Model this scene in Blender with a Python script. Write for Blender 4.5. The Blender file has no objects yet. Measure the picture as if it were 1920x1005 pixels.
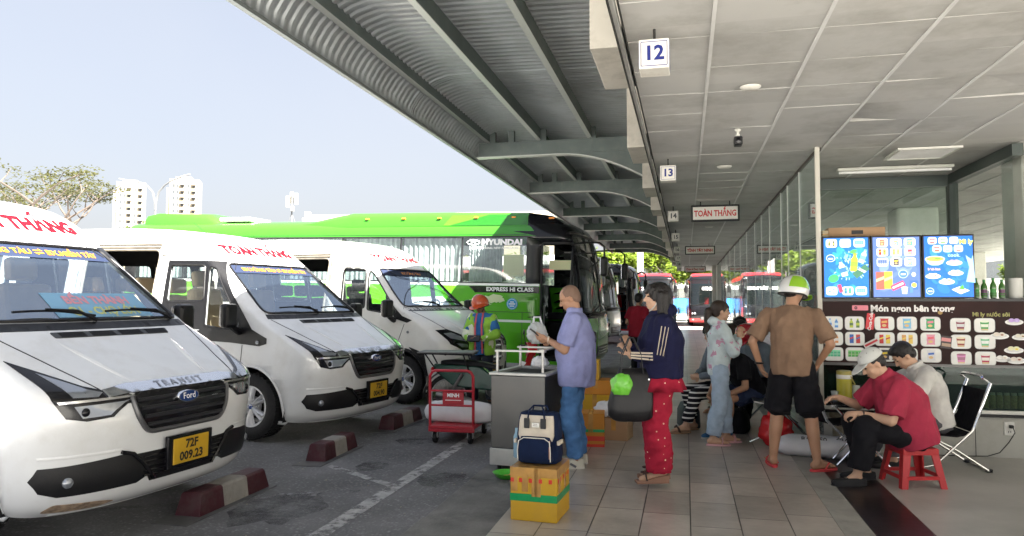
import bpy, bmesh, math, random
from mathutils import Vector, Matrix, noise
from mathutils.geometry import delaunay_2d_cdt
sc = bpy.context.scene
PI = math.pi
rad = math.radians
R0 = random.Random(7)

# ---------------------------------------------------------------- camera
YAW = rad(13.25); PITCH = math.atan(62.5/1380)
cam_data = bpy.data.cameras.new('camera'); cam = bpy.data.objects.new('camera', cam_data)
sc.collection.objects.link(cam); sc.camera = cam
cam_data.sensor_width = 36; cam_data.lens = 1380/1920*36; cam_data.clip_end = 3000; cam_data.clip_start = .05
cam.location = (0, 0, 1.5); cam.rotation_euler = (PI/2+PITCH, 0, YAW)

# ---------------------------------------------------------------- sky and sun
SUN_AZ, SUN_EL = 122, 48          # degrees clockwise from +Y (along the platform)
w = bpy.data.worlds.new('World'); sc.world = w; w.use_nodes = True
nt = w.node_tree
sky = nt.nodes.new('ShaderNodeTexSky'); sky.sky_type = 'NISHITA'; sky.sun_disc = False
sky.sun_elevation = rad(SUN_EL); sky.sun_rotation = rad(SUN_AZ)
sky.air_density = 1.0; sky.dust_density = 6.0; sky.ozone_density = 3.0; sky.altitude = 0
bg = nt.nodes['Background']; bg.inputs[1].default_value = .1
def wn(t, **k):
    n_ = nt.nodes.new(t)
    for a_, b_ in k.items(): setattr(n_, a_, b_)
    return n_
wtc = wn('ShaderNodeTexCoord'); wsp = wn('ShaderNodeSeparateXYZ'); nt.links.new(wtc.outputs['Generated'], wsp.inputs[0])
wmr = wn('ShaderNodeMapRange'); wmr.inputs[1].default_value = .02; wmr.inputs[2].default_value = .55; nt.links.new(wsp.outputs[2], wmr.inputs[0])
wns = wn('ShaderNodeTexNoise'); wns.inputs['Scale'].default_value = 2.2; wns.inputs['Detail'].default_value = 6; nt.links.new(wtc.outputs['Generated'], wns.inputs['Vector'])
wad = wn('ShaderNodeMath', operation='MULTIPLY_ADD'); wad.inputs[1].default_value = -1.1; wad.inputs[2].default_value = .55; nt.links.new(wns.outputs[0], wad.inputs[0])
was = wn('ShaderNodeMath', operation='ADD', use_clamp=True); nt.links.new(wmr.outputs[0], was.inputs[0]); nt.links.new(wad.outputs[0], was.inputs[1])
hz = wn('ShaderNodeMix', data_type='RGBA'); hz.inputs[6].default_value = (.665, .665, .675, 1); hz.inputs[7].default_value = (.555, .585, .655, 1); nt.links.new(was.outputs[0], hz.inputs[0])   # thin uneven haze
mxs = wn('ShaderNodeMix', data_type='RGBA'); mxs.inputs[0].default_value = .92
nt.links.new(sky.outputs[0], mxs.inputs[6]); nt.links.new(hz.outputs[2], mxs.inputs[7]); nt.links.new(mxs.outputs[2], bg.inputs[0])
sd = bpy.data.lights.new('sun', 'SUN'); sd.energy = 5; sd.angle = rad(.6); sd.color = (1, .95, .87)
so = bpy.data.objects.new('sun', sd); sc.collection.objects.link(so)
az, el = rad(SUN_AZ), rad(SUN_EL)
sundir = Vector((math.sin(az)*math.cos(el), math.cos(az)*math.cos(el), math.sin(el)))
so.rotation_euler = sundir.to_track_quat('Z', 'Y').to_euler()
sc.view_settings.view_transform = 'Standard'; sc.view_settings.look = 'None'
sc.view_settings.exposure = 3.45; sc.view_settings.gamma = 1
sc.cycles.diffuse_bounces = 6; sc.cycles.max_bounces = 12; sc.cycles.transparent_max_bounces = 24

# ---------------------------------------------------------------- materials
MATS = {}
def mat(name, col, rough=.5, metal=0., var=.0, scale=8., bump=0., bscale=None, spec=.5, emit=None, es=1., coat=0., alpha=1., trans=0., dirt=None, dscale=2., ior=1.45, sheen=0.):
    """procedural principled material; var = brightness variation by noise, dirt = (colour, amount)"""
    if name in MATS: return MATS[name]
    m = bpy.data.materials.new(name); m.use_nodes = True; MATS[name] = m
    n = m.node_tree; b = n.nodes['Principled BSDF']
    b.inputs['Base Color'].default_value = (*col, 1); b.inputs['Roughness'].default_value = rough
    b.inputs['Metallic'].default_value = metal; b.inputs['Specular IOR Level'].default_value = spec
    b.inputs['Coat Weight'].default_value = coat; b.inputs['Alpha'].default_value = alpha
    b.inputs['Transmission Weight'].default_value = trans; b.inputs['IOR'].default_value = ior
    b.inputs['Sheen Weight'].default_value = sheen
    if emit: b.inputs['Emission Color'].default_value = (*emit, 1); b.inputs['Emission Strength'].default_value = es
    tc = n.nodes.new('ShaderNodeTexCoord')
    src = None
    if var or dirt:
        ns = n.nodes.new('ShaderNodeTexNoise'); ns.inputs['Scale'].default_value = scale; ns.inputs['Detail'].default_value = 6
        n.links.new(tc.outputs['Object'], ns.inputs['Vector'])
        mr = n.nodes.new('ShaderNodeMapRange'); mr.inputs[1].default_value = .3; mr.inputs[2].default_value = .7
        mr.inputs[3].default_value = 1-var; mr.inputs[4].default_value = 1+var
        n.links.new(ns.outputs[0], mr.inputs[0])
        mx = n.nodes.new('ShaderNodeVectorMath'); mx.operation = 'SCALE'; mx.inputs[0].default_value = col
        n.links.new(mr.outputs[0], mx.inputs['Scale']); src = mx.outputs[0]
    if dirt:
        n2 = n.nodes.new('ShaderNodeTexNoise'); n2.inputs['Scale'].default_value = dscale; n2.inputs['Detail'].default_value = 8; n2.inputs['Roughness'].default_value = .7
        n.links.new(tc.outputs['Object'], n2.inputs['Vector'])
        r2 = n.nodes.new('ShaderNodeMapRange'); r2.inputs[1].default_value = .48; r2.inputs[2].default_value = .72; r2.inputs[3].default_value = 0; r2.inputs[4].default_value = dirt[1]
        n.links.new(n2.outputs[0], r2.inputs[0])
        mm = n.nodes.new('ShaderNodeMix'); mm.data_type = 'RGBA'
        n.links.new(r2.outputs[0], mm.inputs[0]); n.links.new(src, mm.inputs[6]); mm.inputs[7].default_value = (*dirt[0], 1)
        src = mm.outputs[2]
    if src: n.links.new(src, b.inputs['Base Color'])
    if bump:
        nb = n.nodes.new('ShaderNodeTexNoise'); nb.inputs['Scale'].default_value = bscale or scale*3; nb.inputs['Detail'].default_value = 5
        n.links.new(tc.outputs['Object'], nb.inputs['Vector'])
        bp = n.nodes.new('ShaderNodeBump'); bp.inputs['Strength'].default_value = bump; bp.inputs['Distance'].default_value = .02
        n.links.new(nb.outputs[0], bp.inputs['Height']); n.links.new(bp.outputs[0], b.inputs['Normal'])
    return m
def glass(name, tint=(.8, .85, .85), opac=.25, rough=.03, base=(.02, .03, .03), ior=1.75, gc=(.95, .97, 1)):
    """thin tinted pane: see-through mixed with mirror reflection by Fresnel"""
    if name in MATS: return MATS[name]
    m = bpy.data.materials.new(name); m.use_nodes = True; MATS[name] = m
    n = m.node_tree; n.nodes.remove(n.nodes['Principled BSDF']); out = n.nodes['Material Output']
    tr = n.nodes.new('ShaderNodeBsdfTransparent'); tr.inputs[0].default_value = (*tint, 1)
    df = n.nodes.new('ShaderNodeBsdfDiffuse'); df.inputs[0].default_value = (*base, 1)
    gl = n.nodes.new('ShaderNodeBsdfGlossy'); gl.inputs['Roughness'].default_value = rough; gl.inputs[0].default_value = (*gc, 1)
    fr = n.nodes.new('ShaderNodeFresnel'); ge = n.nodes.new('ShaderNodeNewGeometry'); io = n.nodes.new('ShaderNodeMapRange'); io.inputs[3].default_value = ior; io.inputs[4].default_value = 1/ior
    n.links.new(ge.outputs['Backfacing'], io.inputs[0]); n.links.new(io.outputs[0], fr.inputs[0])
    m1 = n.nodes.new('ShaderNodeMixShader'); m1.inputs[0].default_value = opac
    m2 = n.nodes.new('ShaderNodeMixShader')
    n.links.new(tr.outputs[0], m1.inputs[1]); n.links.new(df.outputs[0], m1.inputs[2])
    n.links.new(fr.outputs[0], m2.inputs[0]); n.links.new(m1.outputs[0], m2.inputs[1]); n.links.new(gl.outputs[0], m2.inputs[2])
    n.links.new(m2.outputs[0], out.inputs[0])
    return m

# ---------------------------------------------------------------- objects
def tag(o, label=None, cat=None, group=None, kind=None):
    if label: o['label'] = label
    if cat: o['category'] = cat
    if group: o['group'] = group
    if kind: o['kind'] = kind
    return o
def thing(name, label, cat, loc=(0, 0, 0), rotz=0., group=None):
    o = bpy.data.objects.new(name, None); sc.collection.objects.link(o)
    o.empty_display_size = .1
    o.location = loc; o.rotation_euler = (0, 0, rotz)
    return tag(o, label, cat, group)
def dup(root, loc, rotz, label=None, group=None):
    def cp(o, par):
        c = o.copy(); sc.collection.objects.link(c)
        if par: c.parent = par
        for ch in kids.get(o.name, []): cp(ch, c)
        return c
    kids = {}
    for o in sc.objects:
        if o.parent: kids.setdefault(o.parent.name, []).append(o)
    r = cp(root, None); r.location = loc; r.rotation_euler = (0, 0, rotz)
    if label: r['label'] = label
    if group: r['group'] = group
    return r
def lerp(a, b, t): return a+(b-a)*t
def tab(T, x):
    """piecewise linear table"""
    if x <= T[0][0]: return T[0][1]
    for (a, b), (c, d) in zip(T, T[1:]):
        if x <= c: return b+(d-b)*(x-a)/(c-a)
    return T[-1][1]
def stab(T, x):
    """smooth (monotone cosine-free Catmull) table"""
    n = len(T)
    if x <= T[0][0]: return T[0][1]
    if x >= T[-1][0]: return T[-1][1]
    i = 0
    while T[i+1][0] < x: i += 1
    def sl(k):
        if k <= 0 or k >= n-1: return None
        a = (T[k][1]-T[k-1][1])/(T[k][0]-T[k-1][0]); b = (T[k+1][1]-T[k][1])/(T[k+1][0]-T[k][0])
        return 0. if a*b <= 0 else 2*a*b/(a+b)
    h = T[i+1][0]-T[i][0]; d = (T[i+1][1]-T[i][1])/h
    m0 = sl(i); m1 = sl(i+1); m0 = d if m0 is None else m0; m1 = d if m1 is None else m1
    t = (x-T[i][0])/h
    return (2*t**3-3*t*t+1)*T[i][1]+(t**3-2*t*t+t)*h*m0+(-2*t**3+3*t*t)*T[i+1][1]+(t**3-t*t)*h*m1

class M:
    def __init__(s): s.v = []; s.f = []; s.m = []; s.cur = 0
    def mi(s, i): s.cur = i; return s
    def add(s, vs, fs, T=None):
        o = len(s.v)
        s.v += [tuple(T @ Vector(p)) if T else tuple(p) for p in vs]
        s.f += [tuple(i+o for i in f) for f in fs]; s.m += [s.cur]*len(fs); return s
    def box(s, c, d, rz=0., rx=0., ry=0., taper=1.):
        x, y, z = d[0]/2, d[1]/2, d[2]/2
        vs = [(-x, -y, -z), (x, -y, -z), (x, y, -z), (-x, y, -z)]+[(a*taper, b*taper, z) for a, b in ((-x, -y), (x, -y), (x, y), (-x, y))]
        T = Matrix.Translation(c) @ Matrix.Rotation(rz, 4, 'Z') @ Matrix.Rotation(ry, 4, 'Y') @ Matrix.Rotation(rx, 4, 'X')
        return s.add(vs, [(0, 3, 2, 1), (4, 5, 6, 7), (0, 1, 5, 4), (1, 2, 6, 5), (2, 3, 7, 6), (3, 0, 4, 7)], T)
    def b2(s, a, b):
        return s.box([(a[i]+b[i])/2 for i in range(3)], [abs(b[i]-a[i]) for i in range(3)])
    def prism(s, pts, axis, a, b):
        """polygon in the two other axes (cyclic order after axis) extruded from a to b"""
        def P(u, v, t): return {'x': (t, u, v), 'y': (u, t, v), 'z': (u, v, t)}[axis]
        n = len(pts)
        vs = [P(u, v, a) for u, v in pts]+[P(u, v, b) for u, v in pts]
        fs = [tuple(range(n))[::-1], tuple(range(n, 2*n))]+[(i, (i+1) % n, n+(i+1) % n, n+i) for i in range(n)]
        return s.add(vs, fs)
    def rings(s, rs, cap=True, closed=False):
        n = len(rs[0]); vs = [p for r in rs for p in r]; fs = []
        k = len(rs)
        for i in range(k if closed else k-1):
            j = (i+1) % k
            for a in range(n):
                b = (a+1) % n; fs.append((i*n+a, i*n+b, j*n+b, j*n+a))
        if cap and not closed: fs += [tuple(range(n))[::-1], tuple(range((k-1)*n, k*n))]
        return s.add(vs, fs)
    def tube(s, pts, r, n=8, closed=False, cap=True):
        pts = [Vector(p) for p in pts]; k = len(pts); rs = []
        r = r if isinstance(r, (list, tuple)) else [r]*k
        up = None
        for i in range(k):
            if closed: d = (pts[(i+1) % k]-pts[i-1])
            else: d = (pts[min(i+1, k-1)]-pts[max(i-1, 0)])
            d.normalize()
            if up is None:
                up = Vector((0, 0, 1)) if abs(d.z) < .9 else Vector((0, 1, 0))
            a = d.cross(up)
            if a.length < 1e-4: a = d.orthogonal()
            a.normalize(); b = a.cross(d).normalized(); up = b
            rr = r[i]; ra, rb = rr if isinstance(rr, (tuple, list)) else (rr, rr)
            rs.append([tuple(pts[i]+a*math.cos(t)*ra+b*math.sin(t)*rb) for t in (2*PI*q/n for q in range(n))])
        return s.rings(rs, cap, closed)
    def lathe(s, prof, c=(0, 0, 0), axis='z', n=24, T=None, ring=False):
        rs = []
        for r, h in prof:
            rg = []
            for q in range(n):
                t = 2*PI*q/n; a, b = r*math.cos(t), r*math.sin(t)
                p = {'z': (a, b, h), 'y': (a, h, -b), 'x': (h, a, b)}[axis]
                p = Vector(p)+Vector(c)
                rg.append(tuple(T @ p) if T else tuple(p))
            rs.append(rg)
        return s.rings(rs, closed=ring)
    def ell(s, c, r, T=None, n=12, k=8):
        rs = []
        R = T or Matrix.Identity(4)
        for i in range(1, k):
            ph = PI*i/k
            rs.append([tuple(Vector(c)+(R @ Vector((r[0]*math.sin(ph)*math.cos(2*PI*q/n), r[1]*math.sin(ph)*math.sin(2*PI*q/n), -r[2]*math.cos(ph))))) for q in range(n)])
        o = len(s.v); s.rings(rs, cap=False)
        b = len(s.v)
        s.v += [tuple(Vector(c)+(R @ Vector((0, 0, -r[2])))), tuple(Vector(c)+(R @ Vector((0, 0, r[2]))))]
        for q in range(n):
            s.f.append((o+(q+1) % n, o+q, b)); s.m.append(s.cur)
            e = o+(k-2)*n; s.f.append((e+q, e+(q+1) % n, b+1)); s.m.append(s.cur)
        return s
    def cap(s, a, b, ra, rb, n=12):
        """tapered limb with rounded ends"""
        a, b = Vector(a), Vector(b); d = (b-a)
        L = d.length or 1e-4; d = d/L
        pts = []; rr = []
        for t in (0, .3, .7): pts.append(a-d*ra*math.cos(t*PI/2)); rr.append(max(ra*math.sin(t*PI/2), .15*ra))
        pts += [a, b]; rr += [ra, rb]
        for t in (.7, .3, 0): pts.append(b+d*rb*math.cos(t*PI/2)); rr.append(max(rb*math.sin(t*PI/2), .15*rb))
        u = d.orthogonal().normalized(); v = d.cross(u)
        return s.rings([[tuple(p+u*r*math.cos(2*PI*q/n)+v*r*math.sin(2*PI*q/n)) for q in range(n)] for p, r in zip(pts, rr)])
    def build(s, name, mats, parent=None, smooth=False, bevel=0., loc=None, rot=None, ang=40):
        me = bpy.data.meshes.new(name); me.from_pydata(s.v, [], s.f)
        if not isinstance(mats, (list, tuple)): mats = [mats]
        for m in mats: me.materials.append(m)
        me.polygons.foreach_set('material_index', s.m)
        bm = bmesh.new(); bm.from_mesh(me); bmesh.ops.recalc_face_normals(bm, faces=bm.faces)
        bm.to_mesh(me); bm.free()
        if smooth:
            me.polygons.foreach_set('use_smooth', [True]*len(me.polygons))
            if ang < 180: me.set_sharp_from_angle(angle=rad(ang))
        o = bpy.data.objects.new(name, me); sc.collection.objects.link(o)
        if parent: o.parent = parent
        if loc: o.location = loc
        if rot: o.rotation_euler = rot
        if bevel:
            bv = o.modifiers.new('bevel', 'BEVEL'); bv.width = bevel; bv.segments = 2; bv.limit_method = 'ANGLE'; bv.angle_limit = rad(35)
        return o
def bake(o, name=None):
    """apply modifiers to a real mesh"""
    dg = bpy.context.evaluated_depsgraph_get(); dg.update()
    me = bpy.data.meshes.new_from_object(o.evaluated_get(dg))
    old = o.data; o.modifiers.clear(); o.data = me
    bpy.data.meshes.remove(old); return o
def text_pts(s, size=1., extrude=0., align='CENTER', bold=0., sx=1.):
    """text as flat 2D triangles: (verts2d, faces) centred"""
    c = bpy.data.curves.new('t', 'FONT'); c.body = s; c.size = size; c.align_x = align; c.align_y = 'CENTER'; c.offset = bold; c.resolution_u = 2
    o = bpy.data.objects.new('t', c); sc.collection.objects.link(o)
    dg = bpy.context.evaluated_depsgraph_get(); dg.update()
    me = bpy.data.meshes.new_from_object(o.evaluated_get(dg))
    vs = [(v.co.x*sx, v.co.y) for v in me.vertices]; fs = [tuple(p.vertices) for p in me.polygons]
    bpy.data.objects.remove(o); bpy.data.curves.remove(c); bpy.data.meshes.remove(me)
    return vs, fs
def text_on(m, s, size, O, U, V, bold=0., align='CENTER', sx=1.):
    """add flat text to mesh builder m; O origin, U right, V up"""
    vs, fs = text_pts(s, size, bold=bold, align=align, sx=sx)
    O, U, V = Vector(O), Vector(U).normalized(), Vector(V).normalized()
    m.add([tuple(O+U*a+V*b) for a, b in vs], fs); return m
def inside(p, poly):
    x, y = p; c = False; n = len(poly)
    for i in range(n):
        x1, y1 = poly[i]; x2, y2 = poly[i-1]
        if (y1 > y) != (y2 > y) and x < (x2-x1)*(y-y1)/(y2-y1)+x1: c = not c
    return c
def dens(poly, step):
    out = []
    for i in range(len(poly)):
        a, b = poly[i], poly[(i+1) % len(poly)]; L = math.dist(a, b); k = max(1, int(L/step+.5))
        out += [(lerp(a[0], b[0], j/k), lerp(a[1], b[1], j/k)) for j in range(k)]
    return out
def roundp(poly, r, k=4):
    """round a polygon's corners"""
    out = []; n = len(poly)
    for i in range(n):
        p, a, b = Vector(poly[i]), Vector(poly[i-1]), Vector(poly[(i+1) % n])
        da, db = (a-p), (b-p); rr = min(r, da.length*.45, db.length*.45)
        A = p+da.normalized()*rr; B = p+db.normalized()*rr
        for j in range(k+1):
            t = j/k; q = A*(1-t)**2+p*2*t*(1-t)+B*t*t; out.append((q.x, q.y))
    return out
# ================================================================ vehicle surface
class Shell:
    """body whose surface is stacked rounded plan outlines; local x forward (nose at 0), y left, z up"""
    def __init__(s, f, w, b, n, L, rc=.15, tilt=None):
        s.F, s.W, s.B, s.N, s.L, s.rc = f, w, b, n, L, rc
    def par(s, z): return stab(s.F, z), stab(s.W, z), stab(s.B, z), stab(s.N, z)
    def surf(s, u, z):
        f, w, b, n = s.par(z); a = abs(u); sg = 1 if u >= 0 else -1
        if a <= 1:
            t = a*PI/2; e = 2/n
            y = w*max(math.sin(t), 0)**e; q = f+b*(1-max(math.cos(t), 0)**e)
        elif a <= 2: y = w; q = lerp(f+b, s.L-s.rc, a-1)
        else:
            t = min((a-2)*PI, PI/2); y = w*(max(math.cos(t), 0)**.5); q = s.L-s.rc+s.rc*math.sin(t)**.5
        return Vector((-q, y*sg, z))
    def nrm(s, u, z):
        e = .004; z0, z1 = max(z-e, s.F[0][0]), min(z+e, s.F[-1][0])
        du = s.surf(u+e, z)-s.surf(u-e, z); dz = s.surf(u, z1)-s.surf(u, z0)
        n = du.cross(dz)
        if n.length < 1e-9: return Vector((1, 0, 0))
        n.normalize(); return n
    def uf(s, y, z):
        f, w, b, n = s.par(z); a = min(abs(y)/w, 1)
        return math.copysign(math.asin(min(a**(n/2), 1))/(PI/2), y)
    def us(s, side, q, z):
        f, w, b, n = s.par(z)
        if q < f+b:
            c = max(0, min(1, 1-(q-f)/b)); return side*math.acos(min(1, c**(n/2)))/(PI/2)
        return side*(1+(q-f-b)/(s.L-s.rc-f-b))
    def FR(s, pts, d=.04): return [(s.uf(y, z), z) for y, z in dens(pts, d)]
    def SD(s, side, pts, d=.08): return [(s.us(side, q, z), z) for q, z in dens(pts, d)]
    def cdt(s, us, zs, outline=None, holes=()):
        SU = 2.0
        P = []; E = []; polys = [p for p in ([outline] if outline else [])+list(holes)]
        for p in polys:
            o = len(P); P += [Vector((u*SU, z)) for u, z in p]; E += [(o+i, o+(i+1) % len(p)) for i in range(len(p))]
        segs = [(P[a], P[b]) for a, b in E]
        for z in zs:
            for u in us:
                if outline and not inside((u, z), outline): continue
                if any(inside((u, z), h) for h in holes): continue
                q = Vector((u*SU, z)); ok = True
                for a, b in segs:
                    if abs(a.y-q.y) > .05 and abs(b.y-q.y) > .05: continue
                    ab = b-a; L2 = ab.length_squared
                    t = max(0, min(1, (q-a).dot(ab)/L2)) if L2 > 0 else 0
                    if (a+ab*t-q).length < .006: ok = False; break
                if ok: P.append(q)
        V, _, Fc, *_ = delaunay_2d_cdt(P, E, [], 0, 1e-6)
        fs = []
        for f in Fc:
            c = (sum(V[i].x for i in f)/len(f)/SU, sum(V[i].y for i in f)/len(f))
            if outline and not inside(c, outline): continue
            if any(inside(c, h) for h in holes): continue
            a, b_, d = (V[i] for i in f[:3])
            if abs((b_-a).cross(d-a)) < 1e-8: continue
            fs.append(tuple(f))
        return [(v.x/SU, v.y) for v in V], fs
    def skin(s, holes, us, zs):
        V, F = s.cdt(us, zs, None, holes)
        return [tuple(s.surf(u, z)) for u, z in V], F
    def patch(s, m, outline, off=.004, skirt=.012, du=.05, dz=.05):
        """raised panel following the body surface"""
        zs0, zs1 = min(p[1] for p in outline), max(p[1] for p in outline)
        u0, u1 = min(p[0] for p in outline), max(p[0] for p in outline)
        nz = max(1, int((zs1-zs0)/dz)); nu = max(1, int((u1-u0)/du))
        V, F = s.cdt([lerp(u0, u1, (i+.5)/nu) for i in range(nu)], [lerp(zs0, zs1, (i+.5)/nz) for i in range(nz)], outline)
        pts = [tuple(s.surf(u, z)+s.nrm(u, z)*off) for u, z in V]
        m.add(pts, F)
        if skirt:
            ol = outline; k = len(ol)
            a = [tuple(s.surf(u, z)+s.nrm(u, z)*off) for u, z in ol]; b = [tuple(s.surf(u, z)+s.nrm(u, z)*(off-skirt)) for u, z in ol]
            m.add(a+b, [(i, (i+1) % k, k+(i+1) % k, k+i) for i in range(k)])
        return m
    def text(s, m, txt, size, y, z, off=.006, bold=0., zs=1., sx=1., side=0, q=0, rot=0.):
        vs, fs = text_pts(txt, size, bold=bold, sx=sx)
        if size > .1:                                                # fine triangles so that letters hug the curve
            tri = [tuple(vs[i] for i in (f_[0], f_[k], f_[k+1])) for f_ in fs for k in range(1, len(f_)-1)]; done = []
            while tri:
                t = tri.pop(); e = [math.dist(t[i], t[(i+1) % 3]) for i in range(3)]; i = e.index(max(e))
                if e[i] < .05: done.append(t); continue
                a_, b_, c_ = t[i], t[(i+1) % 3], t[(i+2) % 3]; m_ = ((a_[0]+b_[0])/2, (a_[1]+b_[1])/2); tri += [(a_, m_, c_), (m_, b_, c_)]
            vs = [p for t in done for p in t]; fs = [(3*i, 3*i+1, 3*i+2) for i in range(len(done))]
        out = []
        for a, b in vs:
            if rot: a, b = a*math.cos(rot)-b*math.sin(rot), a*math.sin(rot)+b*math.cos(rot)
            zz = z+b*zs
            u = s.uf(y+a, zz) if not side else s.us(side, q-a*(-1 if side > 0 else 1), zz)
            out.append(tuple(s.surf(u, zz)+s.nrm(u, zz)*off))
        m.add(out, fs); return m
    def seam(s, m, pts, r=.004, off=0.):
        m.tube([s.surf(u, z)+s.nrm(u, z)*off for u, z in pts], r, 5); return m

def frange(a, b, n): return [a+(b-a)*i/n for i in range(n+1)]
mBlack = mat('black_plastic', (.006, .006, .007), .4, var=.2, scale=30, bump=.05)
mGloss = mat('gloss_black', (.008, .008, .01), .12)
mChrome = mat('chrome', (.75, .76, .78), .12, 1.)
mSteel = mat('brushed_steel', (.5, .5, .5), .35, 1., var=.12, scale=9, dirt=((.2, .18, .15), .3))
mRub = mat('tyre_rubber', (.013, .013, .014), .8, var=.3, scale=12, bump=.3, bscale=60, dirt=((.035, .032, .03), .5))
mRim = mat('alloy_rim', (.6, .61, .63), .4, .35, var=.1, scale=8, dirt=((.15, .13, .1), .45))
mVan = mat('white_van_paint', (.72, .73, .73), .22, var=.03, scale=2, coat=.8, dirt=((.42, .38, .31), .3), dscale=2.2)
mVan3 = mat('ivory_van_paint', (.74, .73, .68), .3, var=.03, scale=2, coat=.5, dirt=((.42, .38, .3), .2), dscale=3)
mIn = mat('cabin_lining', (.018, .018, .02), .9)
mWs = glass('windshield_glass', (.66, .74, .80), .10, .02, (.05, .07, .1), 4.4, (.74, .86, 1))
mWin = glass('cabin_window_glass', (.82, .86, .86), .06, .02)
mBeige = mat('beige_seat_leather', (.55, .42, .26), .5, var=.1, scale=6, bump=.1)
mDark = mat('charcoal_fabric', (.03, .03, .035), .8, var=.2, scale=10, bump=.1)
mLens = mat('lamp_lens', (.32, .34, .37), .08, .6, coat=1.)
mAmber = mat('amber_lens', (.8, .25, .03), .2, coat=.6)
mPlateY = mat('number_plate_yellow', (.55, .33, .02), .4, var=.06, scale=12)
mInk = mat('black_ink', (.01, .01, .012), .5)
mRedPaint = mat('wine_red_lettering', (.07, .003, .008), .6, spec=.1)
mOrange = mat('orange_lettering', (.5, .17, .01), .45)
mBlueSign = mat('light_blue_card', (.22, .42, .6), .6, spec=.2)
mPink = mat('pale_pink_lettering', (.66, .3, .36), .6)
mYel = mat('yellow_lettering', (.55, .58, .2), .6)
mWhiteL = mat('white_lettering', (.85, .85, .85), .5)
mBand = mat('dark_blue_tint', (.012, .018, .04), .6, spec=.2)
mBlueOval = mat('blue_enamel', (.01, .04, .16), .15, coat=1.)

def make_wheel(parent, x, y, side, R=.365, W=.24, spokes=6, steer=0., name='wheel'):
    """wheel > tyre, rim, hub_cap"""
    h = M(); h.lathe([(.02, -.06*side), (.17, -.06*side), (.17, -.04*side), (.02, -.04*side)], axis='y', n=20)
    base = h.build(name, mBlack, parent, True, loc=(x, y, R), rot=(0, 0, steer))
    t = M(); ri = R*.60; o = W/2
    prof = [(ri, -o*.8), (ri+.03, -o*.98), (R-.07, -o*1.02), (R-.03, -o*.93), (R-.008, -o*.78), (R, -o*.4), (R, o*.4), (R-.008, o*.78), (R-.03, o*.93), (R-.07, o*1.02), (ri+.03, o*.98), (ri, o*.8)]
    t.lathe(prof, axis='y', n=48, ring=True)
    for k in range(40):                                              # tread blocks
        a = 2*PI*k/40
        for yy in (-.35, 0, .35):
            t.box(((R+.001)*math.cos(a), yy*W, (R+.001)*math.sin(a)), (.012, W*.22, .034), ry=-a)
    t.build('tyre', mRub, base, True)
    r = M(); so = side*o
    r.lathe([(ri-.012, -o*.7), (ri+.004, -o*.8), (ri+.004, o*.8), (ri-.012, o*.7)], axis='y', n=40, ring=True)
    r.lathe([(ri-.02, so*.72), (ri+.008, so*.8), (ri+.012, so*.86), (ri-.01, so*.86)], axis='y', n=40, ring=True)
    for k in range(spokes):
        a = 2*PI*(k+.5)/spokes
        for da, wd in ((-.13, .034), (.13, .034)):
            p0 = Vector((.035*math.cos(a), so*.62, .035*math.sin(a))); p1 = Vector(((ri-.004)*math.cos(a+da), so*.68, (ri-.004)*math.sin(a+da)))
            d = p1-p0; r.tube([p0, p0+d*.5+Vector((0, side*.012, 0)), p1], [(wd*.75, .024), (wd*1.0, .022), (wd*1.25, .018)], 8)
        b = a+PI/spokes
        r.lathe([(.004, 0), (.012, 0), (.012, side*.02), (.004, side*.024)], c=(.085*math.cos(b), so*.62, .085*math.sin(b)), axis='y', n=8)
    r.lathe([(.01, so*.3), (.11, so*.3), (.1, so*.62), (.06, so*.72), (.01, so*.74)], axis='y', n=24)
    r.build('rim', mRim, base, True)
    c = M(); c.lathe([(.004, so*.7), (.034, so*.7), (.032, so*.8), (.004, so*.82)], axis='y', n=20)
    c.build('hub_cap', mBlueOval if spokes == 6 else mRim, base, True)
    return base

def seat(parent, x, y, z, m, wide=.46, name='seat', flip=1):
    s = M(); s.box((x, y, z+.1), (.46, wide, .16)); s.box((x-.24, y, z+.48), (.14, wide, .66), ry=-.16); o = s.build(name, m, parent, bevel=.045)
    h = M(); h.box((x-.33, y, z+.93), (.1, wide*.58, .2), ry=-.1); h.build('headrest', m, o, bevel=.035)
    return o

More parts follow.
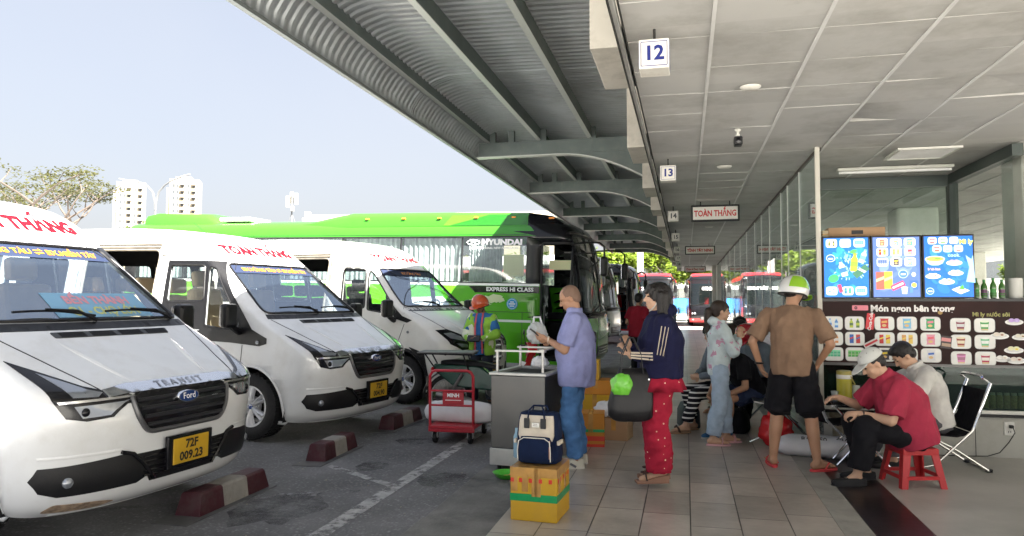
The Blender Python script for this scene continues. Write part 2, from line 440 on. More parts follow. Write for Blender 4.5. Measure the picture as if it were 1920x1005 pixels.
def make_van(name, label, group, loc, heading, pitch, plate, spec):
    """spec: 't' = transit style nose, 's' = swept three-bar nose"""
    root = thing(name, label, 'van', loc, heading, group)
    T = spec['kind'] == 't'; paint = mVan if T else mVan3
    f = [(.22, .20), (.27, .10), (.34, .05), (.45, .03), (.60, .04), (.75, .03), (.88, .05), (.95, .08), (.99, .13), (1.05, .25), (1.12, .40), (1.19, .54), (1.26, .68), (1.32, .79), (1.345, .84), (1.40, .90), (1.96, 1.62), (2.05, 1.73), (2.2, 1.94), (2.3, 2.14), (2.36, 2.38), (2.4, 2.75), (2.43, 3.3)]
    wt = [(.22, .88), (.3, .93), (.45, .965), (.8, .99), (1.15, .985), (1.35, .96), (1.5, .94), (1.95, .87), (2.2, .82), (2.3, .785), (2.36, .73), (2.4, .64), (2.43, .5)]
    b = [(.22, .40), (.3, .46), (.6, .46), (.85, .42), (.97, .34), (1.05, .25), (1.19, .2), (1.345, .2), (1.5, .26), (1.96, .26), (2.3, .28), (2.43, .5)]
    n = [(.22, 2.6), (.9, 2.7), (1.05, 3.2), (1.34, 3.4), (1.5, 2.8), (2.43, 2.6)]
    if not T:
        f = [(.22, .20), (.27, .10), (.34, .06), (.6, .05), (.8, .06), (.95, .10), (1.03, .18), (1.1, .28), (1.2, .46), (1.3, .66), (1.38, .84), (1.43, .97), (1.48, 1.05), (2.1, 1.72), (2.2, 1.84), (2.35, 2.05), (2.45, 2.25), (2.51, 2.5), (2.55, 2.85), (2.58, 3.4)]
        wt = [(z*1.04, v) for z, v in wt]; wt = [(a if a < 2.3 else a+.03, c) for a, c in wt]; wt[0] = (.22, .88); wt[-1] = (2.58, .5)
        b = [(.22, .42), (.6, .5), (1.0, .46), (1.2, .34), (1.43, .26), (2.1, .27), (2.4, .3), (2.58, .5)]
        n = [(.22, 2.5), (1.0, 2.5), (1.4, 3.), (2.58, 2.6)]
    L = 5.75; B = Shell(f, wt, b, n, L)
    zt = f[-1][0]
    Z = lambda z: z if T else z*1.045
    wc = 1.03
    arch = lambda q0: [(q0+.45*math.cos(a), max(.36+.45*math.sin(a), .2199)) for a in frange(-.32, PI+.32, 24)]
    # ---- openings
    ws_o = roundp([(-.845, Z(1.40)), (.845, Z(1.40)), (.70, Z(1.965)), (-.70, Z(1.965))], .06)
    wsz = B.FR(ws_o, .05)
    if T:
        w1 = roundp([(2.42, 1.94), (1.86, 1.94), (1.80, 1.52), (2.40, 1.50)], .05)
        w2 = roundp([(1.80, 1.93), (1.70, 1.90), (1.20, 1.26), (1.24, 1.19), (1.74, 1.24)], .03)
    else:
        w1 = roundp([(2.30, 2.05), (1.84, 2.03), (1.80, 1.42), (2.28, 1.48)], .05)
        w2 = roundp([(1.78, 2.02), (1.70, 1.96), (1.16, 1.38), (1.20, 1.33), (1.74, 1.40)], .03)
    op = roundp([(2.68, .42), (3.95, .42), (3.95, Z(2.13)), (2.62, Z(2.13))], .12)
    holes = [wsz]
    for sd in (-1, 1):
        holes += [B.SD(sd, w1), B.SD(sd, w2), B.SD(sd, arch(wc)), B.SD(sd, arch(4.75))]
    holes.append(B.SD(-1, op))
    rw = [roundp([(a, Z(1.4)), (c, Z(1.4)), (c, Z(1.98)), (a, Z(1.98))], .07) for a, c in ((4.1, 4.75), (4.85, 5.55))]
    rl = [roundp([(a, Z(1.4)), (c, Z(1.4)), (c, Z(1.98)), (a, Z(1.98))], .07) for a, c in ((2.7, 3.8), (3.95, 4.7), (4.8, 5.5))]
    for p in rw: holes.append(B.SD(-1, p))
    for p in rl: holes.append(B.SD(1, p))
    us = sorted(set([round(x, 4) for x in frange(-1, 1, 44)]+[s*(1+x) for s in (-1, 1) for x in frange(0, 1, 22)]+[s*(2+x) for s in (-1, 1) for x in frange(0, .5, 5)]))
    zs = [.22, .25, .28, .32, .37, .42, .48, .55, .62, .7, .78, .84, .9, .94, .97, .99, 1.02, 1.05, 1.08, 1.12, 1.16, 1.2, 1.24, 1.28, 1.32, 1.345, 1.37, 1.4, 1.45, 1.5, 1.58, 1.66, 1.74, 1.82, 1.9, 1.96, 2.0, 2.05, 2.1, 2.15, 2.2, 2.25, 2.3, 2.33, 2.36, 2.38, 2.4, 2.415, 2.43]
    zs = [z for z in zs if z < zt-.03]+([zt] if T else [2.45, 2.48, 2.51, 2.53, 2.55, 2.565, 2.58])
    V, Fc = B.skin(holes, us, zs)
    m = M(); m.add(V, Fc)
    for z in (zt, .22):
        ring = [tuple(B.surf(u, z)) for u in us[1:]]
        m.add(ring, [tuple(range(len(ring)))])
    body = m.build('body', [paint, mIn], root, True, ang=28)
    bm = bmesh.new(); bm.from_mesh(body.data); bmesh.ops.remove_doubles(bm, verts=bm.verts, dist=.0015); bmesh.ops.recalc_face_normals(bm, faces=bm.faces)
    up = [f_ for f_ in bm.faces if f_.calc_center_median().z > zt-.001]
    if up and up[0].normal.z < 0: bmesh.ops.reverse_faces(bm, faces=bm.faces)
    bm.to_mesh(body.data); bm.free(); body.data.set_sharp_from_angle(angle=rad(28))
    so_ = body.modifiers.new('wall', 'SOLIDIFY'); so_.thickness = .035; so_.offset = -1; so_.material_offset = 1
    # cabin floor, dash, wheel wells, arch lips
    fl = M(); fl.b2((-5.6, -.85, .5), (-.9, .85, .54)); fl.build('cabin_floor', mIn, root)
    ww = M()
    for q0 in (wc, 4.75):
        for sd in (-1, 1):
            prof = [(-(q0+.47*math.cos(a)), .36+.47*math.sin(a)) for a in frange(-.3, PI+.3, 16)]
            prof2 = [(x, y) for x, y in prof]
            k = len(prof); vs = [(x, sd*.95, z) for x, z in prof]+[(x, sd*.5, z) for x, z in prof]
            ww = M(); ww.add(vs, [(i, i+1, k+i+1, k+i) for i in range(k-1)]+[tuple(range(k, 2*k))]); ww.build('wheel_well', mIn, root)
    lip = M()
    for q0 in (wc, 4.75):
        for sd in (-1, 1):
            lip = M(); lip.tube([B.surf(B.us(sd, q0+.455*math.cos(a), max(.36+.455*math.sin(a), .24)), max(.36+.455*math.sin(a), .24)) for a in frange(-.25, PI+.25, 26)], .016 if T else .03, 6); lip.build('arch_lip', paint if T else mBlack, root, True)
    dsh = M(); dsh.prism([(-.95, 1.0), (-.98, Z(1.33)), (-1.25, Z(1.35)), (-1.5, Z(1.22)), (-1.5, .95)], 'y', -.84, .84); dsh.build('dashboard', mDark, root, bevel=.03)
    sm = mBeige if T else mDark
    for y in (-.48, .48): seat(root, -2.0, y, .85, sm)
    for x in (-2.95, -3.75, -4.6):
        for y in (-.52, 0., .5): seat(root, x, y, .75, sm)
    st = M(); ring = [(-1.5+.19*math.cos(a)*.45, .48+.19*math.sin(a), Z(1.33)+.19*math.cos(a)*.9) for a in frange(0, 2*PI, 20)[:-1]]
    st.tube(ring, .013, 6, closed=True); st.tube([(-1.5, .48, Z(1.33)), (-1.3, .48, Z(1.2))], .03); st.build('steering_wheel', mBlack, root, True)
    # ---- glass
    g = M(); B.patch(g, wsz, -.012, 0, .05, .05); wsg = g.build('windshield', mWs, root, True, ang=180)
    bd = M(); top = B.FR([(-.70, Z(1.865)), (.70, Z(1.865)), (.69, Z(1.955)), (-.69, Z(1.955))]); B.patch(bd, top, -.006, 0); bd.build('windshield_band', mBand, wsg, True, ang=180)
    tx = M(); B.text(tx, spec['route'], .085, 0, Z(1.905), off=-.001, bold=.002, zs=.62, sx=spec.get('rsx', 1.)); tx.build('route_lettering', mOrange, wsg)
    if spec.get('sign'):
        sg = M(); l1, l2, y0, y1, z0, z1 = spec['sign']
        B.patch(sg, B.FR([(y0, z0), (y1, z0), (y1, z1), (y0, z1)]), -.009, 0); card = sg.build('destination_card', mBlueSign, wsg)
        t1 = M(); B.text(t1, l1, .12, (y0+y1)/2, lerp(z0, z1, .68), off=-.005, bold=.005, zs=.62, sx=.86); t1.build('card_lettering', mPink, wsg)
        t1 = M(); B.text(t1, l2, .12, (y0+y1)/2, lerp(z0, z1, .24), off=-.005, bold=.004, zs=.62, sx=.8); t1.build('card_lettering', mYel, wsg)
    bl = M()                                                           # black rubber round the glass
    for u, z in (): pass
    bl.tube([B.surf(u, z)+B.nrm(u, z)*.001 for u, z in wsz], .014, 6, closed=True); bl.build('windshield_seal', mBlack, root, True)
    for sd in (-1, 1):
        for o_ in (w1, w2):
            g = M(); B.patch(g, B.SD(sd, o_), -.012, 0); g.build('window', mWin, root, True, ang=180)
        sl = M()
        for o_ in (w1, w2): sl.tube([B.surf(u, z) for u, z in B.SD(sd, o_)], .012, 5, closed=True)
        sl.build('window_seal', mBlack, root, True)
    for p, sd in [(q_, -1) for q_ in rw]+[(q_, 1) for q_ in rl]:
        g = M(); B.patch(g, B.SD(sd, p), -.012, 0); g.build('window', mWin, root, True, ang=180)
    # ---- black side trim
    for sd in (-1, 1):
        tr = M()
        if T:
            dark = dens([(2.46, 1.99), (1.72, 1.99), (1.60, 1.86), (1.02, 1.22), (.80, 1.13), (.80, 1.07), (.9, 1.04), (1.3, 1.06), (1.9, 1.07), (2.15, 1.13), (2.3, 1.3), (2.46, 1.45)], .06)
            ol = [(B.us(sd, q, z), z) for q, z in dark]
            V2, F2 = B.cdt([sd*x for x in frange(.9, 1.7, 18)], frange(1.06, 1.98, 18), ol, [B.SD(sd, w1), B.SD(sd, w2)])
            tr.add([tuple(B.surf(u, z)+B.nrm(u, z)*.005) for u, z in V2], F2)
            tt = tr.build('window_trim', mBlack, root, True, ang=180)
            lt = M(); B.text(lt, 'TRANSIT', .085, 0, 1.155, off=.009, side=sd, q=2.02, bold=.002, sx=1.3); lt.build('badge', mChrome, tt)
        else:
            ol = B.SD(sd, [(1.28, 1.50), (1.05, 1.32), (.86, 1.26), (.95, 1.22), (1.2, 1.28), (1.22, 1.35)], .05)
            B.patch(tr, ol, .005, .01); tr.build('window_trim', mBlack, root, True, ang=180)
        # door and panel seams
        sm_ = M()
        def SM(pts, d=.08):
            B.seam(sm_, [(B.us(sd, q, z), z) for q, z in [(lerp(a[0], b_[0], j/8), lerp(a[1], b_[1], j/8)) for a, b_ in zip(pts, pts[1:]) for j in range(9)]], .0045)
        if T:
            SM([(1.15, 1.04), (1.16, .9), (1.17, .8)]); SM([(2.56, .3), (2.56, 1.9), (2.5, 2.0), (1.72, 2.02), (1.6, 1.9)]); SM([(1.55, .32), (2.56, .3)])
            SM([(2.0, 2.05), (2.6, 2.05)])
        else:
            SM([(1.0, 1.2), (1.12, .9), (1.5, .5), (1.6, .3)]); SM([(2.42, .3), (2.42, 2.0), (2.3, 2.13), (1.78, 2.12), (1.45, 1.85), (1.02, 1.36)]); SM([(1.55, .32), (2.42, .3)])
        if sd == 1: SM([(2.6, .3), (2.6, 2.15), (4.0, 2.15), (4.0, .3)])
        sm_.build('door_seam', mInk, root)
        # door handle
        dh = M(); P = B.surf(B.us(sd, 2.3, 1.02), 1.02); dh.box(P+Vector((0, sd*.02, 0)), (.17, .03, .035)); dh.build('door_handle', mBlack, root, bevel=.008)
        mir = M(); mz = Z(1.37); mq = 1.18
        mir.box((-mq, sd*1.17, mz), (.11, .2, .27)); mo = mir.build('mirror', mBlack, root, bevel=.04)
        ar = M(); ar.tube([(-mq-.03, sd*.93, mz-.18), (-mq, sd*1.04, mz-.17), (-mq, sd*1.13, mz-.12)], [.05, .04, .035], 8); ar.build('mirror_arm', mBlack, mo, True)
        mg = M(); mg.box((-mq-.057, sd*1.17, mz), (.006, .16, .22)); mg.build('mirror_glass', mChrome, mo, bevel=.003)
        am = M(); P = B.surf(B.us(sd, .93, 1.08), 1.08); am.lathe([(.004, sd*.0), (.022, 0), (.02, sd*.012), (.004, sd*.014)], c=P+Vector((0, sd*.002, 0)), axis='y', n=12); am.build('marker_lamp', mLens, root, True)
        for q0, nm in ((wc, 0), (4.75, 1)): make_wheel(root, -q0, sd*.86, sd, spokes=6, steer=0)
    # sliding door pushed back + rail, step
    d = M()
    for z_ in (1,):
        o2 = B.SD(-1, roundp([(4.02, .33), (5.25, .33), (5.25, Z(2.1)), (4.02, Z(2.1))], .1)); B.patch(d, o2, .09, .06, .06, .1)
    sdr = d.build('sliding_door', paint, root, True, ang=40)
    g = M(); B.patch(g, B.SD(-1, roundp([(4.12, Z(1.4)), (5.1, Z(1.4)), (5.1, Z(1.98)), (4.12, Z(1.98))], .08)), .096, .01); g.build('door_glass', mGloss, sdr, True)
    ra = M()
    ra.tube([B.surf(B.us(-1, q, Z(2.19)), Z(2.19))+Vector((0, -.012, 0)) for q in frange(2.62, 5.4, 10)], (.012), 6)
    ra.tube([B.surf(B.us(-1, q, Z(2.155)), Z(2.155))+Vector((0, -.006, 0)) for q in frange(2.62, 5.4, 10)], (.016), 6)
    ra.build('door_rail', mat('dull_rail', (.25, .22, .18), .5, .4, var=.2), root, True)
    fr_ = M(); fr_.tube([B.surf(u, z)+Vector((0, .01, 0)) for u, z in B.SD(-1, op)], .022, 6, closed=True); fr_.build('door_frame', mat('worn_frame', (.3, .27, .22), .6, var=.3), root, True)
    stp = M(); stp.b2((-3.95, -.97, .28), (-2.65, -.7, .33)); stp.build('step', mBlack, root, bevel=.01)
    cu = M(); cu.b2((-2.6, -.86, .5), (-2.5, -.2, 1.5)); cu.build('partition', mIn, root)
    # ---- wipers, cowl vent
    wp = M()
    for y0, y1, zz in ((-.62, -.02, 1.42), (.1, .74, 1.42)):
        wp = M()
        z0 = Z(zz)
        ln = [B.surf(B.uf(lerp(y0, y1, t), z0+.02*math.sin(PI*t)+.03*(1-t)), z0+.02*math.sin(PI*t)+.03*(1-t))+Vector((.028, 0, .012)) for t in frange(0, 1, 8)]
        wp.tube(ln, .009, 6)
        wp.tube([B.surf(B.uf(y1, z0-.04), z0-.04)+Vector((.0, 0, .02)), ln[6]+Vector((.02, 0, .015)), ln[3]+Vector((.012, 0, .012))], [.016, .011, .008], 6); wp.build('wiper', mBlack, root, True)
    cw = M(); z0, z1 = Z(1.335), Z(1.385)
    B.patch(cw, B.FR([(-.88, z0), (.88, z0), (.86, z1), (-.86, z1)], .06), .002, .01, .05, .012); cw.build('cowl', mBlack, root, True)
    if T:
        cv = M(); B.patch(cv, B.FR(roundp([(-.47, 1.288), (.54, 1.288), (.56, 1.322), (-.47, 1.322)], .01), .05), .004, .01, .05, .01)
        vv = cv.build('hood_vent', mat('vent_grey', (.06, .065, .07), .6), root, True)
        sl = M()
        for k in range(4):
            for j in range(5):
                y = -.42+k*.25; z = 1.292+.0062*j
                sl.tube([B.surf(B.uf(y+t, z), z)+B.nrm(B.uf(y+t, z), z)*.006 for t in (0, .1, .2)], .0035, 4)
        sl.build('vent_slat', mBlack, vv)
    # hood seams
    hs = M()
    hz = frange(.97 if T else 1.08, Z(1.33), 12)
    for sd in (-1, 1): hs = M(); B.seam(hs, [(B.uf(sd*lerp(.60 if T else .7, .86, (z-hz[0])/(hz[-1]-hz[0]))**1, z), z) for z in hz], .0045); hs.build('hood_seam', mInk, root)
    hr = M()                                                           # pressed bonnet ridges
    for sd in (-1, 1):
        hr = M(); hr.tube([B.surf(B.uf(sd*lerp(.33, .5, t), lerp(1.0, Z(1.29), t)), lerp(1.0, Z(1.29), t))-Vector((0, 0, .02)) for t in frange(0, 1, 12)], [lerp(.016, .03, math.sin(PI*t)) for t in frange(0, 1, 12)], 8); hr.build('bonnet_ridge', paint, root, True)
    # ---- roof lettering
    rt = M(); B.text(rt, spec['name'], .2, spec.get('ny', 0), Z(2.135), off=.007, bold=.010, zs=.72, sx=spec.get('nsx', .9)); rt.build('roof_lettering', mRedPaint, root)
    # ---- nose
    if T:
        gr = M(); go = roundp([(-.44, .955), (.44, .955), (.40, .80), (.33, .70), (-.33, .70), (-.40, .80)], .05)
        B.patch(gr, B.FR(go), .006, .02); grille = gr.build('grille', mGloss, root, True)
        gi = M()
        for z in (.745, .80, .855, .91):
            hw = lerp(.34, .41, (z-.72)/.2)
            gi.tube([B.surf(B.uf(y, z), z)+Vector((.014, 0, 0)) for y in frange(-hw, hw, 14)], [(.011, .014)]*15, 6)
        gi.build('grille_slat', mat('slat_black', (.02, .02, .023), .35), grille, True)
        fr = M(); ring = [(a, b_) for a, b_ in go if b_ < .95]
        ol = dens(go, .05)
        low = [p for p in ol if p[1] < .945]; low.sort(key=lambda p: math.atan2(p[0], -(p[1]-.9)))
        fr.tube([B.surf(B.uf(y*1.03, z-.006), z-.006)+Vector((.008, 0, 0)) for y, z in low], .017, 6); fr.build('grille_frame', mat('grey_satin', (.12, .12, .125), .3, .5), grille, True)
        ch = M(); B.patch(ch, B.FR([(-.60, .945), (-.47, .955), (.47, .955), (.60, .945), (.62, .985), (.44, 1.005), (-.44, 1.005), (-.62, .985)], .04), .016, .03); cb = ch.build('chrome_bar', mChrome, root, True)
        lt = M(); B.text(lt, 'T R A N S I T', .045, 0, .98, off=.018, sx=1.7, bold=.001); lt.build('bar_lettering', mat('soft_chrome', (.4, .4, .41), .25, .9), cb)  # letters in a duller chrome than the bar
        P = B.surf(0, .895); lg = M(); lg.rings([[(P.x+dx, .1*k*math.cos(t), .895+.043*k*math.sin(t)) for t in frange(0, 2*PI, 28)[:-1]] for dx, k in ((.0, 1.), (.03, 1.), (.036, .96))]); emb = lg.build('emblem', mChrome, root, True)
        lg = M(); lg.rings([[(P.x+dx, .1*k*math.cos(t), .895+.043*k*math.sin(t)) for t in frange(0, 2*PI, 28)[:-1]] for dx, k in ((.03, .88), (.0385, .86))]); lg.build('emblem_field', mBlueOval, emb)
        lg = M(); text_on(lg, 'Ford', .062, (P.x+.040, 0, .897), (0, 1, .0), (0, -.12, 1), bold=.0006); lg.build('emblem_lettering', mWhiteL, emb)
        lg = M(); text_on(lg, 'VNM', .026, (P.x+.012, .29, .86), (0, 1, 0), (0, 0, 1), bold=.001); lg.build('grille_badge', mWhiteL, grille)
        for sd in (-1, 1):
            hb = M(); ho = [(sd*y, z) for y, z in ((.935, 1.175), (.90, 1.15), (.70, 1.02), (.60, .985), (.47, .96), (.40, .935), (.41, .905), (.48, .895), (.53, .865), (.58, .825), (.74, .815), (.84, .84), (.90, .95))]
            if sd > 0: ho = ho[::-1]
            B.patch(hb, B.FR(ho, .03), .005, .02, .02, .03); hl = hb.build('headlight', mGloss, root, True)
            for pts, mm, nm, of in (([(.86, 1.10), (.70, 1.0), (.62, .975), (.66, .955), (.80, .96)], mLens, 'lamp_lens', .009), ([(.80, .91), (.50, .915), (.44, .925), (.50, .905), (.56, .87), (.60, .84), (.76, .835)], mLens, 'lamp_lens', .009),
                              ([(.88, .945), (.42, .945), (.42, .932), (.87, .93)], mChrome, 'lamp_strip', .011)):
                x = M(); pp = [(sd*y, z) for y, z in pts]; pp = pp if sd < 0 else pp[::-1]
                B.patch(x, B.FR(pp, .03), of, .006, .03, .03); x.build(nm, mm, hl, True)
            x = M(); P = B.surf(B.uf(sd*.74, .87), .87); x.ell(P+B.nrm(B.uf(sd*.74, .87), .87)*.0, (.02, .03, .03), n=16); x.build('projector', mGloss, hl, True)
            # lower pods
            pd = M(); po = [(sd*y, z) for y, z in ((.945, .47), (.925, .545), (.45, .578), (.36, .53), (.30, .42), (.40, .372), (.84, .365), (.91, .395))]
            po = po if sd < 0 else po[::-1]
            B.patch(pd, B.FR(po, .04), .004, .02, .03, .04); ol_ = pd.build('fog_lamp_surround', mBlack, root, True)
            x = M(); P = B.surf(B.uf(sd*.8, .45), .45); x.ell(P-Vector((.012, 0, 0)), (.03, .038, .038), n=14); x.build('fog_lamp', mLens, ol_, True)
            x = M(); x.tube([B.surf(B.uf(sd*y, z), z)+Vector((.012, 0, 0)) for y, z in ((.52, .592), (.44, .57), (.37, .50), (.27, .375))], .014, 6); x.build('diagonal_trim', mGloss, ol_, True)
            x = M(); x.tube([B.surf(B.uf(sd*y, .605), .605) for y in frange(.5, .93, 8)], [(.006, .012)]*9, 6); x.build('bumper_crease', paint, root, True)
        it = M(); B.patch(it, B.FR([(-.42, .56), (.42, .56), (.30, .365), (-.30, .365)], .04), .004, .02, .04, .04); itk = it.build('lower_intake', mBlack, root, True)
        x = M()
        for z in (.41, .44, .47, .50, .53): x.tube([B.surf(B.uf(y, z), z)+Vector((.008, 0, 0)) for y in frange(-.36, .36, 10)], .007, 5)
        x.build('intake_slat', mGloss, itk, True)
        pz, px_, py = .53, .045, -.0
    else:
        ho = None
        gr = M(); B.patch(gr, B.FR(roundp([(-.44, .98), (.44, .98), (.38, .62), (-.38, .62)], .05)), .006, .02); grille = gr.build('grille', mGloss, root, True)
        gi = M()
        for z in (.68, .77, .86, .95): gi.tube([B.surf(B.uf(y, z), z)+Vector((.014, 0, 0)) for y in frange(-.41, .41, 14)], [(.012, .02)]*15, 6)
        gi.build('grille_bar', mChrome, grille, True)
        for sd in (-1, 1):
            hb = M(); ho = [(sd*y, z) for y, z in ((.90, 1.12), (.72, 1.13), (.50, 1.02), (.46, .93), (.50, .84), (.68, .83), (.84, .92))]
            ho = ho if sd < 0 else ho[::-1]
            B.patch(hb, B.FR(ho, .03), .006, .02, .02, .03); hl = hb.build('headlight', mGloss, root, True)
            for pts in ([(.84, 1.07), (.72, 1.08), (.56, 1.0), (.58, .95), (.80, 1.0)], [(.76, .93), (.56, .91), (.56, .87), (.68, .87)]):
                x = M(); pp = [(sd*y, z) for y, z in pts]; pp = pp if sd < 0 else pp[::-1]
                B.patch(x, B.FR(pp, .03), .011, .008, .03, .03); x.build('lamp_lens', mLens, hl, True)
            pd = M(); po = [(sd*y, z) for y, z in ((.92, .55), (.6, .58), (.5, .42), (.9, .40))]; po = po if sd < 0 else po[::-1]
            B.patch(pd, B.FR(po, .04), .004, .02, .03, .04); pd.build('fog_lamp_surround', mBlack, root, True)
        it = M(); B.patch(it, B.FR([(-.46, .52), (.46, .52), (.40, .34), (-.40, .34)], .04), .004, .02, .04, .04); it.build('lower_intake', mBlack, root, True)
        x = M(); o2 = B.SD(-1, [(.5, .25), (.56, .45), (.62, .78), (.9, .86), (.75, .7), (.62, .5), (.62, .25)], .05); B.patch(x, o2, .005, .01); x.build('arch_trim', mBlack, root, True)
        pz, px_, py = .5, .045, 0
    # plate
    P = B.surf(0, pz); pl = M(); pl.box((P.x+.035, 0, pz), (.03, .42, .225), ry=0); br = pl.build('plate_bracket', mGloss, root, bevel=.006)
    pl = M(); pl.box((P.x+.054, -.0, pz), (.008, .335, .175)); pp = pl.build('number_plate', mPlateY, root, bevel=.004)
    x = M(); text_on(x, plate[0], .082, (P.x+.0595, 0, pz+.038), (0, 1, 0), (0, 0, 1), bold=.003); text_on(x, plate[1], .082, (P.x+.0595, 0, pz-.042), (0, 1, 0), (0, 0, 1), bold=.003); x.build('plate_lettering', mInk, pp)
    if T and spec.get('sign'): x = M(); B.patch(x, B.FR(roundp([(-.86, .26), (-.60, .255), (-.5, .28), (-.62, .30), (-.84, .315)], .02), .04), .003, .004); x.build('bumper_scuff', mat('scuffed_primer', (.3, .22, .15), .8, var=.5, scale=25), root)
    ant = M(); P = B.surf(B.uf(-.55, Z(2.2)), Z(2.2)); ant.tube([P, P+Vector((-.45, 0, .28))], [.004, .002], 5); ant.build('aerial', mBlack, root)
    root.rotation_euler = (0, pitch, heading)
    return root, B

van_a, BA = make_van('parked_van', 'nearest white passenger van with a blue destination card in its windshield', 'vans parked nose-in along the platform', (-3.43, 4.58, -.06), rad(-5.5), rad(1.5), ('72F', '009.23'),
    dict(kind='t', name='TOÀN THẮNG', route='BX.VŨNG TÀU ⇌ BX.MIỀN TÂY', rsx=.95, sign=('BẾN THÀNH', 'Q1 - CHỢ LỚN', -.28, .60, 1.425, 1.60)))
van_b, BB = make_van('parked_van', 'white passenger van in the middle of the three with open side door and beige seats', 'vans parked nose-in along the platform', (-3.55, 8.12, -.06), rad(-10.5), rad(1.5), ('72F', '004.90'),
    dict(kind='t', name='TOÀN THẮNG', route='BX.VŨNG TÀU ⇌ BX.MIỀN TÂY', rsx=.95))
van_c, BC = make_van('parked_van', 'farthest white passenger van, with dark seats, beside the rider in the orange helmet', 'vans parked nose-in along the platform', (-2.95, 11.2, -.06), rad(-15), rad(1), ('72B', '028.28'),
    dict(kind='s', name='TOÀN THẮNG', route='BX.VŨNG TÀU', rsx=.95))
# ================================================================ setting
def structure(o): o['kind'] = 'structure'; return o
def nodes(m): return m.node_tree, m.node_tree.nodes['Principled BSDF']
# asphalt
mAsph = mat('asphalt', (.145, .145, .15), .8, var=.3, scale=1.3, bump=.55, bscale=55, dirt=((.075, .075, .08), .55), dscale=.9)
def speckle(m, scale, lo, hi, col):
    n, b = nodes(m)
    src = b.inputs['Base Color'].links[0].from_socket
    tc = n.nodes.new('ShaderNodeTexCoord'); v = n.nodes.new('ShaderNodeTexVoronoi'); v.inputs['Scale'].default_value = scale
    n.links.new(tc.outputs['Object'], v.inputs['Vector'])
    mr = n.nodes.new('ShaderNodeMapRange'); mr.inputs[1].default_value = lo; mr.inputs[2].default_value = hi; mr.inputs[3].default_value = 1; mr.inputs[4].default_value = 0
    sp = n.nodes.new('ShaderNodeSeparateColor'); n.links.new(v.outputs['Color'], sp.inputs[0])
    n.links.new(v.outputs['Distance'], mr.inputs[0])
    ml = n.nodes.new('ShaderNodeMath'); ml.operation = 'MULTIPLY'; n.links.new(mr.outputs[0], ml.inputs[0])
    pw = n.nodes.new('ShaderNodeMath'); pw.operation = 'POWER'; pw.inputs[1].default_value = 2.5; n.links.new(sp.outputs[0], pw.inputs[0]); n.links.new(pw.outputs[0], ml.inputs[1])
    mx = n.nodes.new('ShaderNodeMix'); mx.data_type = 'RGBA'; n.links.new(ml.outputs[0], mx.inputs[0]); n.links.new(src, mx.inputs[6]); mx.inputs[7].default_value = (*col, 1)
    n.links.new(mx.outputs[2], b.inputs['Base Color'])
speckle(mAsph, 38, .1, .6, (.3, .3, .3))
g = M(); g.v = [(-1500, -1500, -.06), (-1.83, -1500, -.06), (-1.83, 1500, -.06), (-1500, 1500, -.06)]; g.f = [(0, 1, 2, 3)]; g.m = [0]
structure(g.build('road', mAsph))
g = M(); g.v = [(-1500, -1500, -.056), (-6.6, -1500, -.056), (-6.6, 38, -.056), (-1500, 38, -.056)]; g.f = [(0, 1, 2, 3)]; g.m = [0]
mBounce = mat('bounce_concrete', (.5, .495, .48), .8, var=.1, scale=.6, dirt=((.2, .19, .17), .5), dscale=.3)
structure(g.build('yard', mBounce))  # pale sheet added behind the vans to bounce sunlight under the canopy
g = M(); g.v = [(-6.59, -300, -.056), (300, -300, -.056), (300, -.91, -.056), (-6.59, -.91, -.056)]; g.f = [(0, 1, 2, 3)]; g.m = [0]
structure(g.build('bounce_forecourt', mBounce))  # unseen pale ground added behind the camera to bounce fill light
g = M(); g.v = [(-1.83, -1500, -.1), (1500, -1500, -.1), (1500, 1500, -.1), (-1.83, 1500, -.1)]; g.f = [(0, 1, 2, 3)]; g.m = [0]
structure(g.build('ground', mat('earth', (.36, .35, .32), .9)))
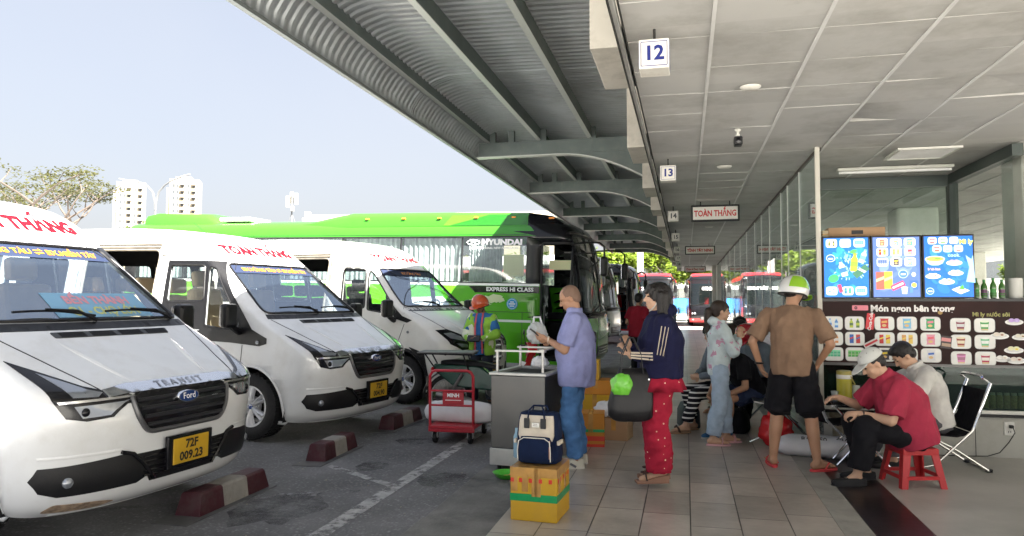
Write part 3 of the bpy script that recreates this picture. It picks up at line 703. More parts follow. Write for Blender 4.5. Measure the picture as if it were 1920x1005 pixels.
# tiles of the platform: 0.327 x 0.6 m, staggered, each slab its own shade
mTile = mat('stone_tile', (.37, .335, .30), .28, var=.16, scale=2.5, bump=.12, bscale=14, dirt=((.2, .18, .155), .6), dscale=1.4)
def tile_shade(m, sx, sy, ox, stag, amt, joint=.006, jcol=.25):
    n, b = nodes(m); N = n.nodes; Lk = n.links
    tc = N.new('ShaderNodeTexCoord'); sp = N.new('ShaderNodeSeparateXYZ'); Lk.new(tc.outputs['Object'], sp.inputs[0])
    def ma(op, a, b_=None, v=None):
        k = N.new('ShaderNodeMath'); k.operation = op
        for i, x in enumerate((a, b_)):
            if x is None: continue
            if isinstance(x, (int, float)): k.inputs[i].default_value = x
            else: Lk.new(x, k.inputs[i])
        return k.outputs[0]
    xx = ma('DIVIDE', ma('SUBTRACT', sp.outputs[0], ox), sx); ci = ma('FLOOR', xx)
    wn = N.new('ShaderNodeTexWhiteNoise'); wn.noise_dimensions = '1D'; Lk.new(ci, wn.inputs['W'])
    yy = ma('ADD', ma('DIVIDE', sp.outputs[1], sy), ma('MULTIPLY', wn.outputs[0], stag)); cj = ma('FLOOR', yy)
    cb = N.new('ShaderNodeCombineXYZ'); Lk.new(ci, cb.inputs[0]); Lk.new(cj, cb.inputs[1])
    w2 = N.new('ShaderNodeTexWhiteNoise'); w2.noise_dimensions = '2D'; Lk.new(cb.outputs[0], w2.inputs['Vector'])
    sh = ma('ADD', ma('MULTIPLY', w2.outputs[0], amt), 1-amt/2)
    fx = ma('FRACT', xx); fy = ma('FRACT', yy)
    dx = ma('MULTIPLY', ma('MINIMUM', fx, ma('SUBTRACT', 1, fx)), sx); dy = ma('MULTIPLY', ma('MINIMUM', fy, ma('SUBTRACT', 1, fy)), sy)
    dj = ma('MINIMUM', dx, dy); jm = ma('GREATER_THAN', dj, joint/2)
    jf = ma('ADD', ma('MULTIPLY', jm, 1-jcol), jcol)
    f = ma('MULTIPLY', sh, jf)
    src = b.inputs['Base Color'].links[0].from_socket
    vm = N.new('ShaderNodeVectorMath'); vm.operation = 'SCALE'; Lk.new(src, vm.inputs[0]); Lk.new(f, vm.inputs['Scale']); Lk.new(vm.outputs[0], b.inputs['Base Color'])
tile_shade(mTile, .327, .61, .018, 1., .34, joint=.008, jcol=.12)
g = M(); g.b2((-1.26, -.9, -.3), (.98, 40, 0)); structure(g.build('platform_paving', mTile))
mKerb = mat('kerb_concrete', (.17, .168, .16), .75, var=.25, scale=3, bump=.4, bscale=30, dirt=((.045, .045, .045), .7), dscale=2.2)
g = M(); y = -.9; rk = random.Random(3)
while y < 40:
    L = 1.18; dz = rk.uniform(-.012, .004); g.box((-1.545, y+L/2, -.17+dz), (.56, L-.018, .3), rx=rk.uniform(-.004, .004), rz=rk.uniform(-.004, .004)); y += L
structure(g.build('kerb', mKerb, bevel=.012))
g = M(); g.b2((-1.845, -.9, -.0597), (-1.835, 40, -.0585)); structure(g.build('kerb_joint_shade', mInk if 'black_ink' in MATS else mat('black_ink', (.01, .01, .012), .5)))  # black strip paints in gutter shading along the kerb joint
g = M(); g.b2((.98, -.9, -.3), (1.17, 40, .003)); structure(g.build('pavement_border', mat('pale_concrete', (.27, .26, .235), .6, var=.12, scale=4, bump=.1, dirt=((.1, .095, .09), .5), dscale=3)))
g = M(); g.b2((1.17, -.9, -.3), (1.55, 8.0, .001)); structure(g.build('floor_strip', mat('dark_granite', (.018, .013, .014), .3, var=.3, scale=4, bump=.05, dirt=((.05, .045, .045), .5), dscale=5)))
mTerr = mat('worn_terrazzo', (.38, .37, .345), .36, var=.14, scale=1.6, bump=.06, bscale=20, dirt=((.24, .23, .21), .5), dscale=1.3)
g = M(); g.b2((1.55, -.9, -.3), (12.4, 40, 0)); structure(g.build('shop_floor', mTerr))

g = M(); g.b2((1.17, 8.0, -.3), (1.55, 40, .0)); structure(g.build('floor', mTerr))
# worn white parking lines (a broken sheet 3 mm above the asphalt)
mLine = mat('worn_road_paint', (.36, .36, .36), .8, var=.3, scale=12)
def wear(m, lo, hi, scale):
    n, b = nodes(m); tc = n.nodes.new('ShaderNodeTexCoord'); ns = n.nodes.new('ShaderNodeTexNoise'); ns.inputs['Scale'].default_value = scale; ns.inputs['Detail'].default_value = 8; ns.inputs['Roughness'].default_value = .75
    n.links.new(tc.outputs['Object'], ns.inputs['Vector']); mr = n.nodes.new('ShaderNodeMapRange'); mr.inputs[1].default_value = lo; mr.inputs[2].default_value = hi
    n.links.new(ns.outputs[0], mr.inputs[0]); n.links.new(mr.outputs[0], b.inputs['Alpha'])
wear(mLine, .36, .52, 9)
def mark(pts, z=-.056, m=mLine, name='road_marking'):
    g = M(); g.v = [(x, y, z) for x, y in pts]; g.f = [tuple(range(len(pts)))]; g.m = [0]; return structure(g.build(name, m))
mark([(-2.46, 0), (-2.33, 0), (-2.33, 9.5), (-2.46, 9.5)])
mLine2 = mat('faded_road_paint', (.24, .24, .25), .85, var=.3, scale=12); wear(mLine2, .46, .62, 6)
mark([(-2.45, 5.86), (-2.45, 5.97), (-3.3, 6.52), (-3.3, 6.42)], m=mLine)
mark([(-2.62, 5.62), (-2.62, 5.72), (-3.5, 5.33), (-3.5, 5.25)], m=mLine2)
mark([(-4.9, 4.35), (-4.9, 4.45), (-2.9, 5.55), (-2.9, 5.46)], m=mLine2)
# ---- backdrop: far wall of the yard, towers, mast, lamps, trees
mConc = mat('cream_render', (.27, .24, .185), .8, var=.08, scale=1)
def tower(loc, w, d, h, rz, label, floors=19, style=0):
    t = thing('apartment_tower', label, 'tower', loc, rz, 'apartment towers on the skyline')
    m = M(); m.b2((-w/2, -d/2, 0), (w/2, d/2, h)); m.b2((-w/2+2, -d/2+2, h), (w/2-3, d/2-2, h+1.2)); m.b2((-w*.5-1.2, -d/2+1, 0), (-w/2, d/2-1, h*.93)) ; m.build('wall', mConc, t)
    fh = h/floors
    wm = mat('tower_window', (.05, .055, .06), .3)
    for ix, (x0, x1) in enumerate(((-.40, -.32), (-.26, -.20), (-.12, -.02), (.10, .16), (.26, .36), (.42, .46))):
        m = M()
        for k in range(floors-1): m.b2((w*x0, -d/2-.05, fh*k+1.2+.4), (w*x1, -d/2+.1, fh*k+1.2+1.7))
        m.build('window_column', wm, t)['kind'] = 'stuff'
    m = M()
    for k in range(floors-1):
        for s in (-.35, .05, .3): m.b2((-w/2-.06, d*s-1, fh*k+1.5), (-w/2+.1, d*s+1, fh*k+2.8))
    m.build('window_column', wm, t)['kind'] = 'stuff'
    m = M()
    for k in range(1, floors): m.b2((-w*.14, -d/2-1.1, fh*k+.1), (-w*.0, -d/2, fh*k+.95))
    m.build('balcony_stack', mat('balcony_cream', (.26, .22, .16), .8), t)['kind'] = 'stuff'
    m = M()
    for k in range(1, floors): m.b2((w*.24, -d/2-1.1, fh*k+.1), (w*.38, -d/2, fh*k+.95))
    m.build('balcony_stack', mat('balcony_cream', (.26, .22, .16), .8), t)['kind'] = 'stuff'
tower((-219.5, 255, -.06), 10.5, 9, 49.5, rad(40), 'left cream apartment tower behind the double street lamp')
tower((-197, 259, -.06), 11, 9, 50.5, rad(30), 'right cream apartment tower standing clear of the street lamp', 20)
for i, (px, yy, ww, hh) in enumerate(((-180, 262, 16, 34.5), (-164, 268, 10, 33.2))):
    b = thing('distant_building', ('low pale housing block directly right of the apartment towers', 'farther low pale block on the skyline beyond the first')[i], 'building', (px, yy, -.06), .5, 'low blocks on the skyline')
    m = M(); m.b2((-ww/2, -5, 0), (ww/2, 5, hh)); m.b2((-ww/4, -3, hh), (0, 3, hh+1)); m.build('wall', mConc, b)
    m = M()
    for k in range(10):
        for q in range(int(ww/3)): m.b2((-ww/2+1+q*3, -5.05, k*3.3+1), (-ww/2+2.4+q*3, -4.9, k*3.3+2.4))
    m.build('windows', mat('tower_window', (.05, .055, .06), .3), b)['kind'] = 'stuff'
# parapet building behind the buses
b = thing('parapet_building', 'cream flat roofed building with green ledge showing above the green bus', 'building', (-40.6, 82, -.06), rad(5))
m = M(); m.b2((-4.6, 0, 0), (30, 12, 11.3)); m.build('wall', mConc, b)
m = M(); m.b2((-4.9, -.3, 11.3), (30.3, 12.3, 11.75)); m.b2((-4.7, -.1, 11.75), (-4.1, .5, 12.5)); m.b2((-4.3, 0, 11.75), (30, .3, 12.1)); m.build('parapet', mat('cream_coping', (.4, .36, .28), .8), b)
m = M(); m.b2((-4.8, -.2, 10.75), (30, -.02, 11.0)); m.build('ledge', mat('pale_green_ledge', (.25, .3, .15), .7), b)
m = M()
for k in range(8): m.b2((-2+4*k, -.08, 7), (0+4*k, .06, 9.2))
m.build('windows', mat('tower_window', (.05, .055, .06), .3), b)['kind'] = 'stuff'
# street lamp
l = thing('street_lamp', 'tall grey street lamp with two curved arms above the vans', 'street lamp', (-42.1, 51.6, -.06))
mPole = mat('galvanised_pole', (.13, .135, .14), .5, .3)
m = M(); m.tube([(0, 0, 0), (0, 0, 9.2)], [.11, .075], 8); m.build('pole', mPole, l, True)
for sd, (ex, ez) in ((-1, (-2.75, 11.55)), (1, (2.4, 11.65))):
    pts = [(0, 0, 9.0), (sd*.06, 0, 9.7), (sd*.3, 0, 10.5), (sd*.8, 0, 11.0), (sd*1.4, 0, lerp(11.0, ez, .55)), (ex, 0, ez)]
    m = M(); m.tube(pts, [.10, .09, .085, .08, .07, .06], 6); a = m.build('arm', mPole, l, True)
    m = M(); m.box((ex+sd*.35, 0, ez+.09), (.85, .22, .1), ry=-sd*.2); m.build('lamp_head', mat('lamp_grey', (.2, .2, .21), .5), a, bevel=.03)
# antenna mast
a = thing('antenna_mast', 'slim telecom mast with white panel antennas above the buses', 'mast', (-62.3, 108, -.06))
m = M(); m.tube([(0, 0, 0), (0, 0, 19)], [.22, .12], 6)
for s in (-1, 1): m.tube([(s*2, 0, 11), (0, 0, 16)], .04, 5)
m.build('pole', mPole, a, True)
for x, dy, z in ((-.75, 0, 17.8), (-.2, .3, 18.5), (.75, 0, 18.2), (.3, -.3, 16.6)):
    m = M(); m.box((x, dy, z), (.55, .3, 1.9 if z > 17 else .8)); m.build('antenna_panel', mat('antenna_white', (.32, .31, .27), .5), a, bevel=.05)

# ---- trees
def leafmat(name, c):
    m = mat(name, c, .6, var=.35, scale=.9)
    n, b = nodes(m); b.inputs['Subsurface Weight'].default_value = 0
    tl = n.nodes.new('ShaderNodeBsdfTranslucent'); mx = n.nodes.new('ShaderNodeMixShader'); mx.inputs[0].default_value = .45
    src = b.inputs['Base Color'].links[0].from_socket
    n.links.new(src, tl.inputs[0]); out = n.nodes['Material Output']
    n.links.new(b.outputs[0], mx.inputs[1]); n.links.new(tl.outputs[0], mx.inputs[2]); n.links.new(mx.outputs[0], out.inputs[0]); return m
mBark = mat('bark', (.07, .055, .045), .9, var=.3, scale=4, bump=.4)
def tree(loc, h, spread, seed, label, leaf, tiers=False, nleaf=2600, lsize=.22, group=None, trunk_h=.45):
    r = random.Random(seed); t = thing('tree', label, 'tree', loc, 0, group)
    tr = M(); cl = M(); tips = []
    def limb(p, d, L, rr, depth):
        pts = [p]; q = p.copy(); dd = d.normalized()
        for i in range(4):
            dd = (dd+Vector((r.uniform(-.18, .18), r.uniform(-.18, .18), r.uniform(-.05, .16)))).normalized(); q = q+dd*L/4; pts.append(q.copy())
        tr.tube(pts, [lerp(rr, rr*.5, i/4) for i in range(5)], 6, cap=False)
        if depth == 0: tips.append(q.copy()); tips.append(pts[3].copy()); return
        for k in range(r.choice((2, 3, 3))):
            a = r.uniform(0, 2*PI); up = r.uniform(.1, .75) if not tiers else r.uniform(.15, .6)
            nd = (dd*.5+Vector((math.cos(a), math.sin(a), up))).normalized()
            limb(pts[r.choice((3, 4, 4))], nd, L*r.uniform(.62, .85), rr*.55, depth-1)
    th = h*trunk_h; base = Vector((0, 0, th))
    tr.tube([(0, 0, 0), (.05*h*r.uniform(-.3, .3), 0, th*.5), base], [h*.022, h*.017, h*.014], 8)
    for k in range(5 if tiers else 5):
        a = 2*PI*k/5+r.uniform(-.4, .4)
        limb(base, Vector((math.cos(a)*spread/h*1.3, math.sin(a)*spread/h*1.3, r.uniform(.5, 1.1))), h*.27, h*.011, 2)
    tr.build('trunk', mBark, t, True)
    per = max(4, nleaf//max(1, len(tips)))
    for c in tips:
        R = h*(.075 if tiers else .10)*r.uniform(.7, 1.35)
        for k in range(per):
            a = r.uniform(0, 2*PI); rr = R*math.sqrt(r.random())
            dz = r.gauss(0, R*(.13 if tiers else .4))
            p = c+Vector((rr*math.cos(a), rr*math.sin(a), dz)); s_ = lsize*r.uniform(.5, 1.25)
            u = Vector((r.uniform(-1, 1), r.uniform(-1, 1), r.uniform(-.4, .4))).normalized(); v = u.cross(Vector((r.uniform(-.5, .5), r.uniform(-.5, .5), 1))).normalized()
            cl.add([tuple(p-u*s_*.5), tuple(p+v*s_*.28), tuple(p+u*s_*.5), tuple(p-v*s_*.28)], [(0, 1, 2, 3)])
    cl.build('crown', leaf, t); return t
lfG = leafmat('olive_leaf', (.05, .052, .014)); lfB = leafmat('bright_leaf', (.14, .2, .02)); lfD = leafmat('mid_green_leaf', (.06, .1, .02))
tree((-20.9, 19.0, -.06), 6.8, 4.8, 11, 'airy tiered tree at the left edge above the nearest van', lfG, True, 2600, .14, 'trees beyond the parked vehicles')
tree((-25.0, 24.2, -.06), 7.0, 4.8, 5, 'airy tiered tree with orange tints left of the towers', lfG, True, 3200, .16, 'trees beyond the parked vehicles')
tree((-39.2, 47, -.06), 6.6, 3, 8, 'small round green tree at the foot of the street lamp', lfD, False, 2500, .3, 'trees beyond the parked vehicles', .5)
tree((-31.5, 32, -.06), 4.9, 3.4, 21, 'low spreading tree between the airy trees and the street lamp', lfG, True, 3600, .18, 'trees beyond the parked vehicles')
spots = [(-7.5, 66, 13, 'bright green tree behind the far red bus, left part of the gap'), (-2.5, 72, 14, 'bright green tree behind the white concrete post'), (3, 66, 12.5, 'bright green tree beyond the end of the platform between the red buses'), (9, 74, 13, 'tree beyond the platform end, seen through the glass wall'), (27, 68, 11, 'tree beyond the shop interior on the right'), (-13, 70, 13, 'bright green tree behind the dark nosed bus'), (-20, 76, 13, 'bright green tree hidden mostly behind the green bus roof')]
for i, (x, y, h, lb) in enumerate(spots): tree((x, y-4, -.06), h*.62, 8, 40+i, lb, lfB, False, 9000, .42, 'trees beyond the end of the platform', .22)
b = thing('far_office', 'pale low building closing the yard behind the far trees', 'building', (0, 95, -.06))
m = M(); m.b2((-50, 0, 0), (70, 10, 4.2)); m.build('wall', mat('office_white', (.22, .21, .2), .8, var=.1, scale=.3), b)
m = M()
for k in range(30): m.b2((-48+4*k, -.06, 1), (-46+4*k, .1, 2.8))
m.build('windows', mat('tower_window', (.05, .055, .06), .3), b)['kind'] = 'stuff'
p = thing('concrete_post', 'white concrete post in front of the far green trees', 'post', (-3.2, 54.5, -.06)); m = M(); m.b2((-.22, -.22, 0), (.22, .22, 9)); m.b2((-.3, -.3, 0), (.3, .3, .4)); m.build('shaft', mat('post_white', (.35, .35, .33), .7, var=.1, scale=2), p, bevel=.03)

m = M(); rl = random.Random(12)                                      # dry leaves and scraps blown along the kerb
for k in range(70):
    x, y_ = (rl.gauss(-1.95, .12), rl.uniform(4, 14)) if k % 2 else (rl.uniform(-3.9, -1.9), rl.uniform(4, 12)); a = rl.uniform(0, 6.3); s_ = rl.uniform(.006, .018)
    m.add([(x+s_*math.cos(a), y_+s_*math.sin(a), -.054), (x-s_*.5*math.sin(a), y_+s_*.5*math.cos(a), -.05), (x-s_*math.cos(a), y_-s_*math.sin(a), -.054), (x+s_*.5*math.sin(a), y_-s_*.5*math.cos(a), -.048)], [(0, 1, 2, 3)])
tag(m.build('litter', mat('dry_scraps', (.3, .26, .2), .8, var=.5, scale=30)), 'scattered dry scraps and grit on the asphalt by the kerb', 'litter', None, 'stuff')
for i, (x, y_, r_) in enumerate(((-3.0, 5.1, .34), (-2.95, 7.9, .22), (-3.3, 9.3, .4), (-2.1, 6.2, .2), (-2.9, 6.55, .15))):
    o_ = [(x+r_*(1+.35*noise.noise(Vector((math.cos(a)*2+i*5, math.sin(a)*2, 0))))*math.cos(a), y_+r_*1.3*(1+.35*noise.noise(Vector((math.cos(a)*2+i*5, math.sin(a)*2, 0))))*math.sin(a)) for a in [2*PI*q/28 for q in range(28)]]
    if i == 0: mOil = mat('oil_stain', (.03, .03, .03), .45, var=.3, scale=9); wear(mOil, .42, .75, 4)
    mark(o_, -.0575, mOil, 'road_stain')
# ================================================================ terminal building
T = thing('terminal_building', 'terminal hall with suspended panel ceiling over the waiting platform', 'building')
mCeil = mat('ceiling_panel', (.47, .465, .445), .75, var=.05, scale=1.2, dirt=((.2, .185, .155), .6), dscale=1.0)
tile_shade(mCeil, .615, .61, -.44, 0, .16, joint=.0, jcol=1)
mRail = mat('ceiling_rail', (.62, .62, .60), .5, var=.08, scale=5)
mSlot = mat('ceiling_void', (.02, .02, .018), .9)
CZ = 3.08
xs = [-.345, .17, .785, 1.40, 2.02, 2.635, 3.25, 3.865]+[4.48+.615*k for k in range(13)]  # hall cut short to the right and behind the camera to admit light
pan = M(); rc_ = random.Random(5)
for i in range(len(xs)-1):
    j = 0; y = -.4
    while y < 39:
        if y > 13 and i > 7 or y > 24:                              # far panels three at a time
            L = 1.83
        else: L = .61
        x0, x1 = xs[i]+.012, xs[i+1]-.012; d = [rc_.uniform(-.0035, .0035) for _ in range(4)]
        if i == 3 and abs(y-6.36) < .31: d = [.035, .0, -.02, .03]
        if i == 4 and abs(y-5.75) < .31: d = [.02, -.01, .02, .0]
        zz = [CZ+q for q in d]
        pan.add([(x0, y+.003, zz[0]), (x1, y+.003, zz[1]), (x1, y+L-.004, zz[2]), (x0, y+L-.004, zz[3])]+[(x0, y+.003, CZ+.03), (x1, y+.003, CZ+.03), (x1, y+L-.004, CZ+.03), (x0, y+L-.004, CZ+.03)], [(0, 1, 2, 3), (0, 1, 5, 4), (1, 2, 6, 5), (2, 3, 7, 6), (3, 0, 4, 7)])
        y += L
cp = pan.build('ceiling', mCeil, T)
m = M()
for x in xs[1:]: m.b2((x-.011, -.4, CZ-.006), (x+.011, 39, CZ+.012))
m.build('ceiling_rails', mRail, cp)['kind'] = 'stuff'
m = M(); m.b2((-.345, -.4, CZ+.032), (xs[-1], 39, CZ+.3)); m.build('ceiling_slab', mSlot, T)
m = M(); m.b2((-.385, -.4, CZ-.03), (-.35, 39, CZ+.02)); m.build('edge_trim', mat('edge_angle', (.5, .5, .48), .5, .3, var=.2, scale=3), T)
m = M(); m.tube([(-.33, y_, CZ-.012-.006*math.sin(y_*1.7)) for y_ in frange(0, 38, 120)], .006, 5); m.build('conduit', mSlot, T, True)
m = M(); m.b2((-.38, -.4, CZ-.055), (-.372, 39, CZ-.028)); m.build('drip_line', mSlot, T)
mFas = mat('fascia_panel', (.48, .455, .4), .7, var=.08, scale=1, dirt=((.2, .18, .15), .6), dscale=2.5)
m = M(); m.b2((-.35, -.4, CZ+.3), (-.2, 39, 6.5)); m.b2((-.35, -.4, 6.5), (xs[-1], 40, 6.8)); m.build('upper_wall', mFas, T)
yb = [4.55, 7.6, 10.4, 12.95, 15.9, 19.2, 22.6, 26, 29.4, 32.8]
for i, y in enumerate(yb):
    m = M(); m.b2((-.57, y, CZ+.004), (-.37, y+.92, CZ+1.0)); m.build('fascia_block', mFas, T, bevel=.006)
for i, y in enumerate(yb):
    m = M(); m.b2((-.44, y+.92, CZ+.1), (-.352, y+1.2, CZ+.75)); m.build('fascia_return', mSlot, T)
# columns / walls further in
mWhite = mat('painted_wall', (.6, .6, .55), .6, var=.05, scale=2, dirt=((.35, .33, .28), .3), dscale=3)
for x, y in ((3.8, 13.8), (3.78, 8.95), (9, 13.8), (9, 20), (3.8, 20), (9, 26.5), (3.8, 27), (12.0, 2), (12.0, 14), (12.0, 26)):
    m = M(); m.b2((x-.33, y-.3, 0), (x+.33, y+.3, CZ)); m.build('column', mWhite, T, bevel=.05)
m = M(); m.b2((1.35, 8.03, 0), (7.5, 8.16, .415)); m.build('low_wall', mat('kick_wall', (.46, .46, .42), .5, var=.06, scale=1.5, dirt=((.28, .26, .2), .5), dscale=2), T)
m = M()
for x in (2.72, 4.3): m.b2((x-.003, 8.0285, 0), (x+.003, 8.035, .415))
m.build('panel_joint', mat('black_ink', (.01, .01, .012), .5), T)
m = M(); rp = random.Random(2)
for k in range(26): m.box((1.46+rp.uniform(-.07, .1), 8.028, rp.uniform(.03, .40)), (rp.uniform(.02, .09), .003+.001*rp.random(), rp.uniform(.03, .1)), ry=rp.uniform(-.4, .4))
m.build('broken_plaster', mat('bare_plaster', (.3, .27, .2), .95, var=.4, scale=18, bump=.6), T)
m = M(); m.b2((1.30, 8.0, .415), (7.5, 8.12, .45)); m.build('sill', mat('white_sill', (.72, .72, .68), .4, var=.05, scale=5), T, bevel=.004)
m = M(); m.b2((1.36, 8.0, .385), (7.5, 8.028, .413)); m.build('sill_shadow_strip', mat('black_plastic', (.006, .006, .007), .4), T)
mAl = mat('grey_aluminium', (.6, .6, .58), .4, .3, var=.1, scale=4)
mAlD = mat('dark_aluminium', (.07, .085, .08), .4, .5)
m = M(); m.b2((1.305, 7.985, 0.42), (1.35, 8.03, CZ)); m.build('corner_post', mat('cream_aluminium', (.5, .48, .42), .4, .2), T, bevel=.004)
m = M(); m.b2((1.36, 10, 2.92), (3.16, 10.1, 3.06)); m.build('kiosk_beam', mAlD, T)
m = M(); m.b2((3.16, 8.16, 2.94), (3.26, 10.1, 3.06)); m.build('kiosk_beam', mAlD, T)
m = M(); m.b2((3.17, 9.99, 0), (3.27, 10.11, 2.94)); m.build('kiosk_post', mAlD, T)
mHG = glass('shop_glass', (.78, .86, .82), .10, .02, (.02, .04, .035))
m = M(); m.b2((3.205, 8.3, .9), (3.215, 9.98, 2.94)); m.build('side_pane', glass('clear_side_glass', (.95, .97, .96), .02, .02, (.1, .1, .1), 1.25), T)
m = M(); m.b2((1.4, 10.04, 1.0), (3.16, 10.05, 2.92)); m.build('rear_pane', mHG, T)
m = M(); m.b2((1.4, 10.0, 0), (7.5, 10.12, 1.0)); m.build('rear_low_wall', mWhite, T)
# glass wall along the platform
GW = thing('glass_wall', 'long greenish glass wall with thin posts along the platform', 'glass wall', (1.35, 0, 0))
yy = [8.03, 9.35, 10.4, 11.1, 12.6, 13.9, 15.2, 17.2, 19.2, 21.4, 23.6, 25.8, 28, 30.4, 32.5]
mGW = glass('tall_wall_glass', (.66, .74, .70), .42, .015, (.5, .53, .5), 2.3)
for a, b in zip(yy, yy[1:]):
    m = M(); m.b2((-.006, a+.004, .02), (.006, b-.004, CZ-.01)); m.build('pane', mGW, GW)
for y in yy[1:-1]:
    m = M(); m.b2((-.012, y-.010, 0), (.03, y+.010, CZ)); m.build('mullion', mAl, GW)
m = M(); m.b2((-.02, 8.03, CZ-.03), (.02, 32.5, CZ)); m.build('head_rail', mat('dark_joint', (.06, .05, .045), .7), GW)
m = M(); m.b2((-.02, 8.04, 0), (.02, 32.5, .05)); m.build('foot_rail', mAl, GW)
m = M(); m.b2((-.03, 32.5, 0), (.4, 33.4, CZ)); m.b2((-.2, 33.4, 0), (.4, 33.9, CZ)); m.build('end_pier', mWhite, GW)
for y0, y1, z0, z1, nm in ((15.25, 16.9, .5, 2.65, 'paper_notice'), (18.4, 19.1, .4, 2.3, 'paper_notice'), (8.1, 9.1, .3, 1.95, 'frosted_film')):
    m = M(); m.b2((.012, y0, z0), (.02, y1, z1)); m.build(nm, mat('white_notice', (.72, .72, .74), .5, var=.08, scale=3), GW)
m = M(); m.b2((-.035, 10.5, .95), (-.015, 10.53, 1.9)); m.build('door_handle', mChrome if 'chrome' in MATS else mAl, GW)
for lx in (2.2, 3.9): pass
# tube light, vents, lamps, camera
def ceil_thing(name, label, cat, x, y): return thing(name, label, cat, (x, y, CZ))
t = ceil_thing('tube_light', 'unlit white tube light fixture on the ceiling above the menu screens', 'light', 2.38, 9.3)
m = M(); m.b2((-.62, -.05, -.05), (.62, .05, -.012)); m.build('housing', mWhite, t, bevel=.01); m = M(); m.tube([(-.6, 0, -.065), (.6, 0, -.065)], .016, 8); m.build('tube', mat('tube_white', (.8, .8, .8), .3), t, True)
t = ceil_thing('air_vent', 'square slatted air vent in the ceiling above the shop', 'vent', 2.44, 8.5)
m = M()
for a in ((-.3, -.3, .3, -.27), (-.3, .27, .3, .3), (-.3, -.27, -.27, .27), (.27, -.27, .3, .27)): m.b2((a[0], a[1], -.03), (a[2], a[3], -.008))
m.build('frame', mWhite, t)
m = M()
for k in range(9): m.box((0, -.23+k*.0575, -.018), (.54, .035, .004), rx=.6)
m.build('slats', mRail, t)['kind'] = 'stuff'
for i, (x, y, s) in enumerate(((.48, 5.59, .075), (.46, 8.87, .085), (.5, 16, .085))):
    t = ceil_thing('ceiling_lamp', ('round white ceiling lamp nearest the camera, right of sign 12', 'small round ceiling lamp between the camera and the hanging name board', 'farthest round ceiling lamp above the queue')[i], 'ceiling lamp', x, y); t['group'] = 'round ceiling lamps'
    m = M(); m.lathe([(.005, -.03), (s*.8, -.026), (s, -.012), (s, -.008)], n=24); m.build('diffuser', mat('lamp_white', (.7, .68, .62), .4), t, True)
t = ceil_thing('security_camera', 'small black security camera hanging from the ceiling', 'camera', .48, 6.95)
m = M(); m.lathe([(.03, -.012), (.03, -.02), (.012, -.04), (.012, -.07)], n=12); m.tube([(0, 0, -.06), (.0, -.01, -.1)], .018, 8); m.build('bracket', mWhite, t, True)
m = M(); m.box((0, -.03, -.13), (.075, .12, .08)); bd = m.build('body', mat('black_plastic', (.006, .006, .007), .4), t, bevel=.012)
m = M(); m.lathe([(.004, -.105), (.026, -.1), (.026, -.09)], c=(0, 0, -.13), axis='y', n=14); m.build('lens', mGloss if 'gloss_black' in MATS else mSlot, bd, True)

# ---------------------------------------------------------------- steel canopy
CN = thing('steel_canopy', 'dark grey steel canopy with corrugated sheets over the vehicle bays', 'canopy')
mCor = mat('corrugated_sheet', (.44, .47, .49), .36, .5, var=.1, scale=1.5, dirt=((.2, .18, .17), .35), dscale=2)
mStl = mat('painted_steel', (.10, .125, .12), .5, .15, var=.12, scale=3, dirt=((.2, .19, .17), .25), dscale=6)
mEdg = mat('bright_flange', (.5, .52, .5), .4, .3)
pitch = .118
prof = [(-.345, 4.12), (-1.0, 4.14), (-1.8, 4.16), (-2.55, 4.18), (-2.72, 4.17), (-2.88, 4.125), (-3.02, 4.05), (-3.12, 3.95), (-3.19, 3.84), (-3.22, 3.72)]
def corr(y0, y1):
    m = M(); n = int((y1+.16-y0)/pitch*4)+1; rows = []
    ys = [y0+i*pitch/4 for i in range(n+1)]
    off = [0, .022, .022, 0]                                         # trapezoid ribs... q-th quarter
    for i, y in enumerate(ys):
        h = (.0, .015, .015, .0)[i % 4]; yy_ = y+(.009 if i % 4 in (1,) else -.009 if i % 4 == 3 else 0)
        r = []
        for k, (x, z) in enumerate(prof):
            a = prof[max(k-1, 0)]; b = prof[min(k+1, len(prof)-1)]; dx, dz = b[0]-a[0], b[1]-a[1]; L = math.hypot(dx, dz)
            nx, nz = -(-dz)/L*-1, abs(dx)/L
            r.append((x-abs(dz)/L*h, yy_, z+nz*h))
        rows.append(r)
    K = len(prof); vs = [p for r in rows for p in r]
    fs = [(i*K+k, i*K+k+1, (i+1)*K+k+1, (i+1)*K+k) for i in range(len(rows)-1) for k in range(K-1)]
    m.add(vs, fs); return m
for a, b in ((-.4, 2.0), (2.0, 8.2), (8.2, 14.4), (14.4, 20.6), (20.6, 26.8), (26.8, 34.0)):
    o = corr(a, b).build('roof_sheet', mCor, CN, True, ang=15); sl_ = o.modifiers.new('t', 'SOLIDIFY'); sl_.thickness = .004; sl_.offset = 1
m = M(); m.b2((-3.25, -.4, 3.70), (-3.2, 34, 3.735)); m.build('eave_flashing', mat('eave_grey', (.2, .22, .22), .5, .4), CN)
beams = [11.03, 14.9, 19.2, 23.2, 27.2, 31.4, 33.9]
for x in (-2.98, -2.17, -1.39):                                     # purlins (C sections) along the canopy
    m = M(); m.b2((x-.025, -.4, 3.98), (x+.03, 34, 4.155)); o = m.build('purlin', mStl, CN)
    m = M(); m.b2((x-.03, -.4, 3.972), (x+.035, 34, 3.98)); m.build('purlin_flange', mEdg, o)
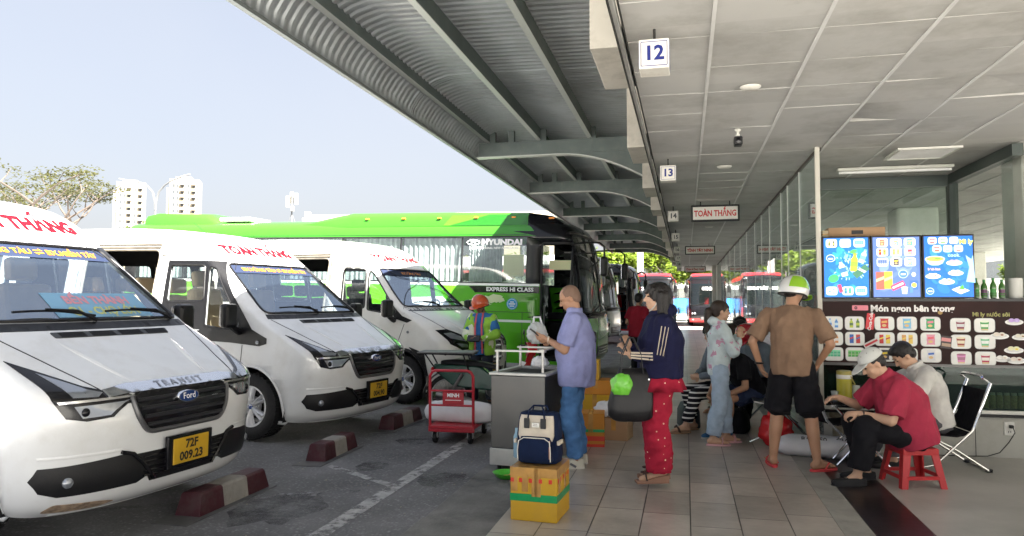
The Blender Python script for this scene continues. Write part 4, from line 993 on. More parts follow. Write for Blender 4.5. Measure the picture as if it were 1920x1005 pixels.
for y in beams:
    m = M(); m.b2((-3.12, y-.05, 3.752), (-.36, y+.05, 3.96)); o = m.build('beam', mStl, CN)
    arc = [(-1.82+1.3*t, 3.74-.42*t**1.9) for t in frange(0, 1, 10)]
    m = M(); m.prism([(-1.82, 3.75)]+arc[1:]+[(-.52, 3.75)], 'y', y-.046, y+.046); m.build('haunch', mStl, o)
    m = M(); pts = [(-3.16, 3.742)]+arc
    k = len(pts); vs = [(x, y-.075, z-.008) for x, z in pts]+[(x, y+.075, z-.008) for x, z in pts]+[(x, y-.075, z+.004) for x, z in pts]+[(x, y+.075, z+.004) for x, z in pts]
    m.add(vs, [(i, i+1, k+i+1, k+i) for i in range(k-1)]+[(2*k+i, 2*k+i+1, 3*k+i+1, 3*k+i) for i in range(k-1)]+[(i, i+1, 2*k+i+1, 2*k+i) for i in range(k-1)]+[(k+i, k+i+1, 3*k+i+1, 3*k+i) for i in range(k-1)])
    m.build('lower_flange', mEdg, o)
    for x in (-2.45, -1.35): m = M(); m.b2((x-.006, y-.058, 3.76), (x+.006, y-.05, 3.955)); m.build('stiffener', mStl, o)
    for x in (-2.9, -2.6, -2.1, -1.34): m = M(); m.b2((x-.045, y-.04, 3.96), (x+.045, y+.04, 4.14)); m.build('cleat', mStl, o)

# ---------------------------------------------------------------- hanging signs
mBox = mat('sign_white', (.66, .64, .58), .5, var=.05, scale=6, dirt=((.35, .3, .22), .4), dscale=8)
mNavy = mat('navy_numerals', (.01, .02, .16), .4)
for i, y in enumerate((4.29, 8.3, 12.5, 16.6, 20.7, 24.8, 28.9, 33.)):
    n = str(12+i); x = -.16-.012*i
    t = thing('gate_sign', ('nearest and largest hanging box sign, blue 12', 'blue 13 box sign left of the hanging name board, second nearest', 'box sign with dark 14, third nearest along the ceiling edge', 'small box sign with dark 15, fourth along the ceiling edge', 'tiny box sign 16 hanging beside the second name board', 'tiny box sign 17 beyond the second name board', 'tiny box sign 18 just before the farthest one', 'farthest box sign at the end of the ceiling edge')[i], 'sign', (x, y, CZ), 0, 'numbered gate signs along the ceiling edge')
    a = .085; z0, z1 = -.255, -.085
    m = M(); m.tube([(0, 0, -.0), (0, 0, z1)], .008, 6); m.build('hanger', mSlot, t)
    m = M(); m.b2((-a, -a, z0), (a, a, z1)); bx = m.build('box', mBox, t, bevel=.006)
    zc = (z0+z1)/2
    m = M()
    for f in range(4):
        R = Matrix.Rotation(f*PI/2, 4, 'Z')
        for c_, d_ in (((0, -a-.001, z1-.016), (.146, .0016, .004)), ((0, -a-.001, z0+.016), (.146, .0016, .004)), ((-.073, -a-.001, zc), (.004, .0016, .136)), ((.073, -a-.001, zc), (.004, .0016, .136))):
            m2 = M(); m2.box(c_, d_); m.add(m2.v, m2.f, R)
        m2 = M(); text_on(m2, n, .115, (0, -a-.0022, zc), (1, 0, 0), (0, 0, 1), bold=.004); m.add(m2.v, m2.f, R)
    m.build('numerals', mNavy if i < 2 else mat('dark_grey_numerals', (.06, .06, .07), .5), bx)
for i, (txt, y, x, w, h, lb) in enumerate((('TOÀN THẮNG', 12.0, .47, .74, .26, 'framed hanging board reading TOÀN THẮNG in red letters'), ('TỈNH TÂY NINH', 20.8, .40, .80, .24, 'framed hanging board reading TỈNH TÂY NINH in red letters'), ('TỈNH ĐỒNG THÁP', 33, .42, .9, .26, 'farthest framed hanging board with tiny red letters'))):
    t = thing('destination_board', lb, 'sign', (x, y, CZ), 0, 'framed destination boards under the ceiling')
    zt_ = -.06; 
    for sx in (-1, 1): m = M(); m.tube([(sx*w*.3, 0, 0), (sx*w*.3, 0, zt_-.01)], .008, 5); m.build('hanger', mSlot, t)
    m = M(); m.b2((-w/2, -.03, zt_-h), (w/2, .03, zt_)); fr = m.build('frame', mat('black_plastic', (.006, .006, .007), .4), t, bevel=.012)
    m = M(); m.b2((-w/2+.03, -.034, zt_-h+.03), (w/2-.03, .034, zt_-.03)); pn = m.build('panel', mat('board_white', (.75, .72, .66), .5), t)
    m = M(); text_on(m, txt, .13 if i == 0 else .105, (0, -.0352, zt_-h/2-.008), (1, 0, 0), (0, 0, 1), bold=.004, sx=(.74 if i == 0 else .86)); m.build('lettering', mat('red_lettering', (.55, .02, .02), .5), pn)
# ================================================================ coaches
mGreen = mat('lime_green_paint', (.09, .40, .012), .25, var=.04, scale=1.5, coat=.6, dirt=((.08, .22, .03), .25), dscale=1.5)
mGreenD = mat('sunlit_top_green_paint', (.032, .21, .012), .25, coat=.6, var=.03)  # coach green darkened for its sunlit top, so sunlight doesn't bleach it
mGreenL = mat('pale_lime_paint', (.075, .33, .015), .25, coat=.6, var=.03)
mBusW = mat('bus_white_paint', (.66, .66, .64), .25, coat=.5, var=.05, scale=2, dirt=((.4, .38, .33), .3), dscale=2)
mBusR = mat('bus_red_paint', (.42, .015, .02), .25, coat=.5, var=.05, scale=2)
mBusB = mat('bus_blue_paint', (.05, .25, .6), .3, coat=.4, var=.05, scale=2)
mTint = glass('bus_side_glass', (.8, .84, .83), .12, .03, (.12, .14, .14), 2.0)
mCurt = mat('pale_curtain', (.42, .47, .48), .8, var=.25, scale=6, bump=.5, bscale=9)
mBusWs = glass('bus_windshield_glass', (.42, .48, .5), .18, .02)
def make_bus(name, label, cat, group, loc, heading, pitch, s):
    root = thing(name, label, cat, loc, heading, group); root.rotation_euler = (0, pitch, heading)
    L = s.get('L', 12.); up, lo = s['upper'], s['lower']
    f = [(.24, .22), (.32, .08), (.5, .02), (.9, 0), (1.2, .03), (1.35, .07), (2.2, .18), (2.9, .36), (3.08, .46), (3.18, .6), (3.26, .85), (3.32, 1.5)]
    w_ = [(.24, 1.19), (.5, 1.235), (1.2, 1.25), (1.9, 1.245), (2.9, 1.21), (3.08, 1.17), (3.2, 1.08), (3.28, .9), (3.32, .6)]
    b = [(.24, .34), (1.2, .42), (2.9, .42), (3.32, .5)]; n = [(.24, 2.8), (1.3, 2.9), (3.32, 2.8)]
    B = Shell(f, w_, b, n, L, .2)
    ws = B.FR(roundp([(-1.17, 1.32), (1.17, 1.32), (1.10, 2.93), (-1.10, 2.93)], .1), .06)
    holes = [ws]
    door = roundp([(.50, .34), (1.10, .34), (1.10, 2.74), (.46, 2.74)], .05); dz = B.SD(-1, door)
    if s.get('door', True): holes.append(dz)
    arch = lambda q0: [(q0+.57*math.cos(a), max(.5+.57*math.sin(a), .2399)) for a in frange(-.45, PI+.45, 22)]
    for sd in (-1, 1):
        for q0 in (2.75, L-3.3): holes.append(B.SD(sd, arch(q0)))
    wins = []
    q = 1.44; k = 0
    while q < L-.9:
        q2 = min(q+(1.42 if k else 1.42), L-.35); wins.append((q, q2)); q = q2+.03; k += 1
    for sd in (-1, 1):
        for a, c in wins: holes.append(B.SD(sd, [(a, 1.91), (c, 1.91), (c, 2.87), (a, 2.87)], .15))
    us = sorted(set(frange(-1, 1, 26)+[sg*(1+x) for sg in (-1, 1) for x in frange(0, 1, 24)]+[sg*(2+x) for sg in (-1, 1) for x in frange(0, .5, 4)]))
    zs = [.24, .28, .32, .4, .5, .7, .9, 1.05, 1.2, 1.35, 1.5, 1.7, 1.86, 2.1, 2.4, 2.7, 2.9, 3.0, 3.08, 3.13, 3.18, 3.22, 3.26, 3.29, 3.32]
    V, F = B.skin(holes, us, zs)
    lm = []
    m = M()
    m.add(V, F)
    m.m = [0]*len(F)
    for i, fc in enumerate(F):
        c = [sum(V[j][t] for j in fc)/3 for t in range(3)]
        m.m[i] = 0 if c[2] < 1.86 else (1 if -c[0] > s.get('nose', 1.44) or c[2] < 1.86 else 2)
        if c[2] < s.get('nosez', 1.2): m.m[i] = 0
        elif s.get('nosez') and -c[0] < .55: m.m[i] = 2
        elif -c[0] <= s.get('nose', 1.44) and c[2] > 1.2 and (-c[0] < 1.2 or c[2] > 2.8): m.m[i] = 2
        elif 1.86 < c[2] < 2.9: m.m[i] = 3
    for z in (3.32, .24):
        ring = [tuple(B.surf(u, z)) for u in us[1:]]; m.add(ring, [tuple(range(len(ring)))])
    m.m[-2] = 1
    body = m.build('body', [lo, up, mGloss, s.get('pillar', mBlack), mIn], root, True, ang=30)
    bm = bmesh.new(); bm.from_mesh(body.data); bmesh.ops.remove_doubles(bm, verts=bm.verts, dist=.0015); bmesh.ops.recalc_face_normals(bm, faces=bm.faces)
    up_ = [q_ for q_ in bm.faces if q_.calc_center_median().z > 3.319]
    if up_ and up_[0].normal.z < 0: bmesh.ops.reverse_faces(bm, faces=bm.faces)
    bm.to_mesh(body.data); bm.free(); body.data.set_sharp_from_angle(angle=rad(30))
    so_ = body.modifiers.new('wall', 'SOLIDIFY'); so_.thickness = .04; so_.offset = -1
    g = M(); B.patch(g, ws, -.01, 0, .06, .08); wg = g.build('windshield', mBusWs, root, True, ang=180)
    sl = M(); sl.tube([B.surf(u, z) for u, z in ws], .022, 6, closed=True); sl.build('windshield_seal', mBlack, root, True)
    mid = M(); mid.tube([B.surf(0, z)+Vector((.002, 0, 0)) for z in frange(1.33, 2.92, 8)], .012, 5); mid.build('centre_bar', mBlack, wg)
    for sd in (-1, 1):
        for a, c in wins:
            g = M(); B.patch(g, B.SD(sd, [(a, 1.91), (c, 1.91), (c, 2.87), (a, 2.87)], .15), -.006, 0, .08, .2); pn = g.build('window', mTint, root, True, ang=180)
            if sd < 0 and s.get('curtain', True):
                cu = M(); n_ = 40; a2, c2 = a+.04, (c-.04 if a > 1.5 else c-.6)
                if a < 1.5: a2, c2 = a+.55, a+1.3
                rows = [[(-lerp(a2, c2, i/n_), -1.13+.018*math.sin(i*1.7)+.006*math.sin(i*4.1), z) for i in range(n_+1)] for z in (1.93, 2.4, 2.86)]
                vs = [p for r in rows for p in r]; K = n_+1
                cu.add(vs, [(j*K+i, j*K+i+1, (j+1)*K+i+1, (j+1)*K+i) for j in range(2) for i in range(n_)]); cu.build('curtain', mCurt, pn, True)
    fl = M(); fl.b2((-L+.3, -1.15, 1.0), (-1.25, 1.15, 1.06)); fl.b2((-1.3, .1, .45), (-.5, 1.1, 1.06)); fl.b2((-1.25, -1.1, .35), (-.5, -.1, .40)); fl.b2((-1.25, -.55, .4), (-.5, .1, .65)); fl.build('cabin_floor', mIn, root)
    dsh = M(); dsh.b2((-.75, -.35, 1.0), (-.35, 1.1, 1.38)); dsh.build('dashboard', mDark, root, bevel=.05)
    seat(root, -1.25, .62, 1.1, mDark, .5)
    for i in range(5):
        for y in (-.85, -.4, .45, .9): seat(root, -2.3-i*.9, y, 1.15, mDark, .42)
    st = M(); st.tube([(-.95+.1*math.cos(a), .62+.24*math.sin(a), 1.52+.22*math.cos(a)) for a in frange(0, 2*PI, 20)[:-1]], .016, 6, closed=True); st.build('steering_wheel', mBlack, root, True)
    for sd in (-1, 1):
        for q0 in (2.75, L-3.3):
            make_wheel(root, -q0, sd*1.07, sd, R=.5, W=.3, spokes=8)
            ww = M(); prof_ = [(-(q0+.6*math.cos(a)), .5+.6*math.sin(a)) for a in frange(-.4, PI+.4, 14)]; k = len(prof_)
            ww.add([(x, sd*1.2, z) for x, z in prof_]+[(x, sd*.75, z) for x, z in prof_], [(i, i+1, k+i+1, k+i) for i in range(k-1)]+[tuple(range(k, 2*k))]); ww.build('wheel_well', mIn, root)
    # seams of the luggage doors
    sm_ = M()
    def SM(sd, pts):
        B.seam(sm_, [(B.us(sd, q, z), z) for q, z in [(lerp(a[0], b_[0], j/5), lerp(a[1], b_[1], j/5)) for a, b_ in zip(pts, pts[1:]) for j in range(6)]], .006)
    for sd in (-1, 1):
        SM(sd, [(1.3, 1.30), (L-.4, 1.30)]); 
        for q in (1.5, 3.6, 4.8, 6.0, 7.2): SM(sd, [(q, .3), (q, 1.30)])
        SM(sd, [(1.45, 2.93), (L-.4, 2.93)])
    sm_.build('locker_seams', mInk, root)
    # nose: bumper lights, grille
    for sd in (-1, 1):
        hb = M(); ho = [(sd*y, z) for y, z in ((1.18, 1.0), (.75, .92), (.72, .74), (.80, .62), (1.15, .66))]; ho = ho if sd < 0 else ho[::-1]
        B.patch(hb, B.FR(ho, .05), .008, .02); hl = hb.build('headlight', mGloss, root, True)
        for y in (.88, 1.03): x = M(); P = B.surf(B.uf(sd*y, .8), .8); x.ell(P, (.06, .07, .07), n=14); x.build('lamp_lens', mLens, hl, True)
        x = M(); P = B.surf(B.uf(sd*1.0, .42), .42); x.ell(P, (.05, .06, .05), n=12); x.build('fog_lamp', mLens, root, True)
    x = M(); B.patch(x, B.FR([(-.6, .62), (.6, .62), (.55, .4), (-.55, .4)]), .006, .02); gr = x.build('grille', mBlack, root, True)
    x = M()
    for z in (.45, .51, .57): x.tube([B.surf(B.uf(y, z), z)+Vector((.012, 0, 0)) for y in frange(-.52, .52, 8)], .011, 5)
    x.build('grille_bar', mChrome, gr, True)
    for sd in (-1, 1):
        x = M(); y0 = sd*1.05
        x.tube([B.surf(B.uf(y0, 1.26), 1.26)+Vector((.03, 0, 0)), B.surf(B.uf(y0*.5, 1.42), 1.42)+Vector((.04, 0, 0)), B.surf(B.uf(y0*.15, 1.5), 1.5)+Vector((.03, 0, 0))], .014, 5); x.build('wiper', mBlack, root)
        # mirror arm
        mt = s.get('mirror', 'loop')
        if mt == 'loop':
            x = M(); a0 = B.surf(B.uf(sd*1.15, 2.72), 2.72); x.tube([a0, a0+Vector((.35, sd*.12, .03)), a0+Vector((.62, sd*.18, .02)), a0+Vector((.72, sd*.2, -.06)), a0+Vector((.73, sd*.2, -.3))], .022, 6)
            x.tube([a0-Vector((0, 0, .2)), a0+Vector((.3, sd*.12, -.19)), a0+Vector((.66, sd*.18, -.19))], .016, 6); ar = x.build('mirror_arm', mBlack, root, True)
            x = M(); x.box(tuple(a0+Vector((.73, sd*.22, -.46))), (.14, .22, .4)); mh = x.build('mirror', mBlack, root, bevel=.05)
        else:
            x = M(); a0 = B.surf(B.uf(sd*1.15, 2.85), 2.85); x.tube([a0, a0+Vector((.25, sd*.12, .12)), a0+Vector((.4, sd*.2, .0)), a0+Vector((.42, sd*.22, -.3))], [.05, .045, .04, .04], 8); x.build('mirror_arm', s.get('mcol', mBlack), root, True)
            x = M(); x.box(tuple(a0+Vector((.42, sd*.25, -.5))), (.2, .26, .5)); mh = x.build('mirror', s.get('mcol', mBlack), root, bevel=.08)
        x = M(); c_ = mh.data.vertices; cx = max(v.co.x for v in c_); ys_ = [v.co.y for v in c_]; zs_ = [v.co.z for v in c_]
        x.b2((min(v.co.x for v in c_)-.004, min(ys_)+.03, min(zs_)+.04), (min(v.co.x for v in c_)+.01, max(ys_)-.03, max(zs_)-.04)); x.build('mirror_glass', mChrome, mh)
    if s.get('door', True):
        x = M(); x.tube([B.surf(u, z) for u, z in dz], .025, 6, closed=True); x.build('door_frame', mBlack, root, True)
        x = M(); x.tube([B.surf(B.us(-1, 1.06, z), z)+Vector((0, .12, 0)) for z in (.7, 1.0, 1.45)], .015, 6); x.build('grab_rail', mSteel, root, True)
        x = M(); x.b2((-1.12, -1.16, .4), (-1.08, -.72, 2.7)); x.build('door_leaf', mTint, root)
    return root, B
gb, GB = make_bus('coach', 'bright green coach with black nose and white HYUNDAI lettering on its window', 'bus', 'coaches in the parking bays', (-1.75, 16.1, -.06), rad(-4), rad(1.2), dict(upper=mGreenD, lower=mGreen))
# green coach extras: raised roof fairing, rear pod, livery
x = M()
sec = lambda q, h, wd: [(-q, -wd, 3.12), (-q, -wd*.985, 3.12+(h-3.12)*.6), (-q, -wd*.9, h-.02), (-q, -wd*.7, h), (-q, wd*.7, h), (-q, wd*.9, h-.02), (-q, wd*.985, 3.12+(h-3.12)*.6), (-q, wd, 3.12)]
x.rings([sec(.72, 3.2, 1.0), sec(1.0, 3.36, 1.1), sec(1.44, 3.42, 1.15)]); x.build('roof_nose', mGloss, gb, True, ang=50)
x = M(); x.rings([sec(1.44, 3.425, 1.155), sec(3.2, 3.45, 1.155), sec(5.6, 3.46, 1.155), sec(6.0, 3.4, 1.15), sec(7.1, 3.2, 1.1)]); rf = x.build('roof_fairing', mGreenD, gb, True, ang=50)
for pts, mm in (([(3.35, 3.135), (3.15, 3.36), (2.3, 3.36), (3.2, 3.135)], mGreenL), ([(1.46, 3.13), (1.46, 3.36), (2.3, 3.36), (3.2, 3.13)], mat('deep_green_paint', (.015, .13, .012), .25, coat=.6))):
    x = M(); a = [(-q, -1.158+(.018 if z > 3.3 else 0), z) for q, z in pts]; b_ = [(p[0], p[1]-.003, p[2]) for p in a]
    k = len(a); x.add(a+b_, [tuple(range(k))[::-1], tuple(range(k, 2*k))]+[(i, (i+1) % k, k+(i+1) % k, k+i) for i in range(k)]); x.build('livery_panel', mm, rf)
for q in (1.75, 2.6, 3.45, 4.3, 5.2): x = M(); x.box((-q, -1.155, 3.3), (.09, .03, .03)); x.build('marker_lamp', mAmber, rf, bevel=.008)
x = M(); x.box((-.95, -1.06, 3.28), (.12, .05, .04)); x.build('marker_lamp', mAmber, gb, bevel=.01)
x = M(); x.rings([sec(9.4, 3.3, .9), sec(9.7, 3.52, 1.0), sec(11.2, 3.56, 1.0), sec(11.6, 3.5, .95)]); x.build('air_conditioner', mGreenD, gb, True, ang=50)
x = M(); x.box((-8.9, -.6, 3.36), (.9, .7, .1)); x.build('roof_hatch', mVan3, gb, bevel=.03)
x = M(); GB.patch(x, GB.SD(-1, [(1.14, 1.845), (11.8, 1.845), (11.8, 1.895), (1.14, 1.895)], .3), .006, .01, .1, .05); x.build('white_belt', mWhiteL, gb, True)
x = M(); GB.patch(x, GB.SD(-1, [(1.14, 1.70), (2.55, 1.70), (2.7, 1.835), (1.14, 1.835)], .2), .006, .01, .1, .05); bb = x.build('black_belt', mGloss, gb, True)
x = M(); GB.text(x, 'EXPRESS HI CLASS', .115, 0, 1.768, off=.010, side=-1, q=1.78, bold=.004, sx=1.12); x.build('belt_lettering', mWhiteL, bb)
x = M(); GB.text(x, 'HYUNDAI', .16, 0, 2.76, off=.008, side=-1, q=1.98, bold=.009, sx=1.25); P = GB.surf(GB.us(-1, 2.62, 2.76), 2.76)
x.tube([P+Vector((.14*math.cos(t), -.012, .055*math.sin(t))) for t in frange(0, 2*PI, 20)[:-1]], .009, 5, closed=True); x.tube([P+Vector((-.07, -.012, -.04)), P+Vector((-.03, -.012, 0)), P+Vector((.03, -.012, 0)), P+Vector((.07, -.012, .04))], .011, 5)
x.tube([P+Vector((-.05, -.012, .03)), P+Vector((-.03, -.012, -.0)), P+Vector((-.045, -.012, -.035))], .009, 5); x.tube([P+Vector((.045, -.012, .035)), P+Vector((.03, -.012, -.0)), P+Vector((.05, -.012, -.03))], .009, 5)
x.build('window_lettering', mWhiteL, gb)
x = M(); GB.text(x, 'NEW THINKING. NEW POSSIBILITIES.', .062, 0, 2.64, off=.008, side=-1, q=2.13, bold=.002, sx=1.05); x.build('window_lettering', mWhiteL, gb)
x = M(); o_ = [(1.72+.12*math.cos(a)*1.0, 1.47+.12*math.sin(a)) for a in frange(0, 2*PI, 22)[:-1]]; GB.patch(x, GB.SD(-1, o_, .2), .007, .008, .1, .1); ba = x.build('round_badge', mat('badge_blue', (.02, .3, .65), .4), gb)
x = M(); P = GB.surf(GB.us(-1, 1.72, 1.47), 1.47); x.tube([P+Vector((.1*math.cos(t), -.014, .1*math.sin(t))) for t in frange(0, 2*PI, 22)[:-1]], .004, 4, closed=True); x.b2(tuple(P+Vector((-.07, -.016, -.012))), tuple(P+Vector((.07, -.012, .012)))); x.b2(tuple(P+Vector((-.04, -.016, .03))), tuple(P+Vector((.04, -.012, .05)))); x.b2(tuple(P+Vector((-.05, -.016, -.055))), tuple(P+Vector((.05, -.012, -.035)))); x.build('badge_ring', mWhiteL, ba)
rr = random.Random(9)
for cx, cz, sx, sz in ((2.1, 1.58, .2, .09), (2.28, 1.55, .26, .085), (2.5, 1.50, .22, .07), (2.72, 1.47, .2, .05), (2.35, 1.46, .16, .035), (1.98, 1.55, .1, .05)):
    x = M(); o_ = [(cx+sx*(1+rr.uniform(-.3, .25))*math.cos(a), cz+sz*(1+rr.uniform(-.35, .25))*math.sin(a)) for a in frange(0, 2*PI, 18)[:-1]]; GB.patch(x, GB.SD(-1, o_, .2), .006+.0006*rr.random(), .007, .1, .1); x.build('livery_figure', mat('cream_livery', (.6, .66, .42), .4), gb)
x = M(); GB.patch(x, GB.SD(-1, [(1.3, 1.09), (2.0, 1.09), (2.05, 1.14), (1.3, 1.14)], .2), .006, .008); x.build('white_stripe', mWhiteL, gb)
x = M(); GB.patch(x, GB.SD(-1, [(4.6, 1.1), (9, 1.1), (9, 1.18), (4.6, 1.18)], .2), .006, .008); x.build('white_stripe', mWhiteL, gb)
x = M(); GB.patch(x, GB.SD(-1, [(3.0, 1.35), (4.6, 1.35), (4.4, 1.55), (3.3, 1.6)], .2), .006, .008); x.build('white_flash', mWhiteL, gb)
x = M(); x.b2((-1.95, -1.19, 2.05), (-1.5, -1.185, 2.5)); x.build('window_poster', mat('pale_yellow_card', (.75, .75, .45), .6), gb)
x = M(); x.b2((-1.0, -1.0, 2.2), (-.5, -.99, 2.4)); x.build('notice_card', mat('pale_yellow_card', (.75, .75, .45), .6), gb)
make_bus('coach', 'white coach with black nose and large grey mirrors parked just beyond the green coach', 'bus', 'coaches in the parking bays', (-2.5, 27.5, -.06), rad(-10), 0, dict(upper=mBusW, lower=mBusW, mirror='horn', mcol=mat('mirror_grey', (.22, .24, .25), .3), curtain=False, L=10., nose=.3, pillar=mGloss))
def front_roof(r, B, m_):
    x = M(); x.rings([sec(.6, 3.18, 1.0), sec(.95, 3.34, 1.1), sec(3, 3.4, 1.1)]); x.build('roof_cap', m_, r, True, ang=50)
r1, B1 = make_bus('coach', 'left of the two dark fronted red coaches facing the camera far down the lane', 'bus', 'red coaches at the far end', (-2.0, 46.8, -.06), rad(-91), 0, dict(upper=mBusR, lower=mBusR, mirror='horn', door=False, curtain=False, L=10., nosez=.55)); front_roof(r1, B1, mBusR)
r2, B2 = make_bus('coach', 'right of the two dark fronted red coaches, half behind the glass wall pier', 'bus', 'red coaches at the far end', (1.45, 47.6, -.06), rad(-89), 0, dict(upper=mBusR, lower=mBusR, mirror='horn', door=False, curtain=False, L=10., nosez=.55)); front_roof(r2, B2, mBusR)
x = M(); 
for r_, B_, tx in ((r1, B1, 'HCM - TÂY NINH'), (r2, B2, '093.203')):
    x = M(); B_.text(x, tx, .26, 0, 2.35, off=.01, bold=.01, zs=1.); x.build('windshield_lettering', mWhiteL, r_)
make_bus('coach', 'blue and white coach standing crosswise between the two red coaches', 'bus', 'coaches in the parking bays', (6.5, 80, -.06), rad(2), 0, dict(upper=mBusW, lower=mBusB, mirror='horn', door=False, curtain=False, L=11., nose=.3, pillar=mGloss))
make_bus('coach', 'orange coach parked under the far trees seen through the glass wall', 'bus', 'coaches in the parking bays', (14.5, 49, -.06), rad(-95), 0, dict(upper=mat('bus_orange_paint', (.7, .16, .03), .3, coat=.4, var=.05), lower=mBusW, mirror='horn', door=False, curtain=False, L=10.))

make_bus('coach', 'red sided coach parked nose-in beyond the white coach with grey mirrors', 'bus', 'coaches in the parking bays', (-1.9, 34.5, -.06), rad(-8), 0, dict(upper=mBusR, lower=mBusR, mirror='horn', curtain=False, L=10., nosez=.55))
# ================================================================ people
mSkin = mat('tan_skin', (.42, .23, .14), .5, var=.06, scale=9); mSkinL = mat('light_skin', (.55, .34, .23), .5, var=.05, scale=9)
mHair = mat('black_hair', (.012, .01, .01), .4, var=.3, scale=40, bump=.4, bscale=90)
mHairB = mat('dark_brown_hair', (.03, .018, .012), .4, var=.3, scale=40, bump=.4, bscale=90)
mSole = mat('rubber_sole', (.6, .58, .52), .6)
def fabric(name, c, rough=.85, bump=.6, bs=11, var=.14): return mat(name, c, rough, var=var, scale=9, bump=bump, bscale=bs, spec=.25)
def V3(*a): return Vector(a)
def ik(a, b, l1, l2, pole):
    a, b = Vector(a), Vector(b); d = b-a; L = d.length
    if L > (l1+l2)*.999: b = a+d*((l1+l2)*.999/L); d = b-a; L = d.length
    x = (l1*l1-l2*l2+L*L)/(2*L); h = math.sqrt(max(l1*l1-x*x, 1e-6)); u = d/L
    p = Vector(pole); p = p-u*p.dot(u); p.normalize()
    return a+u*x+p*h, b
def fuse(m, name, mt, vox, parent=None, smooth=6, fold=0., ffreq=(9, 9, 5), seed=0, matidx=None):
    """weld overlapping volumes into one continuous skin"""
    o = m.build(name, mt, parent)
    r = o.modifiers.new('r', 'REMESH'); r.mode = 'VOXEL'; r.voxel_size = vox; r.use_smooth_shade = True
    if smooth: s = o.modifiers.new('s', 'SMOOTH'); s.factor = .5; s.iterations = smooth
    bake(o)
    me = o.data
    if fold:
        n = [v.normal.copy() for v in me.vertices]
        for v, nn in zip(me.vertices, n):
            p = v.co; q = Vector((p.x*ffreq[0]+seed, p.y*ffreq[1], p.z*ffreq[2]+p.x*4))
            t = noise.noise(q); t2 = noise.noise(q*2.3+Vector((7, 1, 3)))
            v.co = p+nn*fold*((1-abs(t)*2.6)*.7+t2*.5)
    me.polygons.foreach_set('use_smooth', [True]*len(me.polygons)); me.update()
    return o
def ringset(m, specs, lat, fwd=None, n=20, e=2.4):
    """specs: (centre, halfwidth, halfdepth); lat: lateral unit or list"""
    rs = []
    for i, (c, w_, d_) in enumerate(specs):
        l = lat[i] if isinstance(lat, list) else lat
        a = specs[max(i-1, 0)][0]; b = specs[min(i+1, len(specs)-1)][0]; t = (Vector(b)-Vector(a)).normalized()
        f = l.cross(t).normalized()
        rs.append([tuple(Vector(c)+l*w_*math.copysign(abs(math.cos(q))**(2/e), math.cos(q))+f*d_*math.copysign(abs(math.sin(q))**(2/e), math.sin(q))) for q in (2*PI*k/n for k in range(n))])
    m.rings(rs)
def hand(m, wr, d, nrm, side, curl=.5, s=1., spread=.06, thumb=.5):
    """d: hand direction, nrm: palm facing direction, fingers curl towards nrm"""
    d = d.normalized(); nrm = (nrm-d*nrm.dot(d)).normalized(); a = d.cross(nrm).normalized()*side
    c = wr+d*.045*s
    T = Matrix((d, a, nrm)).transposed().to_4x4()
    m.ell(c, (.05*s, .038*s, .017*s), T, 12, 8); m.cap(wr-d*.02*s, wr+d*.03*s, .022*s, .024*s, 8)
    for k, (off, L) in enumerate(((-.030, .060), (-.010, .074), (.0105, .080), (.031, .072))):
        p = wr+d*(.078-.006*abs(off)*30)*s+a*off*s; ang = 0; dd = d+a*off*spread*20; seg = (L*.42, L*.33, L*.27)
        cu = curl*(1+.12*(k-1.5))
        for j, sl in enumerate(seg):
            ang += cu*(.75 if j == 0 else 1.); q = p+(d*math.cos(ang)+nrm*math.sin(ang)+a*off*spread*12).normalized()*sl*s
            m.cap(p, q, (.0092-.001*j)*s, (.0086-.001*j)*s, 7); p = q
    p = wr+d*.02*s+a*.03*s; q = p+(d*.55+a*.75+nrm*.35*thumb*2).normalized()*.036*s; r = q+(d*.85+a*.2+nrm*.5*thumb*2).normalized()*.032*s
    m.cap(p, q, .0125*s, .0105*s, 8); m.cap(q, r, .010*s, .0085*s, 8)
def rotv(v, yaw=0, pitch=0):
    return Matrix.Rotation(yaw, 3, 'Z') @ (Matrix.Rotation(pitch, 3, 'Y') @ Vector(v))
FIG = {}
